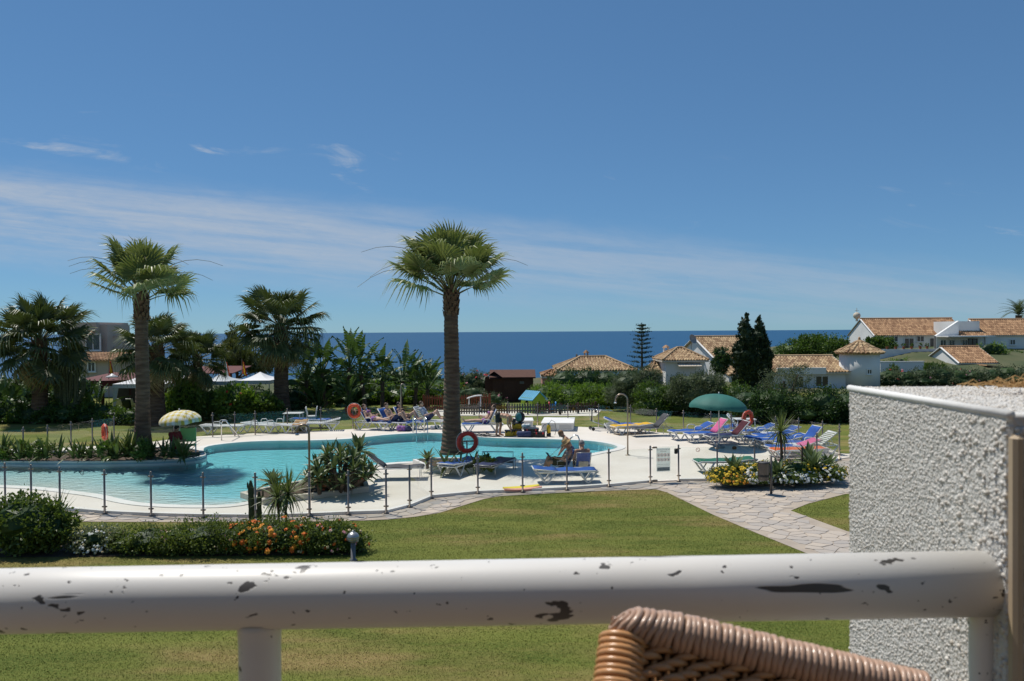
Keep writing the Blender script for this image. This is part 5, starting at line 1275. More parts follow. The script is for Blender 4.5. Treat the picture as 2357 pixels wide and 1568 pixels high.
def chimney(t, x, y, z0, z1, w=.42, m=WALLW):
    c_ = MB().box((x, y, (z0 + z1) / 2), (w, w, z1 - z0)); c_ = c_.build('chimney', m, t)
    for k in range(4): MB().box((x + (w / 2 - .05) * (1 if k % 2 else -1), y + (w / 2 - .05) * (1 if k > 1 else -1), z1 + .1), (.08, .08, .2)).build('chimney_pillar', m, c_)
    s_ = MB(); s_.lathe([(w * .82, 0), (w * .45, .16), (.03, .26)], 4, (x, y, z1 + .2)); s_.build('chimney_cap', TILE_P, c_)
X_ = lambda px, Y: Q(px, 780, Y).x
Z_ = lambda px, py, Y: Q(px, py, Y).z

# low house by the sea: only its roofs show above the hedge
t = thing('tiled_house', 'low house beyond the hedge of which only the hipped tile roof shows', 'house', (X_(1370, 66), 68, -2.2)); bz = 2.2
MB().box((0, 0, .8), (6.0, 6.0, 3.4)).build('wall', WALLW, t)
hip(t, -3.0, 3.0, -3.2, 3.2, Z_(1370, 852, 65) + bz, Z_(1370, 822, 68) + bz, 2.2, TILE)
MB().box((-3.6, -1.2, 1.35), (1.8, 3.6, 3.2)).build('wing', mat('pink_render', (.52, .26, .19), (.44, .22, .16), 2, .9), t)
hip(t, -4.4, -2.7, -3.0, .6, 3.0, 3.35, .3, TILE_P, .15)
chimney(t, -.55, .3, Z_(1370, 826, 68) + bz, Z_(1370, 818, 68) + bz, .36, TILE_P)
mb = MB().tube([(-1.4, 0, 3.9), (-1.4, 0, 4.55)], .02, 6); mb.ball((-1.4, -.05, 4.45), (.10, .04, .28), 8, 6); mb.build('aerial', STEEL, t)

# white villa in the middle distance
vb = -2.0; t = thing('white_villa', 'white villa with tiled hip roof, chimney and balustraded balcony', 'house', (X_(1578, 69), 69, vb))
x0 = X_(1533, 67.5) - t.location.x; x1 = X_(1623, 67.5) - t.location.x; ze = Z_(1578, 829, 67.2) - vb; zr = Z_(1590, 801, 70) - vb
MB().box(((x0 + x1) / 2, .9, ze / 2 - .06), (x1 - x0, 4.4, ze - .12)).build('wall', WALLW, t)
hip(t, x0, x1, -1.3, 3.1, ze, zr, .4)
xl = X_(1500, 69.5) - t.location.x; MB().box(((xl + x0) / 2 + .1, 2.2, 1.15), (x0 - xl, 3.4, 2.3)).build('wing', WALLW, t)
hip(t, xl + .1, x0 + .6, .4, 3.6, 2.75, 3.75, .4)
chimney(t, X_(1536, 71) - t.location.x, 2.6, 2.6, Z_(1536, 806, 71) - vb, .46)
window(t, (x0 + .62, -1.33, 1.75), .55, 1.5, name='balcony_door', door=True); window(t, (x0 + 2.6, -1.33, 1.95), 1.9, .85)
MB().box(((x0 + x1) / 2 + .3, -1.65, ze - .42), (x1 - x0 - 1.4, .7, .06), m=Matrix.Rotation(.35, 3, 'X')).build('awning', EAVE, t)
bl = thing('balustrade', 'white balustrade of the villa balcony', 'balustrade', (t.location.x, 66.4, vb)); bx0, bx1 = xl + .2, x0 + 1.9
for zz, hh in ((1.18, .07), (.42, .07)): MB().box(((bx0 + bx1) / 2, 0, zz), (bx1 - bx0, .16, hh)).build('rail', WALLW, bl)
MB().box(((bx0 + bx1) / 2, 0, -.1), (bx1 - bx0, .2, .98)).build('parapet', WALLW, bl)
BAL = MB().lathe([(.05, 0), (.035, .08), (.07, .26), (.04, .50), (.05, .70)], 8).mesh('baluster', WALLW, True)
for i in range(26): ob('baluster', BAL, bl, loc=(bx0 + .1 + i * (bx1 - bx0 - .2) / 25, 0, .45))
for x in (bx0, x0 + .1, bx1): MB().box((x, 0, .6), (.24, .24, 1.4)).build('pier', WALLW, bl)
t2 = thing('white_house', 'white gabled house with a big tile slope behind the villa', 'house', (X_(1650, 74), 76, vb), RAD(12))
gable_house(t2, X_(1604, 75) - t2.location.x, 3.4, -4.0, 4.0, 0, Z_(1650, 822, 72) - vb, Z_(1650, 777, 76) - vb)
MB().box((-.9, -5.3, 1.3), (1.2, 2.2, 2.6)).build('porch', WALLW, t2); roof_plane(t2, [(-1.6, -6.5, 2.55), (-.1, -6.5, 2.55), (-.1, -4.1, 3.4), (-1.6, -4.1, 3.4)], TILE)
window(t2, (1.2, -4.03, 2.0), .9, 1.0)
d = thing('satellite_dish', 'grey satellite dish at the ridge of the white house', 'satellite dish', Q(1592, 782, 74.5))
MB().lathe([(.02, 0), (.2, .03), (.36, .10), (.46, .19)], 24, caps=False).build('reflector', mat('dish_grey', (.38, .36, .33), (.32, .3, .28), 3, .7), d, True, rot=(RAD(68), 0, RAD(35)))
MB().tube([(0, .1, -.9), (0, .1, 0)], .03, 6).build('mast', STEEL, d); MB().tube([(0, 0, 0), (-.25, -.4, .1)], .012, 5).build('feed_arm', STEEL, d)

# house with the round tower
t = thing('tower_house', 'white house with round tile capped tower on the right', 'house', (X_(1978, 60.5), 60.5, 0)); tx = t.location.x
gable_house(t, X_(1768, 60) - tx, -1.0, -.6, 6.4, -.4, Z_(1850, 858, 60) + .1, Z_(1850, 822, 63.5), end=.1)
MB().lathe([(1.45, 0), (1.45, Z_(1978, 811, 60))], 28).build('tower', WALLW, t, True)
tz0, tz1 = Z_(1978, 812, 60), Z_(1978, 783, 60.5); nseg = 12
for k in range(nseg):
    a0, a1 = 2 * math.pi * k / nseg, 2 * math.pi * (k + 1) / nseg
    roof_plane(t, [(1.8 * math.cos(a0), 1.8 * math.sin(a0), tz0), (1.8 * math.cos(a1), 1.8 * math.sin(a1), tz0), (0, 0, tz1)], TILE, .26)
MB().ball((0, 0, tz1 + .1), (.1, .1, .16), 10, 7).build('finial', TILE_P, t, True)
MB().lathe([(1.62, -.12), (1.66, -.02)], 28, (0, 0, tz0)).build('eave', EAVE, t)
window(t, (.1, -1.46, Z_(1978, 856, 59)), .28, .28)
window(t, (X_(1890, 60) - tx, -.62, .55), .9, .75); window(t, (X_(1835, 60) - tx, -.62, .5), .8, .8)
MB().box((X_(1840, 60) - tx, -.9, Z_(1840, 843, 60) - .35), (3.7, .25, .5)).build('parapet', WALLW, t)

# big house on the rise
hb = 2.2; t = thing('long_white_house', 'long white house with a brown tile roof on the right horizon', 'house', (X_(2085, 90), 93.4, hb)); tx = t.location.x
gable_house(t, X_(2012, 90) - tx, X_(2204, 92) - tx, -3.4, 3.4, 0, Z_(2080, 771, 90) - hb, Z_(2080, 735, 93.4) - hb, tile=TILE_P, end=.1, over=.2)
for px in (2058, 2118): window(t, (X_(px, 90) - tx, -3.42, Z_(px, 779, 90) - hb), .75, .7)
for px in (2092, 2150): window(t, (X_(px, 90) - tx, -3.42, .62), 1.0, 1.2, name='door', door=True)
mb = MB().lathe([(.14, 0), (.14, .3)], 8, (-3.6, 1.2, Z_(2080, 735, 93.4) - hb - .2)); mb.ball((-3.6, 1.2, Z_(2016, 726, 93) - hb), .42, 14, 9); mb.tube([(-3.6, 1.2, Z_(2016, 722, 93) - hb), (-3.6, 1.2, Z_(2016, 708, 93) - hb)], .03, 5); mb.box((-3.6, 1.2, Z_(2016, 714, 93) - hb), (.5, .04, .04)); mb.build('roof_ornament', EAVE, t)
t = thing('white_wing_house', 'white stepped house wing at the far right edge', 'house', (X_(2250, 86), 86, hb)); tx = t.location.x
gable_house(t, X_(2262, 86) - tx, X_(2420, 86) - tx, -.5, 5.5, -.8, Z_(2300, 771, 86) - hb, Z_(2300, 737, 89) - hb, tile=TILE_P, end=.1, over=.15)
zt = Z_(2220, 739, 88) - hb; xa, xb, xc = X_(2150, 86) - tx, X_(2202, 86) - tx, X_(2256, 86) - tx
mb = MB(); zz = Z_(2180, 773, 86) - hb
mb.add([(xa, -.4, -.8), (xb, -.4, -.8), (xb, -.4, zt), (xa, -.4, zz), (xa, 0, -.8), (xb, 0, -.8), (xb, 0, zt), (xa, 0, zz)], [(0, 1, 2, 3), (7, 6, 5, 4), (3, 2, 6, 7), (0, 3, 7, 4), (1, 5, 6, 2)]); mb.build('wing_wall', WALLW, t)
MB().box(((xb + xc) / 2, 2.4, zt / 2 - .3), (xc - xb, 4.6, zt + .5)).build('block', WALLW, t)
roof_plane(t, [(xb, -.9, zz), (xc + .2, -.9, zz), (xc + .2, .6, zz + .75), (xb, .6, zz + .75)], TILE_P)
MB().box(((xa + xc) / 2, -1.6, zz - .06), (xc - xa, 2.4, .12)).build('porch_roof', WALLW, t)
MB().box(((xa + xc) / 2 + 1.2, -.2, zz / 2 - .4), (xc - xa + 2.4, .3, zz + .8)).build('porch_wall', WALLW, t)
for px in (2172, 2192, 2222): window(t, (X_(px, 85.5) - tx, -.38, .55), .55, 1.0)
window(t, (X_(2240, 85.5) - tx, -.38, .5), .9, 1.3, name='door', door=True, frame=DARKWOOD); window(t, (X_(2330, 85.5) - tx, -.53, .8), .5, .5)
MB().box((X_(2120, 83) - tx, -3.6, -.55), (9.5, .2, 1.5)).build('terrace_wall', WALLW, t)
POT = mat('terracotta', (.38, .13, .06), (.30, .10, .05), 4, .9)
for i, px in enumerate((2042, 2062, 2080, 2098, 2118, 2134)):
    po = thing('flower_pot', 'pot plant on the terrace wall, number %s from its left end' % ('one', 'two', 'three', 'four', 'five', 'six')[i], 'pot', (X_(px, 82.4), 82.4, hb + .2), 0, 'pots on the terrace wall')
    MB().lathe([(.10, 0), (.16, .26), (.18, .28)], 10).build('pot', POT, po); foliage('foliage', [(0, 0, .42, .2, .2, .18)], 90, (.13, .08), LG, po)
t = thing('garage_house', 'small white outbuilding with pinkish tile roof below the big house', 'house', (X_(2180, 76), 78, 0)); tx = t.location.x
gable_house(t, X_(2207, 75) - tx, X_(2292, 75) - tx, -3, 3, -.5, Z_(2207, 834, 75), Z_(2207, 800, 78), tile=TILE_P, end=.15, over=.25)
MB().box((X_(2250, 74) - tx, -3.6, .75), (3.6, .9, .14)).build('lintel', DARKWOOD, t)
MB().box((X_(2310, 73) - tx, -3.2, .9), (3.0, 3.4, .10), m=Matrix.Rotation(.12, 3, 'Y')).build('lean_to_roof', TILE_P, t)
gw_ = thing('garden_wall', 'low white garden wall right of the tower', 'wall', (X_(2075, 70), 70, 0)); MB().box((0, 0, .6), (X_(2125, 70) - X_(2025, 70), .25, (Z_(2075, 833, 70)) * 2 - 1.2)).build('masonry', WALLW, gw_)
MB().box((0, 0, Z_(2075, 833, 70) + .02), (X_(2125, 70) - X_(2025, 70) + .1, .34, .06)).build('coping', WALLW, gw_)
hedge('flowering_hedge', 'dark pink flowering hedge along the right edge above the balcony wall', 'hedge', 2020, 2460, 842, 62, 2.0, 16000, (.17, .06), LO, blossom=(80, .07, [FP, FR]), lump=.8)
for px, yt, la in ((2055, 838, 'spiky shrub right of the tower'), (2140, 832, 'spiky shrub left of the outbuilding'), (2168, 834, 'second spiky shrub left of the outbuilding'), (2285, 800, 'pale green bush beside the outbuilding roof')):
    Yq = 66 if yt > 810 else 80; H = max(1.2, Z_(px, yt, Yq)); shrub('tall_shrub', la, 'shrub', at_base(px, Yq, -.1 if Yq < 70 else 1.0), [(0, 0, H * .5, .45 if Yq < 70 else 1.6, .45, H * .5 if Yq < 70 else .9)], 1200, (.28, .06), LG if Yq < 70 else LB, up=.8)
hedge('slope_hedge', 'green hedge on the slope between tower and terrace wall', 'hedge', 2025, 2165, 836, 76, 1.6, 5000, (.2, .09), LG, base=.4)
hedge('slope_hedge', 'green hedge behind the outbuilding at the right edge', 'hedge', 2240, 2460, 806, 82, 1.6, 6000, (.22, .09), LG, base=1.2)
hedge('terrace_bush', 'yellow green bush below the terrace wall', 'hedge', 2035, 2085, 822, 74, 1.0, 1600, (.2, .08), LB)

# left: cream villa, red awning and white tents of the restaurant
cb = 0.0; t = thing('cream_villa', 'cream coloured villa behind the left palms', 'house', (X_(205, 60), 62, cb)); tx = t.location.x
zt = Z_(200, 742, 60); xw0, xw1 = X_(152, 60) - tx, X_(222, 60) - tx
MB().box(((xw0 + xw1) / 2, .5, zt / 2), (xw1 - xw0, 5, zt)).build('wall', CREAMW, t)
MB().box((xw1 + .28, .3, zt / 2 - .1), (.56, 3.6, zt - .2)).build('stair_tower', CREAMW, t)
roof_plane(t, [(X_(170, 60) - tx, -2.5, Z_(200, 764, 59) - .1), (xw1 - .1, -2.5, Z_(200, 764, 59) - .1), (xw1 - .1, -1.9, Z_(200, 764, 59) + .12), (X_(170, 60) - tx, -1.9, Z_(200, 764, 59) + .12)], TILE_P)
window(t, (X_(207, 59.5) - tx, -2.03, Z_(205, 788, 59.5)), 1.0, 1.15)
mb = MB()
for px in (262, 290): mb.box((X_(px, 60) - tx, -.5, Z_(205, 792, 60)), (.16, .16, 1.4))
mb.box((X_(262, 60) - tx, -.5, Z_(262, 775, 60)), (3.4, .2, .14)); mb.box((X_(262, 60) - tx, -.5, Z_(262, 806, 60)), (3.2, .2, .5)); mb.build('pergola', CREAMW, t)
MB().box((X_(215, 57) - tx, -4.6, 1.3), (X_(300, 57) - X_(150, 57), 3, 2.6)).build('lower_wing', CREAMW, t)
roof_plane(t, [(X_(150, 56) - tx, -6.4, Z_(215, 829, 56)), (X_(300, 56) - tx, -6.4, Z_(215, 829, 56)), (X_(300, 56) - tx, -3.2, Z_(215, 812, 59)), (X_(150, 56) - tx, -3.2, Z_(215, 812, 59))], TILE_P)
window(t, (X_(204, 55.5) - tx, -6.13, Z_(204, 845, 55.5)), .45, .6)
AWN = mat('dark_red_awning', (.10, .022, .018), (.13, .03, .024), 2, .7)
t = thing('awning_pavilion', 'dark red flat awning of the restaurant terrace', 'awning', (X_(285, 47), 48.5, 0)); w = X_(385, 47) - X_(190, 47)
rows = [[(-w / 2 + w * j / 8, -2.2 + 4.4 * i / 4, 2.02 - .07 * (4 - i) * .9 - .03 * math.sin(math.pi * j / 4)) for j in range(9)] for i in range(5)]
MB().sheet(rows, .05).build('canopy', AWN, t); MB().box((0, -2.2, 1.58), (w, .06, .32)).build('valance', AWN, t)
for i, x in enumerate((-w / 2 + .2, -w / 5, w / 8, w / 2 - .3)): MB().box((x, -2.05, .78), (.14, .14, 1.55)).build('post', DARKWOOD, t)
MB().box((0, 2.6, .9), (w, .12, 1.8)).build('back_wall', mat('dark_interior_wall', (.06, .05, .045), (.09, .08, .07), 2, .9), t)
t = thing('awning_pavilion', 'further stretch of dark red awning behind the tents', 'awning', (X_(470, 51), 51, 0)); w = X_(560, 51) - X_(385, 51)
MB().sheet([[(-w / 2 + w * j / 6, -1.8 + 3.6 * i / 3, 2.0 + .10 * i) for j in range(7)] for i in range(4)], .05).build('canopy', AWN, t)
for x in (-w / 2 + .2, w / 2 - .2): MB().box((x, -1.6, 1.0), (.14, .14, 2.0)).build('post', DARKWOOD, t)
mb = thing('dome_lamp', 'white dish lamp hanging at the awning front edge', 'lamp', Q(258, 868, 45.9)); MB().lathe([(.34, -.02), (.34, .02), (.12, .12), (.04, .2)], 16).build('shade', WHITE_PL, mb, True)
TENT = mat('white_tent_fabric', (.76, .76, .76), (.68, .68, .70), 1.5, .7); TENTG = mat('grey_tent_fabric', (.50, .53, .54), (.42, .45, .46), 1.5, .7)
def tent(px, Y, w, peak_py, eave_py, label, m=TENT, d=2.8):
    t = thing('gazebo_tent', label, 'gazebo', (X_(px, Y), Y, 0), 0, 'restaurant gazebo tents'); zp, ze = Z_(px, peak_py, Y), Z_(px, eave_py, Y - d / 2); h_ = w / 2
    mb = MB(); c_ = [(-h_, -d / 2, ze), (h_, -d / 2, ze), (h_, d / 2, ze), (-h_, d / 2, ze)]
    for i in range(4):
        a, b = Vector(c_[i]), Vector(c_[(i + 1) % 4]); p = Vector((0, 0, zp)); n = 8
        for q in range(n):
            k = lambda s_, e_: p.lerp(a.lerp(b, e_), s_) - Vector((0, 0, .10 * math.sin(math.pi * s_)))
            s0, s1 = q / n, (q + 1) / n
            for r in range(4): mb.add([k(s0, r / 4), k(s1, r / 4), k(s1, (r + 1) / 4), k(s0, (r + 1) / 4)], [(0, 1, 2, 3)], .5)
        mb.add([a, b, b - Vector((0, 0, .22)), a - Vector((0, 0, .22))], [(0, 1, 2, 3)], .5)
    mb.build('canopy', m, t)
    for sx in (-1, 1):
        for sy in (-1, 1): MB().tube([(sx * (h_ - .04), sy * (d / 2 - .04), 0), (sx * (h_ - .04), sy * (d / 2 - .04), ze)], .03, 6).build('leg', WHITE_PL, t)
    MB().add([(-h_ + .02, -d / 2 + .06, ze - .1), (-h_ + .30, -d / 2 + .06, ze - .1), (-h_ + .10, -d / 2 + .06, .4), (-h_ + .02, -d / 2 + .06, .4), (-h_ + .02, -d / 2 + .09, ze - .1), (-h_ + .30, -d / 2 + .09, ze - .1), (-h_ + .10, -d / 2 + .09, .4), (-h_ + .02, -d / 2 + .09, .4)], [(0, 1, 2, 3), (7, 6, 5, 4), (1, 5, 6, 2)]).build('side_curtain', m, t)
tent(345, 43.5, 2.8, 854, 884, 'white gazebo tent beside the slender palm trunk')
tent(440, 45, 2.4, 856, 882, 'white gazebo tent behind the pale leaved shrub')
tent(510, 46.5, 1.6, 858, 878, 'grey gazebo tent under the flags', TENTG, 2.2)
tent(598, 47, 2.0, 856, 876, 'white gazebo tent left of the mid palm trunk')
def flag(px, py, Y, h_, label, cols, rz=0.0):
    q = Q(px, py, Y); t = thing('flag', label, 'flag', (q.x, q.y, 0)); MB().tube([(0, 0, 0), (0, 0, q.z + h_ * .55)], .02, 6).build('pole', STEEL, t)
    n = len(cols)
    for i, m in enumerate(cols):
        rows = []
        for r in range(6):
            u = r / 5; sp = .5 * (.3 + .7 * u) * h_ * .6
            rows.append([(.02 + sp * (i + j / 3) / n * 1.3, .06 * math.sin(4 * (i + j / 3) / n * 2 + u * 3), q.z + h_ * .5 - h_ * u - .25 * h_ * (i + j / 3) / n) for j in range(4)])
        MB().sheet(rows, .006).build('stripe', m, t, True, label=None)
    return t
FGR, FWH, FOR, FRD, FYE = mat('flag_green', (.02, .22, .07), None, rough=.8), mat('flag_white', (.72, .72, .70), None, rough=.8), mat('flag_orange', (.75, .13, .03), None, rough=.8), mat('flag_red', (.50, .02, .02), None, rough=.8), mat('flag_yellow', (.75, .48, .02), None, rough=.8)
flag(517, 846, 48, 1.05, 'green white and orange flag over the grey tent', [FGR, FWH, FOR])
flag(557, 844, 48, .85, 'red and yellow flag beside the tricolour flag', [FRD, FYE, FRD])
flag(250, 842, 47, .85, 'red and yellow flag above the red awning', [FRD, FYE, FRD])

# brown garden shed
t = thing('garden_shed', 'dark brown wooden shed with felt roof beyond the pickets', 'shed', (X_(1180, 50), 51.2, 0)); w = X_(1228, 50) - X_(1134, 50); ze, zr = Z_(1180, 866, 50), Z_(1180, 851, 51.2)
MB().box((.0, 0, ze / 2), (w, 2.2, ze)).build('wall', DARKWOOD, t)
for i in range(16): MB().box((-w / 2 + (i + .5) * w / 16, -1.115, ze / 2), (w / 16 - .015, .03, ze - .04)).build('plank', DARKWOOD, t)
FELT = mat('roof_felt', (.13, .065, .045), (.10, .05, .036), 8, .95, .4, 40)
mb = MB(); mb.add([(-w / 2 - .2, -1.35, ze - .06), (w / 2 + .15, -1.35, ze - .06), (w / 2 + .15, 0, zr), (-w / 2 - .2, 0, zr), (w / 2 + .15, 1.35, ze - .06), (-w / 2 - .2, 1.35, ze - .06)], [(0, 1, 2, 3), (3, 2, 4, 5)]); mb.add([(-w / 2 - .2, -1.35, ze - .14), (w / 2 + .15, -1.35, ze - .14), (w / 2 + .15, 0, zr - .08), (-w / 2 - .2, 0, zr - .08), (w / 2 + .15, 1.35, ze - .14), (-w / 2 - .2, 1.35, ze - .14)], [(3, 2, 1, 0), (5, 4, 2, 3)]); mb.build('roof', FELT, t)
mb = MB(); mb.add([(-w / 2 - .5, -.9, ze - .1), (-w / 2 + .1, -1.2, zr - .05), (-w / 2 + .7, -1.5, ze - .1), (-w / 2 - .5, .2, ze - .1), (-w / 2 + .1, .2, zr - .05), (-w / 2 + .7, .2, ze - .1)], [(0, 1, 4, 3), (1, 2, 5, 4)]); mb.build('porch_roof', FELT, t)
MB().box((-w / 2 - .25, -.3, ze / 2 - .06), (.5, 1.0, ze - .14)).build('porch_wall', DARKWOOD, t)
MB().box((w * .22, -1.14, ze - .42), (.28, .05, .16)).build('vent', mat('vent_grey', (.10, .10, .10), None, rough=.5), t)
MB().box((-w * .08, -1.15, ze / 2 - .1), (.75, .04, ze - .35)).build('door', DARKWOOD, t)

# picket fences: each picket its own board
def picket_fence(a, b, n, h_, m, label, w=.075):
    t = thing('picket_fence', label, 'fence', (0, 0, 0)); d = b - a; rz = math.atan2(d.y, d.x); nr = Vector((d.y, -d.x, 0)).normalized()
    pm = MB(); y = .01; pm.add([(-w / 2, -y, .08), (w / 2, -y, .08), (w / 2, -y, h_ - .06), (0, -y, h_), (-w / 2, -y, h_ - .06), (-w / 2, y, .08), (w / 2, y, .08), (w / 2, y, h_ - .06), (0, y, h_), (-w / 2, y, h_ - .06)], [(0, 1, 2, 3, 4), (9, 8, 7, 6, 5), (0, 5, 6, 1), (1, 6, 7, 2), (2, 7, 8, 3), (3, 8, 9, 4), (4, 9, 5, 0)])
    pm = pm.mesh('picket', m)
    for i in range(n): ob('picket', pm, t, loc=a.lerp(b, (i + .5) / n) + nr * .03, rot=(0, 0, rz), scale=(1, 1, random.uniform(.97, 1.03)))
    for z in (.22, h_ - .2): MB().box((0, 0, 0), (d.length, .04, .08)).build('rail', m, t, loc=(a + b) / 2 + Vector((0, 0, z)), rot=(0, 0, rz))
    for i in range(max(2, n // 10) + 1): MB().box((0, 0, h_ * .5), (.09, .09, h_ + .02)).build('post', m, t, loc=a.lerp(b, i / max(2, n // 10)) - nr * .04, rot=(0, 0, rz))
PKB = mat('dark_picket', (.055, .030, .018), (.085, .048, .03), 6, .85, .3, 30, rnd=True); PKR = mat('red_picket', (.20, .060, .028), (.14, .04, .02), 6, .85, .3, 30, rnd=True)
fl = lambda px, py: P(px, py, 0)
picket_fence(fl(1048, 957), fl(1135, 955), 15, .62, PKB, 'dark picket fence of the play area left of the bending man')
picket_fence(fl(1140, 955), fl(1290, 955), 25, .62, PKB, 'dark picket fence in front of the toy house')
picket_fence(fl(1290, 955), fl(1372, 950), 13, .60, PKB, 'dark picket fence right of the toy slide')
picket_fence(fl(975, 948), fl(1128, 945), 27, .95, PKR, 'reddish picket fence behind the central palm')
mb = MB(); mb.poly([g([(1000, 958), (1372, 958), (1385, 944), (1000, 944)])], .015); struct(mb.build('play_area_slab', STONE_W))
# toy house
LIME = mat('lime_plastic', (.36, .52, .03), (.30, .45, .03), 3, .45); SKYB = mat('sky_blue_plastic', (.10, .42, .60), (.08, .36, .54), 3, .45)
t = thing('toy_playhouse', 'lime green plastic playhouse with a light blue roof', 'playhouse', P(1227, 950), RAD(-52)); w, d, e, r = .98, .86, .86, 1.22
def arch_wall(w_, h_, ow, oh, sill, th=.05, peak=None):
    """wall with an arched opening, in the x/z plane"""
    mb = MB(); n = 8; top = [(-w_ / 2, h_), (w_ / 2, h_)] if peak is None else [(-w_ / 2, h_), (0, peak), (w_ / 2, h_)]
    arc = [(-ow / 2, sill)] + [(-ow / 2 * math.cos(math.pi * i / n), sill + oh - ow / 2 + ow / 2 * math.sin(math.pi * i / n)) for i in range(n + 1)] + [(ow / 2, sill)]
    outer = [Vector((-w_ / 2, 0, 0)), Vector((w_ / 2, 0, 0))] + [Vector((x, z, 0)) for x, z in reversed(top)]; hole = [Vector((x, z + .001, 0)) for x, z in arc]
    flat = outer + hole
    for tri in tessellate_polygon([outer, hole]): mb.add([(flat[i].x, y, flat[i].y) for y in (-th / 2, th / 2) for i in tri], [(0, 1, 2), (5, 4, 3)], .5)
    for L_ in (outer, hole):
        for p, q in zip(L_, L_[1:] + L_[:1]): mb.add([(p.x, -th / 2, p.y), (q.x, -th / 2, q.y), (q.x, th / 2, q.y), (p.x, th / 2, p.y)], [(0, 1, 2, 3)], .5)
    return mb
arch_wall(w, e, .42, .42, .28).build('front_wall', LIME, t, loc=(0, -d / 2, 0)); arch_wall(w, e, .42, .42, .28).build('back_wall', LIME, t, loc=(0, d / 2, 0))
for s in (-1, 1): arch_wall(d, e, .36, .62 if s > 0 else .42, .05 if s > 0 else .28, peak=r - .05).build('gable_wall', LIME, t, loc=(s * w / 2, 0, 0), rot=(0, 0, math.pi / 2))
for s in (-1, 1):
    nn = 6
    ro = MB().add([(-w / 2 - .12, s * (d / 2 + .12), e - .10), (w / 2 + .12, s * (d / 2 + .12), e - .10), (w / 2 + .12, 0, r), (-w / 2 - .12, 0, r), (-w / 2 - .12, s * (d / 2 + .12), e - .15), (w / 2 + .12, s * (d / 2 + .12), e - .15), (w / 2 + .12, 0, r - .05), (-w / 2 - .12, 0, r - .05)], [(0, 1, 2, 3), (7, 6, 5, 4), (0, 4, 5, 1), (1, 5, 6, 2), (3, 7, 4, 0)]).build('roof_panel', SKYB, t)
    for i in range(7): MB().tube([(-w / 2 + i * w / 6, s * (d / 2 + .10), e - .075), (-w / 2 + i * w / 6, s * .02, r + .0)], .012, 5).build('roof_rib', SKYB, ro)
TRED, TBLU = mat('toy_red', (.55, .03, .04), None, rough=.4), mat('toy_blue', (.02, .22, .55), None, rough=.4)
t = thing('toy_slide', 'small red and blue plastic toy slide behind the pickets', 'toy slide', P(1272, 951), RAD(10))
for s in (-1, 1): MB().tube([(s * .2, 0, 0), (s * .2, 0, .45), (s * .18, .05, .62)], [.05, .05, .04], 8).build('side_post', TRED if s < 0 else TBLU, t, True)
MB().sheet([[(-.16 + .32 * j, .05 + .75 * i / 5, .45 * (1 - i / 5) ** 1.5 + .05) for j in (0, 1)] for i in range(6)], .03).build('chute', TBLU, t)
for z in (.15, .3): MB().box((0, -.03, z), (.34, .06, .04)).build('step', TRED, t)
t = thing('wall_slide', 'white slide end poking above the dark pickets', 'toy slide', P(1092, 948), RAD(0))
MB().sheet([[(-.42 + .84 * i / 7, -.2 + .4 * j, .78 + .16 * math.sin(math.pi * min(1, i / 7 * 1.2) * .5)) for j in (0, .25, .75, 1)] for i in range(8)], .05).build('chute', WHITE_PL, t, True)
for x in (-.3, .35): MB().tube([(x, 0, 0), (x, 0, .84)], .035, 8).build('leg', WHITE_PL, t, True)
# white boxes on the far deck
def hatch(px, py, w, d_, h_, rz, label):
    t = thing('pump_box', label, 'box', P(px, py, .03), rz); MB().box((0, d_ / 2, h_ / 2), (w, d_, h_), bev=.02).build('body', WALLW, t); MB().box((0, d_ / 2, h_ + .02), (w + .06, d_ + .06, .045), bev=.015).build('lid', WALLW, t)
    for s in (-.25, .25): MB().box((s * w, -.006, h_ * .55), (w * .38, .02, h_ * .5)).build('louvre', mat('box_grey', (.55, .55, .53), None, rough=.7), t)
hatch(1283, 993, 1.42, 2.2, .34, RAD(-6), 'large white pump box on the grass beyond the pool')
hatch(1202, 985, 1.0, 1.2, .30, 0, 'smaller white box behind the stacked yellow crates')
# ------------------------------------------------------------------ people
SKIN = mat('skin', (.60, .38, .27), (.52, .31, .21), 4, .55); SKIN_T = mat('tanned_skin', (.44, .24, .15), (.37, .19, .115), 4, .5)
BLACKC = mat('black_shorts', (.012, .012, .014), (.02, .02, .022), 6, .8); WSHIRT = mat('white_shirt', (.62, .62, .64), (.30, .32, .40), 14, .9); REDC = mat('red_shirt', (.16, .012, .015), None, rough=.85); NAVYC = mat('navy_shorts', (.03, .04, .10), (.05, .06, .13), 9, .85)
HAIR_D = mat('dark_hair', (.012, .009, .008), None, rough=.6); HAIR_B = mat('brown_hair', (.07, .035, .018), None, rough=.6); HAIR_G = mat('grey_hair', (.25, .24, .23), (.16, .15, .14), 20, .8); HAIR_F = mat('fair_hair', (.24, .13, .06), None, rough=.7)
STRAW = mat('straw', (.50, .33, .15), (.40, .25, .11), 30, .9, .4, 120); EYE = mat('dark_eye', (.02, .015, .012), None, rough=.2); BIKINI = mat('floral_cloth', (.45, .15, .30), (.12, .10, .35), 9, .85)
def remesh(mb, name, m, vox=.013, smooth=3):
    """one continuous skin over the overlapping limbs"""
    me = mb.mesh('tmp'); o = bpy.data.objects.new('tmp', me); C.objects.link(o)
    r = o.modifiers.new('r', 'REMESH'); r.mode = 'VOXEL'; r.voxel_size = vox
    s_ = o.modifiers.new('s', 'SMOOTH'); s_.iterations = smooth; s_.factor = .5
    dg = bpy.context.evaluated_depsgraph_get(); out = bpy.data.meshes.new_from_object(o.evaluated_get(dg)); bpy.data.objects.remove(o); bpy.data.meshes.remove(me)
    out.name = name; out.materials.clear(); out.materials.append(m); shade(out); return out
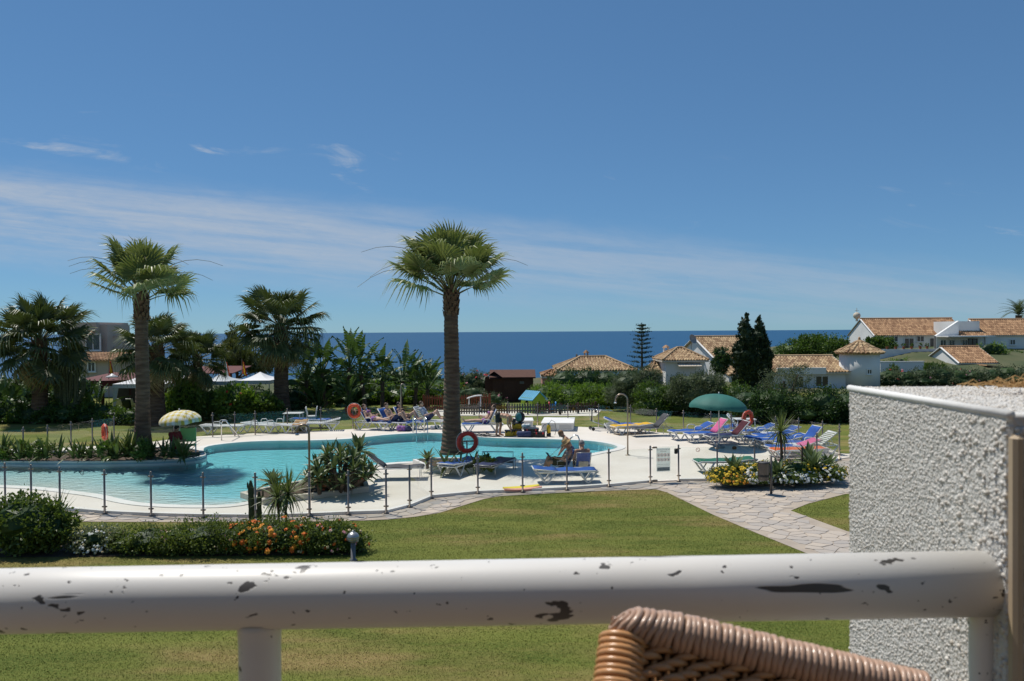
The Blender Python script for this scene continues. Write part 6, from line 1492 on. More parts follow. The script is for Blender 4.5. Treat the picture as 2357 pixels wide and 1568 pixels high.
def cap(mb, a, b, r0, r1, seg=12):
    a, b = Vector(a), Vector(b); n = 4
    mb.tube([a.lerp(b, i / n) for i in range(n + 1)], [r0 + (r1 - r0) * i / n for i in range(n + 1)], seg); mb.ball(a, r0, seg, 8); mb.ball(b, r1, seg, 8)
def person(label, loc, rz, J, skin=SKIN, hair=HAIR_D, shorts=BLACKC, shirt=None, female=False, s=1.0, hat=None, grip=.5):
    """J: joints in metres, figure facing +x, left side +y"""
    t = thing('person', label, 'person', loc, rz); t.scale = (s, s, s)
    V = {k: Vector(v) for k, v in J.items()}; mb = MB()
    up = (V['chest'] - V['pelvis']).normalized(); sh = .165 if female else .19; hw = .105 if female else .095
    side = Vector(J.get('side', (0, 1, 0))).normalized(); fw = side.cross(up).normalized()
    V['sl'] = V['chest'] + up * .12 + side * sh; V['sr'] = V['chest'] + up * .12 - side * sh
    V['hl'] = V['pelvis'] + side * hw - up * .02; V['hr'] = V['pelvis'] - side * hw - up * .02
    nk = V['chest'] + up * .17
    waist = V['pelvis'].lerp(V['chest'], .5)
    for q, r in ((V['pelvis'], (.115, .165, .12)), (waist, (.10, .135 if female else .15, .12)), (V['chest'], (.115, .165 if female else .18, .17))):
        M3 = Matrix((fw, side, up)).transposed(); mb.ball(q, r, 16, 10, M3)
    cap(mb, V['pelvis'], V['chest'], .105, .11); cap(mb, V['sl'], V['sr'], .062, .062); cap(mb, nk, V['head'] - (V['head'] - nk) * .35, .058, .052)
    hd = (V['head'] - nk).normalized(); look = Vector(J.get('look', fw)); look = (look - hd * look.dot(hd)).normalized(); ear = hd.cross(look).normalized(); HM = Matrix((look, ear, hd)).transposed()
    mb.ball(V['head'] + hd * .02, (.098, .078, .118), 18, 12, HM); mb.ball(V['head'] + look * .04 - hd * .055, (.055, .052, .05), 12, 8, HM)
    mb.ball(V['head'] + look * .105 - hd * .005, (.022, .016, .028), 8, 6, HM)
    for e in (-1, 1): mb.ball(V['head'] + ear * e * .082 - look * .005, (.022, .012, .032), 8, 6, HM)
    for sd, S_ in (('l', 1), ('r', -1)):
        cap(mb, V['s' + sd], V['e' + sd], .052, .042); cap(mb, V['e' + sd], V['w' + sd], .042, .028)
        fd = (V['w' + sd] - V['e' + sd]).normalized(); ac = side * S_; ac = (ac - fd * ac.dot(fd)).normalized() if abs(ac.dot(fd)) < .98 else fd.orthogonal().normalized(); bk = fd.cross(ac)
        cap(mb, V['w' + sd], V['w' + sd] + fd * .075, .030, .034)
        for k, (off, L_) in enumerate(((-.030, .075), (-.010, .085), (.011, .080), (.031, .062))):
            a = V['w' + sd] + fd * .085 + ac * off; b = a + fd * L_ * .55; c_ = b + (fd * (1 - grip) + bk * grip).normalized() * L_ * .5; cap(mb, a, b, .0105, .010, 7); cap(mb, b, c_, .010, .008, 7)
        a = V['w' + sd] + fd * .025 - ac * .028; b = a - ac * .030 + fd * .035; cap(mb, a, b, .012, .011, 7); cap(mb, b, b + fd * .03, .011, .009, 7)
        cap(mb, V['h' + sd], V['k' + sd], .088, .060); cap(mb, V['k' + sd], V['a' + sd], .060, .038); mid = V['k' + sd].lerp(V['a' + sd], .35); mb.ball(mid, .058, 10, 7)
        toe = V['t' + sd]; cap(mb, V['a' + sd], V['a' + sd].lerp(toe, .5), .042, .040, 10); cap(mb, V['a' + sd].lerp(toe, .4), toe, .040, .026, 10)
    body = ob('body', remesh(mb, 'body', skin), t)
    for e in (-1, 1): MB().ball(V['head'] + look * .092 + ear * e * .032 + hd * .022, (.008, .012, .008), 8, 6, HM).build('eye', EYE, body)
    mb = MB(); mb.ball(V['head'] + hd * .045 - look * .018, (.100, .088, .108), 16, 10, HM)
    if female:
        for k in range(3): mb.ball(V['head'] - look * (.06 + .01 * k) - hd * (.04 + .05 * k), (.06, .075, .07), 12, 8, HM)
    ho = ob('hair', remesh(mb, 'hair', hair, .014, 1), t)
    if shorts:
        mb = MB(); M3 = Matrix((fw, side, up)).transposed(); mb.ball(V['pelvis'], (.130, .182, .125), 16, 10, M3)
        for sd in 'lr': cap(mb, V['h' + sd], V['h' + sd].lerp(V['k' + sd], .10 if female else .62), .108, .105 if female else .092)
        ob('shorts', remesh(mb, 'shorts', shorts, .014, 2), t)
    if shirt:
        mb = MB(); M3 = Matrix((fw, side, up)).transposed(); mb.ball(V['chest'], (.135, .20, .185), 16, 10, M3); mb.ball(waist, (.125, .17, .15), 16, 10, M3); mb.ball(V['pelvis'], (.13, .18, .09), 16, 10, M3); cap(mb, V['sl'], V['sr'], .078, .078)
        for sd in 'lr': cap(mb, V['s' + sd], V['s' + sd].lerp(V['e' + sd], .75), .070, .062)
        ob('shirt', remesh(mb, 'shirt', shirt, .014, 2), t)
    elif female:
        mb = MB()
        for e in (-1, 1): mb.ball(V['chest'] + fw * .10 + side * e * .075, (.06, .07, .065), 12, 8)
        mb.ball(V['chest'] - up * .01, (.122, .175, .03), 16, 8, Matrix((fw, side, up)).transposed()); ob('bikini_top', remesh(mb, 'bikini_top', shorts, .012, 1), t)
    if hat:
        h_ = MB().lathe([(.19, -.01), (.185, .005), (.105, .015), (.10, .09), (.085, .115), (.02, .12)], 20); q = hd.to_track_quat('Z', 'Y').to_matrix().to_4x4()
        h_.build('straw_hat', hat, t, True, mw=Matrix.Translation(V['head'] + hd * .075) @ q)
    return t
BEND = dict(pelvis=(0, 0, .90), chest=(.34, 0, .86), head=(.62, 0, .70), el=(.42, .22, .58), er=(.44, -.22, .56), wl=(.50, .16, .34), wr=(.54, -.12, .32), kl=(.06, .14, .49), kr=(-.02, -.16, .49), al=(0, .15, .07), ar=(-.06, -.18, .07), tl=(.17, .17, .03), tr=(.11, -.20, .03), look=(.4, 0, -1))
LEAN = dict(pelvis=(0, 0, .92), chest=(.16, 0, 1.22), head=(.34, 0, 1.46), el=(.26, .26, 1.02), er=(.22, -.26, 1.02), wl=(.42, .22, .82), wr=(.34, -.25, .80), kl=(.06, .11, .48), kr=(0, -.11, .48), al=(0, .11, .07), ar=(-.06, -.11, .07), tl=(.17, .12, .03), tr=(.11, -.12, .03), look=(.7, 0, -.7))
def SIT(seat=.36, back=25, knee=.46, cross=False):
    b = RAD(back); c = (-.32 * math.sin(b), 0, seat + .10 + .33 * math.cos(b)); h = (c[0] - .16 * math.sin(b) + .10, 0, c[2] + .29)
    d = dict(pelvis=(0, 0, seat + .10), chest=c, head=h, el=(c[0] + .10, .25, c[2] - .18), er=(c[0] + .10, -.25, c[2] - .18), wl=(c[0] + .34, .12, c[2] - .12), wr=(c[0] + .34, -.12, c[2] - .12), kl=(.44, .12, knee), kr=(.44, -.12, knee), al=(.46, .12, .08), ar=(.46, -.12, .08), tl=(.62, .13, .04), tr=(.62, -.13, .04), look=(1, 0, -.35))
    if cross: d.update(kr=(.44, .02, knee + .12), ar=(.62, .16, knee - .22), tr=(.76, .20, knee - .20))
    return d
def RECL(back=50, knees=True, seat=.40):
    b = RAD(back); c = (-.10 - .33 * math.cos(b), 0, seat + .10 + .33 * math.sin(b)); h = (c[0] - .27 * math.cos(b), 0, c[2] + .29 * math.sin(b) + .05)
    d = dict(pelvis=(0, 0, seat + .10), chest=c, head=h, el=(c[0] + .12, .27, c[2] - .20), er=(c[0] + .12, -.27, c[2] - .20), wl=(c[0] + .36, .20, c[2] - .10), wr=(c[0] + .36, -.20, c[2] - .10), look=(1, 0, .2))
    if knees: d.update(kl=(.38, .12, seat + .42), kr=(.42, -.12, seat + .38), al=(.58, .12, seat + .09), ar=(.64, -.12, seat + .09), tl=(.76, .13, seat + .07), tr=(.82, -.13, seat + .07))
    else: d.update(kl=(.46, .12, seat + .12), kr=(.46, -.14, seat + .11), al=(.90, .12, seat + .09), ar=(.90, -.16, seat + .09), tl=(.98, .14, seat + .22), tr=(.98, -.18, seat + .22))
    return d
person('man in black shorts bending over the diving gear', P(1148, 1004, .035), RAD(-14), BEND, SKIN_T, HAIR_D, BLACKC)
q = Q(1314, 1040, 27.9); person('shirtless man leaning on the pool handrail behind the seated men', (q.x, q.y, -.62), RAD(186), LEAN, SKIN_T, HAIR_F, NAVYC)
person('man in straw hat and black shorts reading in a folding chair', BC1 + Vector((.02, 0, .0)), RAD(188), SIT(.24, 34, .40, True), SKIN_T, HAIR_F, BLACKC, hat=STRAW)
person('grey haired person in the blue chair seen from behind', BC2 + Vector((0, .05, 0)), RAD(98), SIT(.24, 26, .40), SKIN_T, HAIR_G, NAVYC)
q = Q(405, 1000, 28.3); ch = Vector((q.x, q.y, .035)); person('lifeguard in a red shirt sitting under the checked parasol', ch, RAD(-25), SIT(.30, 8, .42), SKIN_T, HAIR_D, REDC, REDC)
t = thing('director_chair', 'chair with a pale green back beside the lifeguard', 'chair', ch + Vector((.25, .35, 0)), RAD(20)); PG = mat('pale_green_canvas', (.30, .52, .18), (.26, .46, .16), 3, .8)
MB().box((0, .1, .74), (.62, .03, .5), bev=.01).build('backrest', PG, t); MB().box((0, -.15, .40), (.6, .46, .03), bev=.01).build('seat', PG, t)
for x in (-.3, .3):
    MB().tube([(x, .12, 0), (x, .12, 1.0)], .018, 6).build('post', WHITE_PL, t); MB().tube([(x, -.36, 0), (x, -.36, .42)], .018, 6).build('leg', WHITE_PL, t)
t = thing('stool', 'low white stool under the seated lifeguard', 'stool', ch); MB().box((0, 0, .33), (.40, .40, .04), bev=.01).build('seat', WHITE_PL, t)
for x in (-.16, .16):
    for y in (-.16, .16): MB().tube([(x, y, .32), (x, y, 0)], .018, 6).build('leg', WHITE_PL, t)
def on_lounger(px, py, deg, off=.06): 
    a = RAD(deg); p = P(px, py, .035); return p + Vector((math.cos(a), math.sin(a), 0)) * off
person('woman on the upright blue lounger with her legs stretched left', on_lounger(1112, 994, 8), RAD(188), RECL(58, False), SKIN, HAIR_B, BIKINI, female=True)
person('sunbather lying beside the far lifebuoy in a floral swimsuit', on_lounger(862, 989, 158), RAD(338), RECL(50, False), SKIN, HAIR_B, BIKINI, female=True)
person('man with raised knees on the second blue lounger', on_lounger(905, 989, 158, -.05), RAD(338), RECL(60, True), SKIN, HAIR_B, NAVYC)
pw = person('woman with sunglasses and raised knees on the tallest backed lounger', on_lounger(938, 987, 158), RAD(338), RECL(60, True), SKIN, HAIR_D, BLACKC, female=True)
hx = RECL(60, True)['head']; MB().box((hx[0] + .10, 0, hx[2] + .02), (.03, .15, .045), bev=.01).build('sunglasses', BLK, pw)
person('person in a white shirt sitting by the pool ladder', on_lounger(985, 986, 165, -.02), RAD(345), RECL(66, True), SKIN, HAIR_B, NAVYC, WSHIRT)
bk = thing('book', 'open book held by the man in the straw hat', 'book', BC1 + Vector((-.36, -.02, .56)), RAD(8)); 
for s_ in (-1, 1): MB().box((0, s_ * .085, 0), (.015, .17, .23), bev=.004).build('cover', NAVYC if s_ < 0 else BLACKC, bk, rot=(0, RAD(-35), s_ * .25))

# ------------------------------------------------------------------ diving gear, bags, boards and bits on the deck
DY = mat('yellow_plastic', (.62, .40, .015), (.55, .34, .015), 4, .4); DB = BLK
def crate(px, py, w, d_, h_, label, lid=DB, body=DY, z=.035, rz=0.0):
    t = thing('equipment_crate', label, 'crate', P(px, py, .035) + Vector((0, 0, z - .035)), rz); MB().box((0, 0, h_ * .42), (w, d_, h_ * .84), bev=.02).build('body', body, t); MB().box((0, 0, h_ * .92), (w + .03, d_ + .03, h_ * .16), bev=.015).build('lid', lid, t)
    for s_ in (-.3, .3): MB().box((s_ * w, -d_ / 2 - .012, h_ * .80), (.06, .03, .09), bev=.006).build('latch', lid if body is DY else TRED, t)
crate(1172, 1004, .36, .30, .26, 'small yellow crate at the bending man\'s feet'); crate(1190, 1002, .40, .34, .26, 'lower yellow and black crate of the stack', rz=.1)
crate(1192, 1001, .50, .36, .26, 'upper yellow and black crate of the stack', z=.31); crate(1223, 1005, .62, .42, .36, 'black equipment case with red latches', body=DB); crate(1242, 1006, .46, .32, .22, 'low black case right of the red latched one', body=DB)
TEAL = mat('teal_nylon', (.05, .20, .20), (.03, .12, .13), 5, .8)
t = thing('backpack', 'teal and black backpack on top of the yellow crates', 'backpack', P(1196, 1001, .035) + Vector((.02, 0, .57)), .2)
MB().ball((0, 0, .20), (.22, .14, .24), 16, 10).build('bag', BLACKC, t, True); MB().ball((-.06, -.06, .20), (.15, .11, .20), 14, 9).build('pocket', TEAL, t, True)
for s_ in (-1, 1): MB().torus((.05 * s_, .12, .2), .14, .02, Matrix.Rotation(math.pi / 2, 3, 'Y'), 16, 6).build('strap', BLACKC, t)
t = thing('plastic_bag', 'crumpled white plastic bag on the black case', 'bag', P(1212, 1004, .035) + Vector((0, -.05, .26))); mb = MB(); 
for i in range(7): mb.ball((random.uniform(-.12, .12), random.uniform(-.08, .08), .10 + random.uniform(0, .14)), random.uniform(.07, .12), 9, 6)
me = remesh(mb, 'film', WHITE_PL, .02, 2); ob('film', me, t)
t = thing('duffel_bag', 'dark blue duffel bag lying by the black cases', 'bag', P(1206, 1007, .035), .1); MB().tube([(-.3, 0, .13), (-.27, 0, .14), (.27, 0, .14), (.3, 0, .13)], [.06, .13, .13, .06], 14).build('bag', NAVYC, t, True); MB().torus((0, 0, .25), .10, .012, RX90, 16, 6).build('handle', BLACKC, t)
t = thing('diving_cylinder', 'yellow diving cylinder standing on the far deck', 'diving cylinder', P(1263, 1005, .035)); MB().lathe([(.09, .14), (.09, .40), (.075, .46), (.04, .50), (.025, .52)], 18).build('tank', DY, t, True); MB().lathe([(.095, 0), (.097, .15)], 18).build('boot', DB, t, True)
MB().box((0, 0, .55), (.09, .05, .06), bev=.01).build('valve', CHROME, t); MB().tube([(.02, 0, .56), (.12, 0, .70), (.26, 0, .62), (.32, 0, .3), (.26, 0, .06)], .011, 6).build('hose', DB, t); MB().tube([(-.02, 0, .56), (-.2, 0, .5), (-.36, 0, .2), (-.45, .1, .02)], .011, 6).build('hose', DB, t)
for k, (px, py, la) in enumerate(((1098, 1004, 'tangle of black hoses left of the bending man'), (1122, 1006, 'loose grey cable loop beside the bending man'))):
    R_ = random.Random(k); pts = []
    for i in range(40): a = i * .62; pts.append((.5 * math.cos(a * 1.1) * (1 + .4 * math.sin(i)), .18 * math.sin(a) + .05 * math.cos(i * .7), .02 + .10 * max(0, math.sin(i * .45)) * (1 if k else 1.6)))
    tag(MB().tube(pts, .012, 5).build('hose', DB if k == 0 else CHARC, None, True, loc=P(px, py, .035)), la, 'hose')
def foam_board(a, b, w, m, label):
    pa, pb = P(*a, .035), P(*b, .035); d = pb - pa; L_ = d.length; mb = MB(); rows = []
    for i in range(11):
        u = i / 10; ww = w / 2 * math.sin(math.pi * (.06 + .88 * u)) ** .5; rows.append([(L_ * u, -ww, .05 + .03 * (2 * u - 1) ** 2), (L_ * u, 0, .06 + .03 * (2 * u - 1) ** 2), (L_ * u, ww, .05 + .03 * (2 * u - 1) ** 2)])
    tag(mb.sheet(rows, .05).build('foam_board', m, None, loc=pa, rot=(0, 0, math.atan2(d.y, d.x))), label, 'foam board', 'foam boards by the near fence')
foam_board((1159, 1128.5), (1240, 1122), .30, mat('yellow_foam', (.72, .58, .05), None, rough=.7), 'yellow foam board lying by the near fence'); foam_board((1161, 1132), (1246, 1126), .22, mat('pink_foam', (.72, .34, .26), None, rough=.7), 'pink foam board lying by the near fence')
for px, py, m, la, sc in ((925, 993, BIKINI, 'floral beach bag on the far deck', .26), (938, 993, NAVYC, 'navy beach bag on the far deck', .24), (995, 989, WSHIRT, 'crumpled pale towel by the pool ladder', .18), (1005, 988, TEAL, 'teal bag by the central palm', .16), (1690, 1035, MAROON, 'dark red ball under the navy lounger', .12)):
    mb = MB(); [mb.ball((random.uniform(-.5, .5) * sc, random.uniform(-.3, .3) * sc, sc * random.uniform(.4, .7)), sc * random.uniform(.4, .6), 9, 6) for _ in range(5)]
    o_ = ob('beach_bag' if 'bag' in la else ('ball' if 'ball' in la else 'towel'), remesh(mb, 'cloth', m, .03, 2), None, loc=P(px, py, .03)); tag(o_, la, 'ball' if 'ball' in la else ('bag' if 'bag' in la else 'towel'))
t = thing('luggage_trolley', 'chrome wire trolley parked on the far grass edge', 'trolley', P(1380, 990, .03), RAD(10)); 
for s_ in (-1, 1):
    y = s_ * .25; MB().tube([(-.42, y, .10), (.40, y, .10), (.42, y, .14), (-.35, y, .42), (-.44, y, .95), (.55, y, .86)], .014, 7).build('side_frame', CHROME, t, True)
    for x in (-.36, .36):
        w_ = MB().lathe([(.075, -.02), (.075, .02)], 14).build('wheel', DB, t, True, loc=(x, y, .085), rot=(math.pi / 2, 0, 0))
for x, z in ((-.42, .10), (.40, .10), (-.35, .42), (-.44, .95), (.55, .86), (0, .90)): MB().tube([(x, -.25, z), (x, .25, z)], .011, 6).build('cross_bar', CHROME, t)
for i in range(9): MB().tube([(-.3 + i * .08, -.25, .38 - i * .032), (-.3 + i * .08, .25, .38 - i * .032)], .005, 5).build('wire', CHROME, t)
MB().sheet([[(-.40 + .02 * math.sin(i), -.22 + .2 * j, .95 - .5 * i / 4) for j in range(2)] for i in range(5)], .03).build('hung_cloth', BLACKC, t)
# litter bin and lamp
BIN = mat('bin_grey_metal', (.14, .13, .12), (.11, .10, .095), 4, .5, metal=.3)
t = thing('litter_bin', 'grey round litter bin on a post in front of the flower bed', 'litter bin', P(1775, 1139))
MB().tube([(0, 0, 0), (0, 0, 1.06)], .032, 10).build('post', BIN, t, True); MB().lathe([(.125, 0), (.14, .01), (.15, .46), (.16, .48)], 20, (-.21, 0, .40)).build('bucket', BIN, t, True); MB().torus((-.21, 0, .88), .155, .016, None, 24, 8).build('rim', DB, t, True)
MB().lathe([(.152, .0), (.152, .05)], 20, (-.21, 0, .50)).build('band', DB, t); MB().box((-.05, 0, .7), (.06, .03, .2)).build('bracket', BIN, t)
LAMPM = mat('brushed_aluminium', (.42, .42, .41), (.34, .34, .33), 8, .35, metal=.7); OPAL = mat('opal_glass', (.62, .60, .55), None, rough=.25)
t = thing('bollard_lamp', 'grey bollard garden lamp with a domed head in the lawn', 'lamp', P(813, 1290)); 
MB().lathe([(.075, 0), (.075, .02), (.048, .03), (.046, .36)], 18).build('post', mat('lamp_grey', (.17, .17, .175), None, rough=.45, metal=.3), t, True); MB().lathe([(.05, .36), (.085, .39), (.122, .43), (.125, .455)], 22).build('louvre', LAMPM, t, True); MB().lathe([(.126, .455), (.122, .48), (.095, .525), (.055, .555), (.03, .56), (.025, .585), (.01, .59)], 22).build('dome', LAMPM, t, True)
for k in range(3): MB().torus((0, 0, .39 + k * .02), .09 + k * .014, .004, None, 24, 6).build('louvre_ring', LAMPM, t)

# ------------------------------------------------------------------ the balcony: rail, pebbledash wall, wicker chair
RAILP = None
def painted_rail():
    m = bpy.data.materials.new('chipped_white_paint'); m.use_nodes = True; nt = m.node_tree; N = nt.nodes.new; L = nt.links.new; b = nt.nodes['Principled BSDF']
    tc = N('ShaderNodeTexCoord').outputs['Object']
    def ns(scale, stretch, det, off):
        mp = N('ShaderNodeMapping'); mp.inputs['Scale'].default_value = stretch; mp.inputs['Location'].default_value = off; L(tc, mp.inputs['Vector']); n = N('ShaderNodeTexNoise'); n.inputs['Scale'].default_value = scale; n.inputs['Detail'].default_value = det; n.inputs['Roughness'].default_value = .55; L(mp.outputs[0], n.inputs['Vector']); return n.outputs['Fac']
    def mr(v, lo, hi):
        r = N('ShaderNodeMapRange'); r.inputs[1].default_value = lo; r.inputs[2].default_value = hi; L(v, r.inputs[0]); return r.outputs[0]
    a = mr(ns(46, (.55, 1, 1), 3, (3.1, 0, 0)), .66, .672); c_ = mr(ns(120, (.8, 1, 1), 2, (1, 2, 0)), .70, .715); d_ = mr(ns(40, (.14, 1.6, 1.6), 2, (5, 1, 7)), .68, .695)
    mx = N('ShaderNodeMath'); mx.operation = 'MAXIMUM'; L(a, mx.inputs[0]); L(c_, mx.inputs[1]); m2 = N('ShaderNodeMath'); m2.operation = 'MAXIMUM'; L(mx.outputs[0], m2.inputs[0]); L(d_, m2.inputs[1])
    dirt = mr(ns(5, (.4, 1, 1), 5, (0, 0, 2)), .4, .75)
    p = N('ShaderNodeMix'); p.data_type = 'RGBA'; L(dirt, p.inputs['Factor']); p.inputs['A'].default_value = (.74, .72, .68, 1); p.inputs['B'].default_value = (.66, .62, .56, 1)
    q = N('ShaderNodeMix'); q.data_type = 'RGBA'; L(m2.outputs[0], q.inputs['Factor']); L(p.outputs['Result'], q.inputs['A']); q.inputs['B'].default_value = (.075, .068, .062, 1); L(q.outputs['Result'], b.inputs['Base Color'])
    inv = N('ShaderNodeMath'); inv.operation = 'SUBTRACT'; inv.inputs[0].default_value = 1; L(m2.outputs[0], inv.inputs[1])
    fine = ns(130, (.6, 1, 1), 3, (0, 0, 0)); ad = N('ShaderNodeMath'); ad.operation = 'MULTIPLY_ADD'; ad.inputs[1].default_value = .12; L(fine, ad.inputs[0]); L(inv.outputs[0], ad.inputs[2])
    bp_ = N('ShaderNodeBump'); bp_.inputs['Strength'].default_value = .35; bp_.inputs['Distance'].default_value = .0012; L(ad.outputs[0], bp_.inputs['Height']); L(bp_.outputs[0], b.inputs['Normal']); b.inputs['Roughness'].default_value = .46
    return m
RAILP = painted_rail()
YR = .755
def RQ(px, py, Y=YR): return Q(px, py, Y)
ra, rb = RQ(-420, 1391, .745), RQ(2272, 1343, .735); rr = .0300
t = thing('balcony_rail', 'chipped white balcony rail across the foreground', 'railing', (0, 0, 0))
top_bar = MB().tube([ra, ra.lerp(rb, .25), ra.lerp(rb, .5), ra.lerp(rb, .75), rb], rr, 40); o = top_bar.build('top_bar', RAILP, t, True)
f0 = MB().lathe([(rr, 0), (rr * .97, .002), (rr * .80, .006), (.001, .0065)], 40); f0.build('end_cap', RAILP, t, True, mw=Matrix.Translation(rb) @ (rb - ra).to_track_quat('Z', 'Y').to_matrix().to_4x4())
def rail_post(px, Y, rad, name='post'):
    c_ = Q(px, 1400, Y); k = ra.lerp(rb, (c_.x - ra.x) / (rb.x - ra.x)); prof = [(rad, -1.0), (rad, -.045), (rad * 1.02, -.036), (rad * 1.06, -.029), (rad * 1.14, -.0225)]
    MB().lathe(prof, 28, (k.x, k.y, k.z), caps=True).build(name, RAILP, t, True)
rail_post(600, .745, .0195); rail_post(2264, .735, .0125, 'end_post')
# pebbledash wall
PEB = mat('pebble', (.74, .71, .66), (.46, .41, .345), 2, .55, .1, 80, rnd=True); PEBF = mat('pebble_mix', (.74, .71, .66), (.46, .41, .345), 2, .6, .1, 80, attr=True); MORT = mat('pebbledash_mortar', (.66, .64, .60), (.56, .54, .50), 30, .9, .5, 200)
wx = Q(2322, 950, .70).x; y0w, y1w = .70, 1.035; ztop = Q(2322, 950, .70).z + .0055
w = thing('pebbledash_wall', 'white pebbledash balcony wall on the right', 'wall', (wx, y0w, ztop - 1.3))
MB().box((.62, (y1w - y0w) / 2, .647), (1.24, y1w - y0w, 1.294), bev=.004).build('core', MORT, w)
# rounded top edge strips
mb = MB().tube([(.002, .0, 1.2925), (.002, (y1w - y0w), 1.2925)], .0040, 14); mb.build('edge_strip', WALLW, w, True)
MB().tube([(.0, .004, 1.290), (1.24, .004, 1.291)], .0040, 14).build('edge_strip', WALLW, w, True)
TRIM = mat('beige_trim', (.46, .36, .24), (.40, .30, .20), 6, .6); MB().box((.004, -.004, .64), (.010, .012, 1.27), bev=.003).build('corner_trim', TRIM, w)
PBS = []
for k in range(5):
    mb = MB().ball((0, 0, 0), (1.0, random.uniform(.65, .95), random.uniform(.6, .9)), 7, 5)
    mb.v = [(x * (1 + random.uniform(-.14, .14)), y * (1 + random.uniform(-.14, .14)), z * (1 + random.uniform(-.14, .14))) for x, y, z in mb.v]; PBS.append(mb.mesh('pebble', PEB, True))
cand = []
y = .003
rows_z = np.arange(.86, 1.286, .0037)
for z in rows_z:
    yy = .004 + random.uniform(0, .004)
    while yy < y1w - y0w - .003:
        cand.append((0, yy, z + random.uniform(-.0018, .0018), random.uniform(.0014, .0029), 'L')); yy += random.uniform(.0031, .0052)
for _ in range(5200): cand.append((random.uniform(.008, .6), random.uniform(.006, y1w - y0w - .004), 1.2935, random.uniform(.0012, .0026), 'T'))
for _ in range(2600): cand.append((random.uniform(.006, .10), -.0005, random.uniform(.86, 1.28), random.uniform(.0025, .0045), 'F'))
big = sorted(range(len(cand)), key=lambda i: -cand[i][3] * (1.6 if cand[i][4] == 'L' else .3) * (1.3 - cand[i][1]))[:300]; bigs = set(big)
ico = MB().ball((0, 0, 0), (1, .85, .75), 6, 4); IV = np.array(ico.v); IF = [f for f in ico.f]
IQ = np.array([f for f in ico.f if len(f) == 4])
VS, FS = [], []; off = 0; TT = []
for i, (x, yy, z, r, side_) in enumerate(cand):
    if i in bigs:
        ob('pebble', PBS[i % 5], w, loc=(.0004 if side_ == 'L' else x, yy, z), rot=(random.uniform(0, 6), random.uniform(0, 6), random.uniform(0, 6)), scale=r * 1.12); continue
    R3 = np.array(Euler((random.uniform(0, 6), random.uniform(0, 6), random.uniform(0, 6))).to_matrix()); v_ = (IV * r * rng.uniform(.9, 1.1, 3)) @ R3.T + np.array([x + (.0011 if side_ == 'L' else 0), yy, z]); VS.append(v_); FS.append(IQ + off); off += len(IV); TT += [random.random()] * len(IQ)
pm_ = npmesh('pebble_field', np.concatenate(VS), np.concatenate(FS), PEBF, np.array(TT)); shade(pm_); ob('pebble_field', pm_, w, kind='stuff')
# dry grass on the wall top
t = thing('dry_grass_clump', 'tuft of dry brown grass lying on top of the wall', 'grass', (wx + .19, y0w + .20, ztop)); DRY = mat('dry_grass', (.34, .19, .07), (.46, .29, .12), 40, .9, attr=True); mb = MB()
for i in range(700):
    a = random.uniform(0, 6.28); L_ = random.uniform(.015, .04); p = Vector((random.gauss(.05, .055), random.gauss(0, .02), random.uniform(.001, .004))); e = p + Vector((math.cos(a) * L_, math.sin(a) * L_ * .6, random.uniform(-.002, .016) * max(.1, 1 - abs(p.x - .05) * 8))); m_ = (p + e) / 2 + Vector((0, 0, random.uniform(0, .010)))
    mb.tube([p, m_, e], [.0008, .0007, .0004], 4)
mb.build('straw_tangle', DRY, t, kind='stuff')

# wicker chair: wrapped top rail, woven back, each strand a piece
WICK = mat('wicker_strand', (.58, .30, .125), (.47, .225, .09), 14, .30, .1, 60, spec=.5, rnd=True); WICKT = mat('wicker_strand_rail', (.52, .35, .25), (.45, .28, .19), 14, .27, .1, 60, spec=.55, rnd=True); WDK = mat('wicker_core', (.16, .085, .045), None, rough=.7)
ca, cb_ = Q(1452, 1432, .585), Q(2118, 1590, .60)
t = thing('wicker_chair', 'brown wicker chair whose back rises at the lower edge', 'chair', (ca.x, ca.y, 3.55))
O = t.location; A, B = ca - O, cb_ - O; dch = (B - A); Lc = dch.length; du = dch.normalized(); nrm = Vector((0, -1, 0)); nrm = (nrm - du * nrm.dot(du)).normalized(); dn = du.cross(nrm); dn = dn if dn.z < 0 else -dn
dw = (dn * .74 + nrm * .67).normalized(); wn = (nrm * .74 - dn * .67).normalized()      # the reclined woven back and its outward side
MB().tube([A + du * .004, B], .0105, 14).build('top_rail', WDK, t, True)
def coil_mesh(r, th, lean):
    pts = []
    for i in range(22):
        a = 2 * math.pi * i / 22; pts.append((lean * math.sin(a * .5), r * math.cos(a), r * math.sin(a) * 1.12))
    return MB().tube(pts, th, 8, closed=True).mesh('strand', WICKT, True)
COILS = [coil_mesh(.0116, .0027, .0035 + .0006 * k) for k in range(4)]
M0 = Matrix((du, nrm, -dn)).transposed().to_4x4(); ncoil = int(Lc / .0050)
for i in range(ncoil):
    p = A + du * (Lc * (i + .5) / ncoil); ob('strand', COILS[i % 4], t, mw=Matrix.Translation(p) @ M0 @ Matrix.Rotation(random.uniform(-.10, .10) + (.45 * (1 - i / 6) if i < 6 else 0), 4, 'Y') @ Matrix.Rotation(random.uniform(-.05, .05), 4, 'Z'))
for k, (dx, sc) in enumerate(((-.0035, .97), (-.0075, .86), (-.0108, .66), (-.0128, .40), (-.0138, .16))):
    ob('strand', COILS[k % 4], t, mw=Matrix.Translation(A + du * dx) @ M0 @ Matrix.Rotation(.5 + .06 * k, 4, 'Y') @ Matrix.Diagonal((1, sc, sc, 1)))
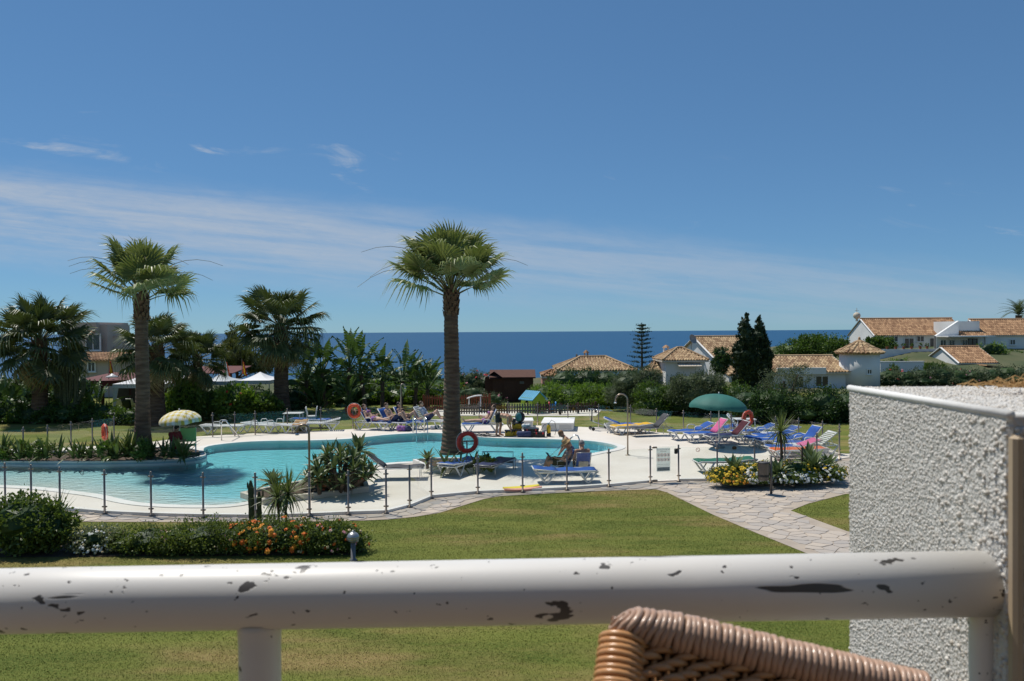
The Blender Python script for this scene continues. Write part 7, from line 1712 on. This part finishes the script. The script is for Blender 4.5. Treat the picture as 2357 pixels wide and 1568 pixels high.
# left upright wrapped with level strands, following the reclined back
ud = (Vector((-.06, 0, 0)) + dw).normalized(); ua = A + dn * .013 - du * .003; ub = ua + ud * .22
MB().tube([ua + ud * .004, ub], .0135, 12).build('left_upright', WDK, t, True)
UM = ud.to_track_quat('Z', 'Y').to_matrix().to_4x4()
UC = MB().tube([(.0156 * math.cos(2 * math.pi * i / 18), .0156 * math.sin(2 * math.pi * i / 18), .0012 * math.sin(2 * math.pi * i / 18)) for i in range(18)], .0025, 7, closed=True).mesh('strand', WICK, True)
for k, (dz, sc) in enumerate(((-.001, .35), (.0005, .7))): ob('strand', UC, t, mw=Matrix.Translation(ua + ud * dz) @ UM @ Matrix.Diagonal((sc, sc, 1, 1)))
for i in range(42): ob('strand', UC, t, mw=Matrix.Translation(ua + ud * (.003 + i * .0046)) @ UM @ Matrix.Rotation(random.uniform(-.06, .06), 4, 'X') @ Matrix.Rotation(random.uniform(-.07, .07), 4, 'Y'))
# woven back: warp rods and over-under weft strands
nst = 22; pitch_ = Lc / (nst + 1)
for i in range(nst):
    p = A + du * (pitch_ * (i + 1)) + dn * .006; MB().tube([p, p + dw * .17], .0022, 6).build('stake', WICK, t, True)
SEGM = []
for k in range(3):
    pts = [((u - .5) * pitch_ * 2.35, -.0058 * math.sin(math.pi * u) + .0026, .0030 * (u - .5) * 2 + .0008 * k * math.sin(math.pi * u)) for u in [j / 8 for j in range(9)]]
    SEGM.append(MB().tube(pts, [.0014, .0022, .0027, .0030, .0031, .0030, .0027, .0022, .0014], 8).mesh('weft_strand', WICK, True))
Mw = Matrix((du, -wn, -dw)).transposed().to_4x4(); cnt = 0
for r in range(24):
    for i in range(0, nst + 1, 2):
        q = i + (r % 2); p = A + du * (pitch_ * (q + .5)) + dn * .006 + dw * (.0115 + r * .0061)
        if cnt >= 300: break
        ob('weft_strand', SEGM[(r + i) % 3], t, mw=Matrix.Translation(p) @ Mw @ Matrix.Rotation(random.uniform(-.06, .06), 4, 'Y')); cnt += 1
MB().sheet([[A + du * (Lc * i / 8) + dn * .006 + dw * (.004 + .15 * j / 3) - wn * .006 for i in range(9)] for j in range(4)]).build('back_lining', WDK, t)

# ------------------------------------------------------------------ the balcony itself and the house wall behind the viewer
FLOORT = mat('terracotta_floor', (.17, .13, .10), (.14, .105, .08), 3, .7, .1, 30)
mb = MB(); mb.box((-1.0, -.35, 3.27), (6.0, 2.7, .16)); struct(mb.build('balcony_floor', FLOORT))
hw_ = thing('house_wall', 'cream house wall behind the balcony', 'wall', (-1.0, -1.85, 0)); MB().box((0, 0, 3.6), (14, .3, 7.2)).build('masonry', mat('cream_house_wall', (.30, .27, .24), (.26, .23, .20), 1, .9), hw_); MB().box((.6, .16, 4.35), (1.8, .06, 2.1), bev=.01).build('balcony_door', PANE, hw_)
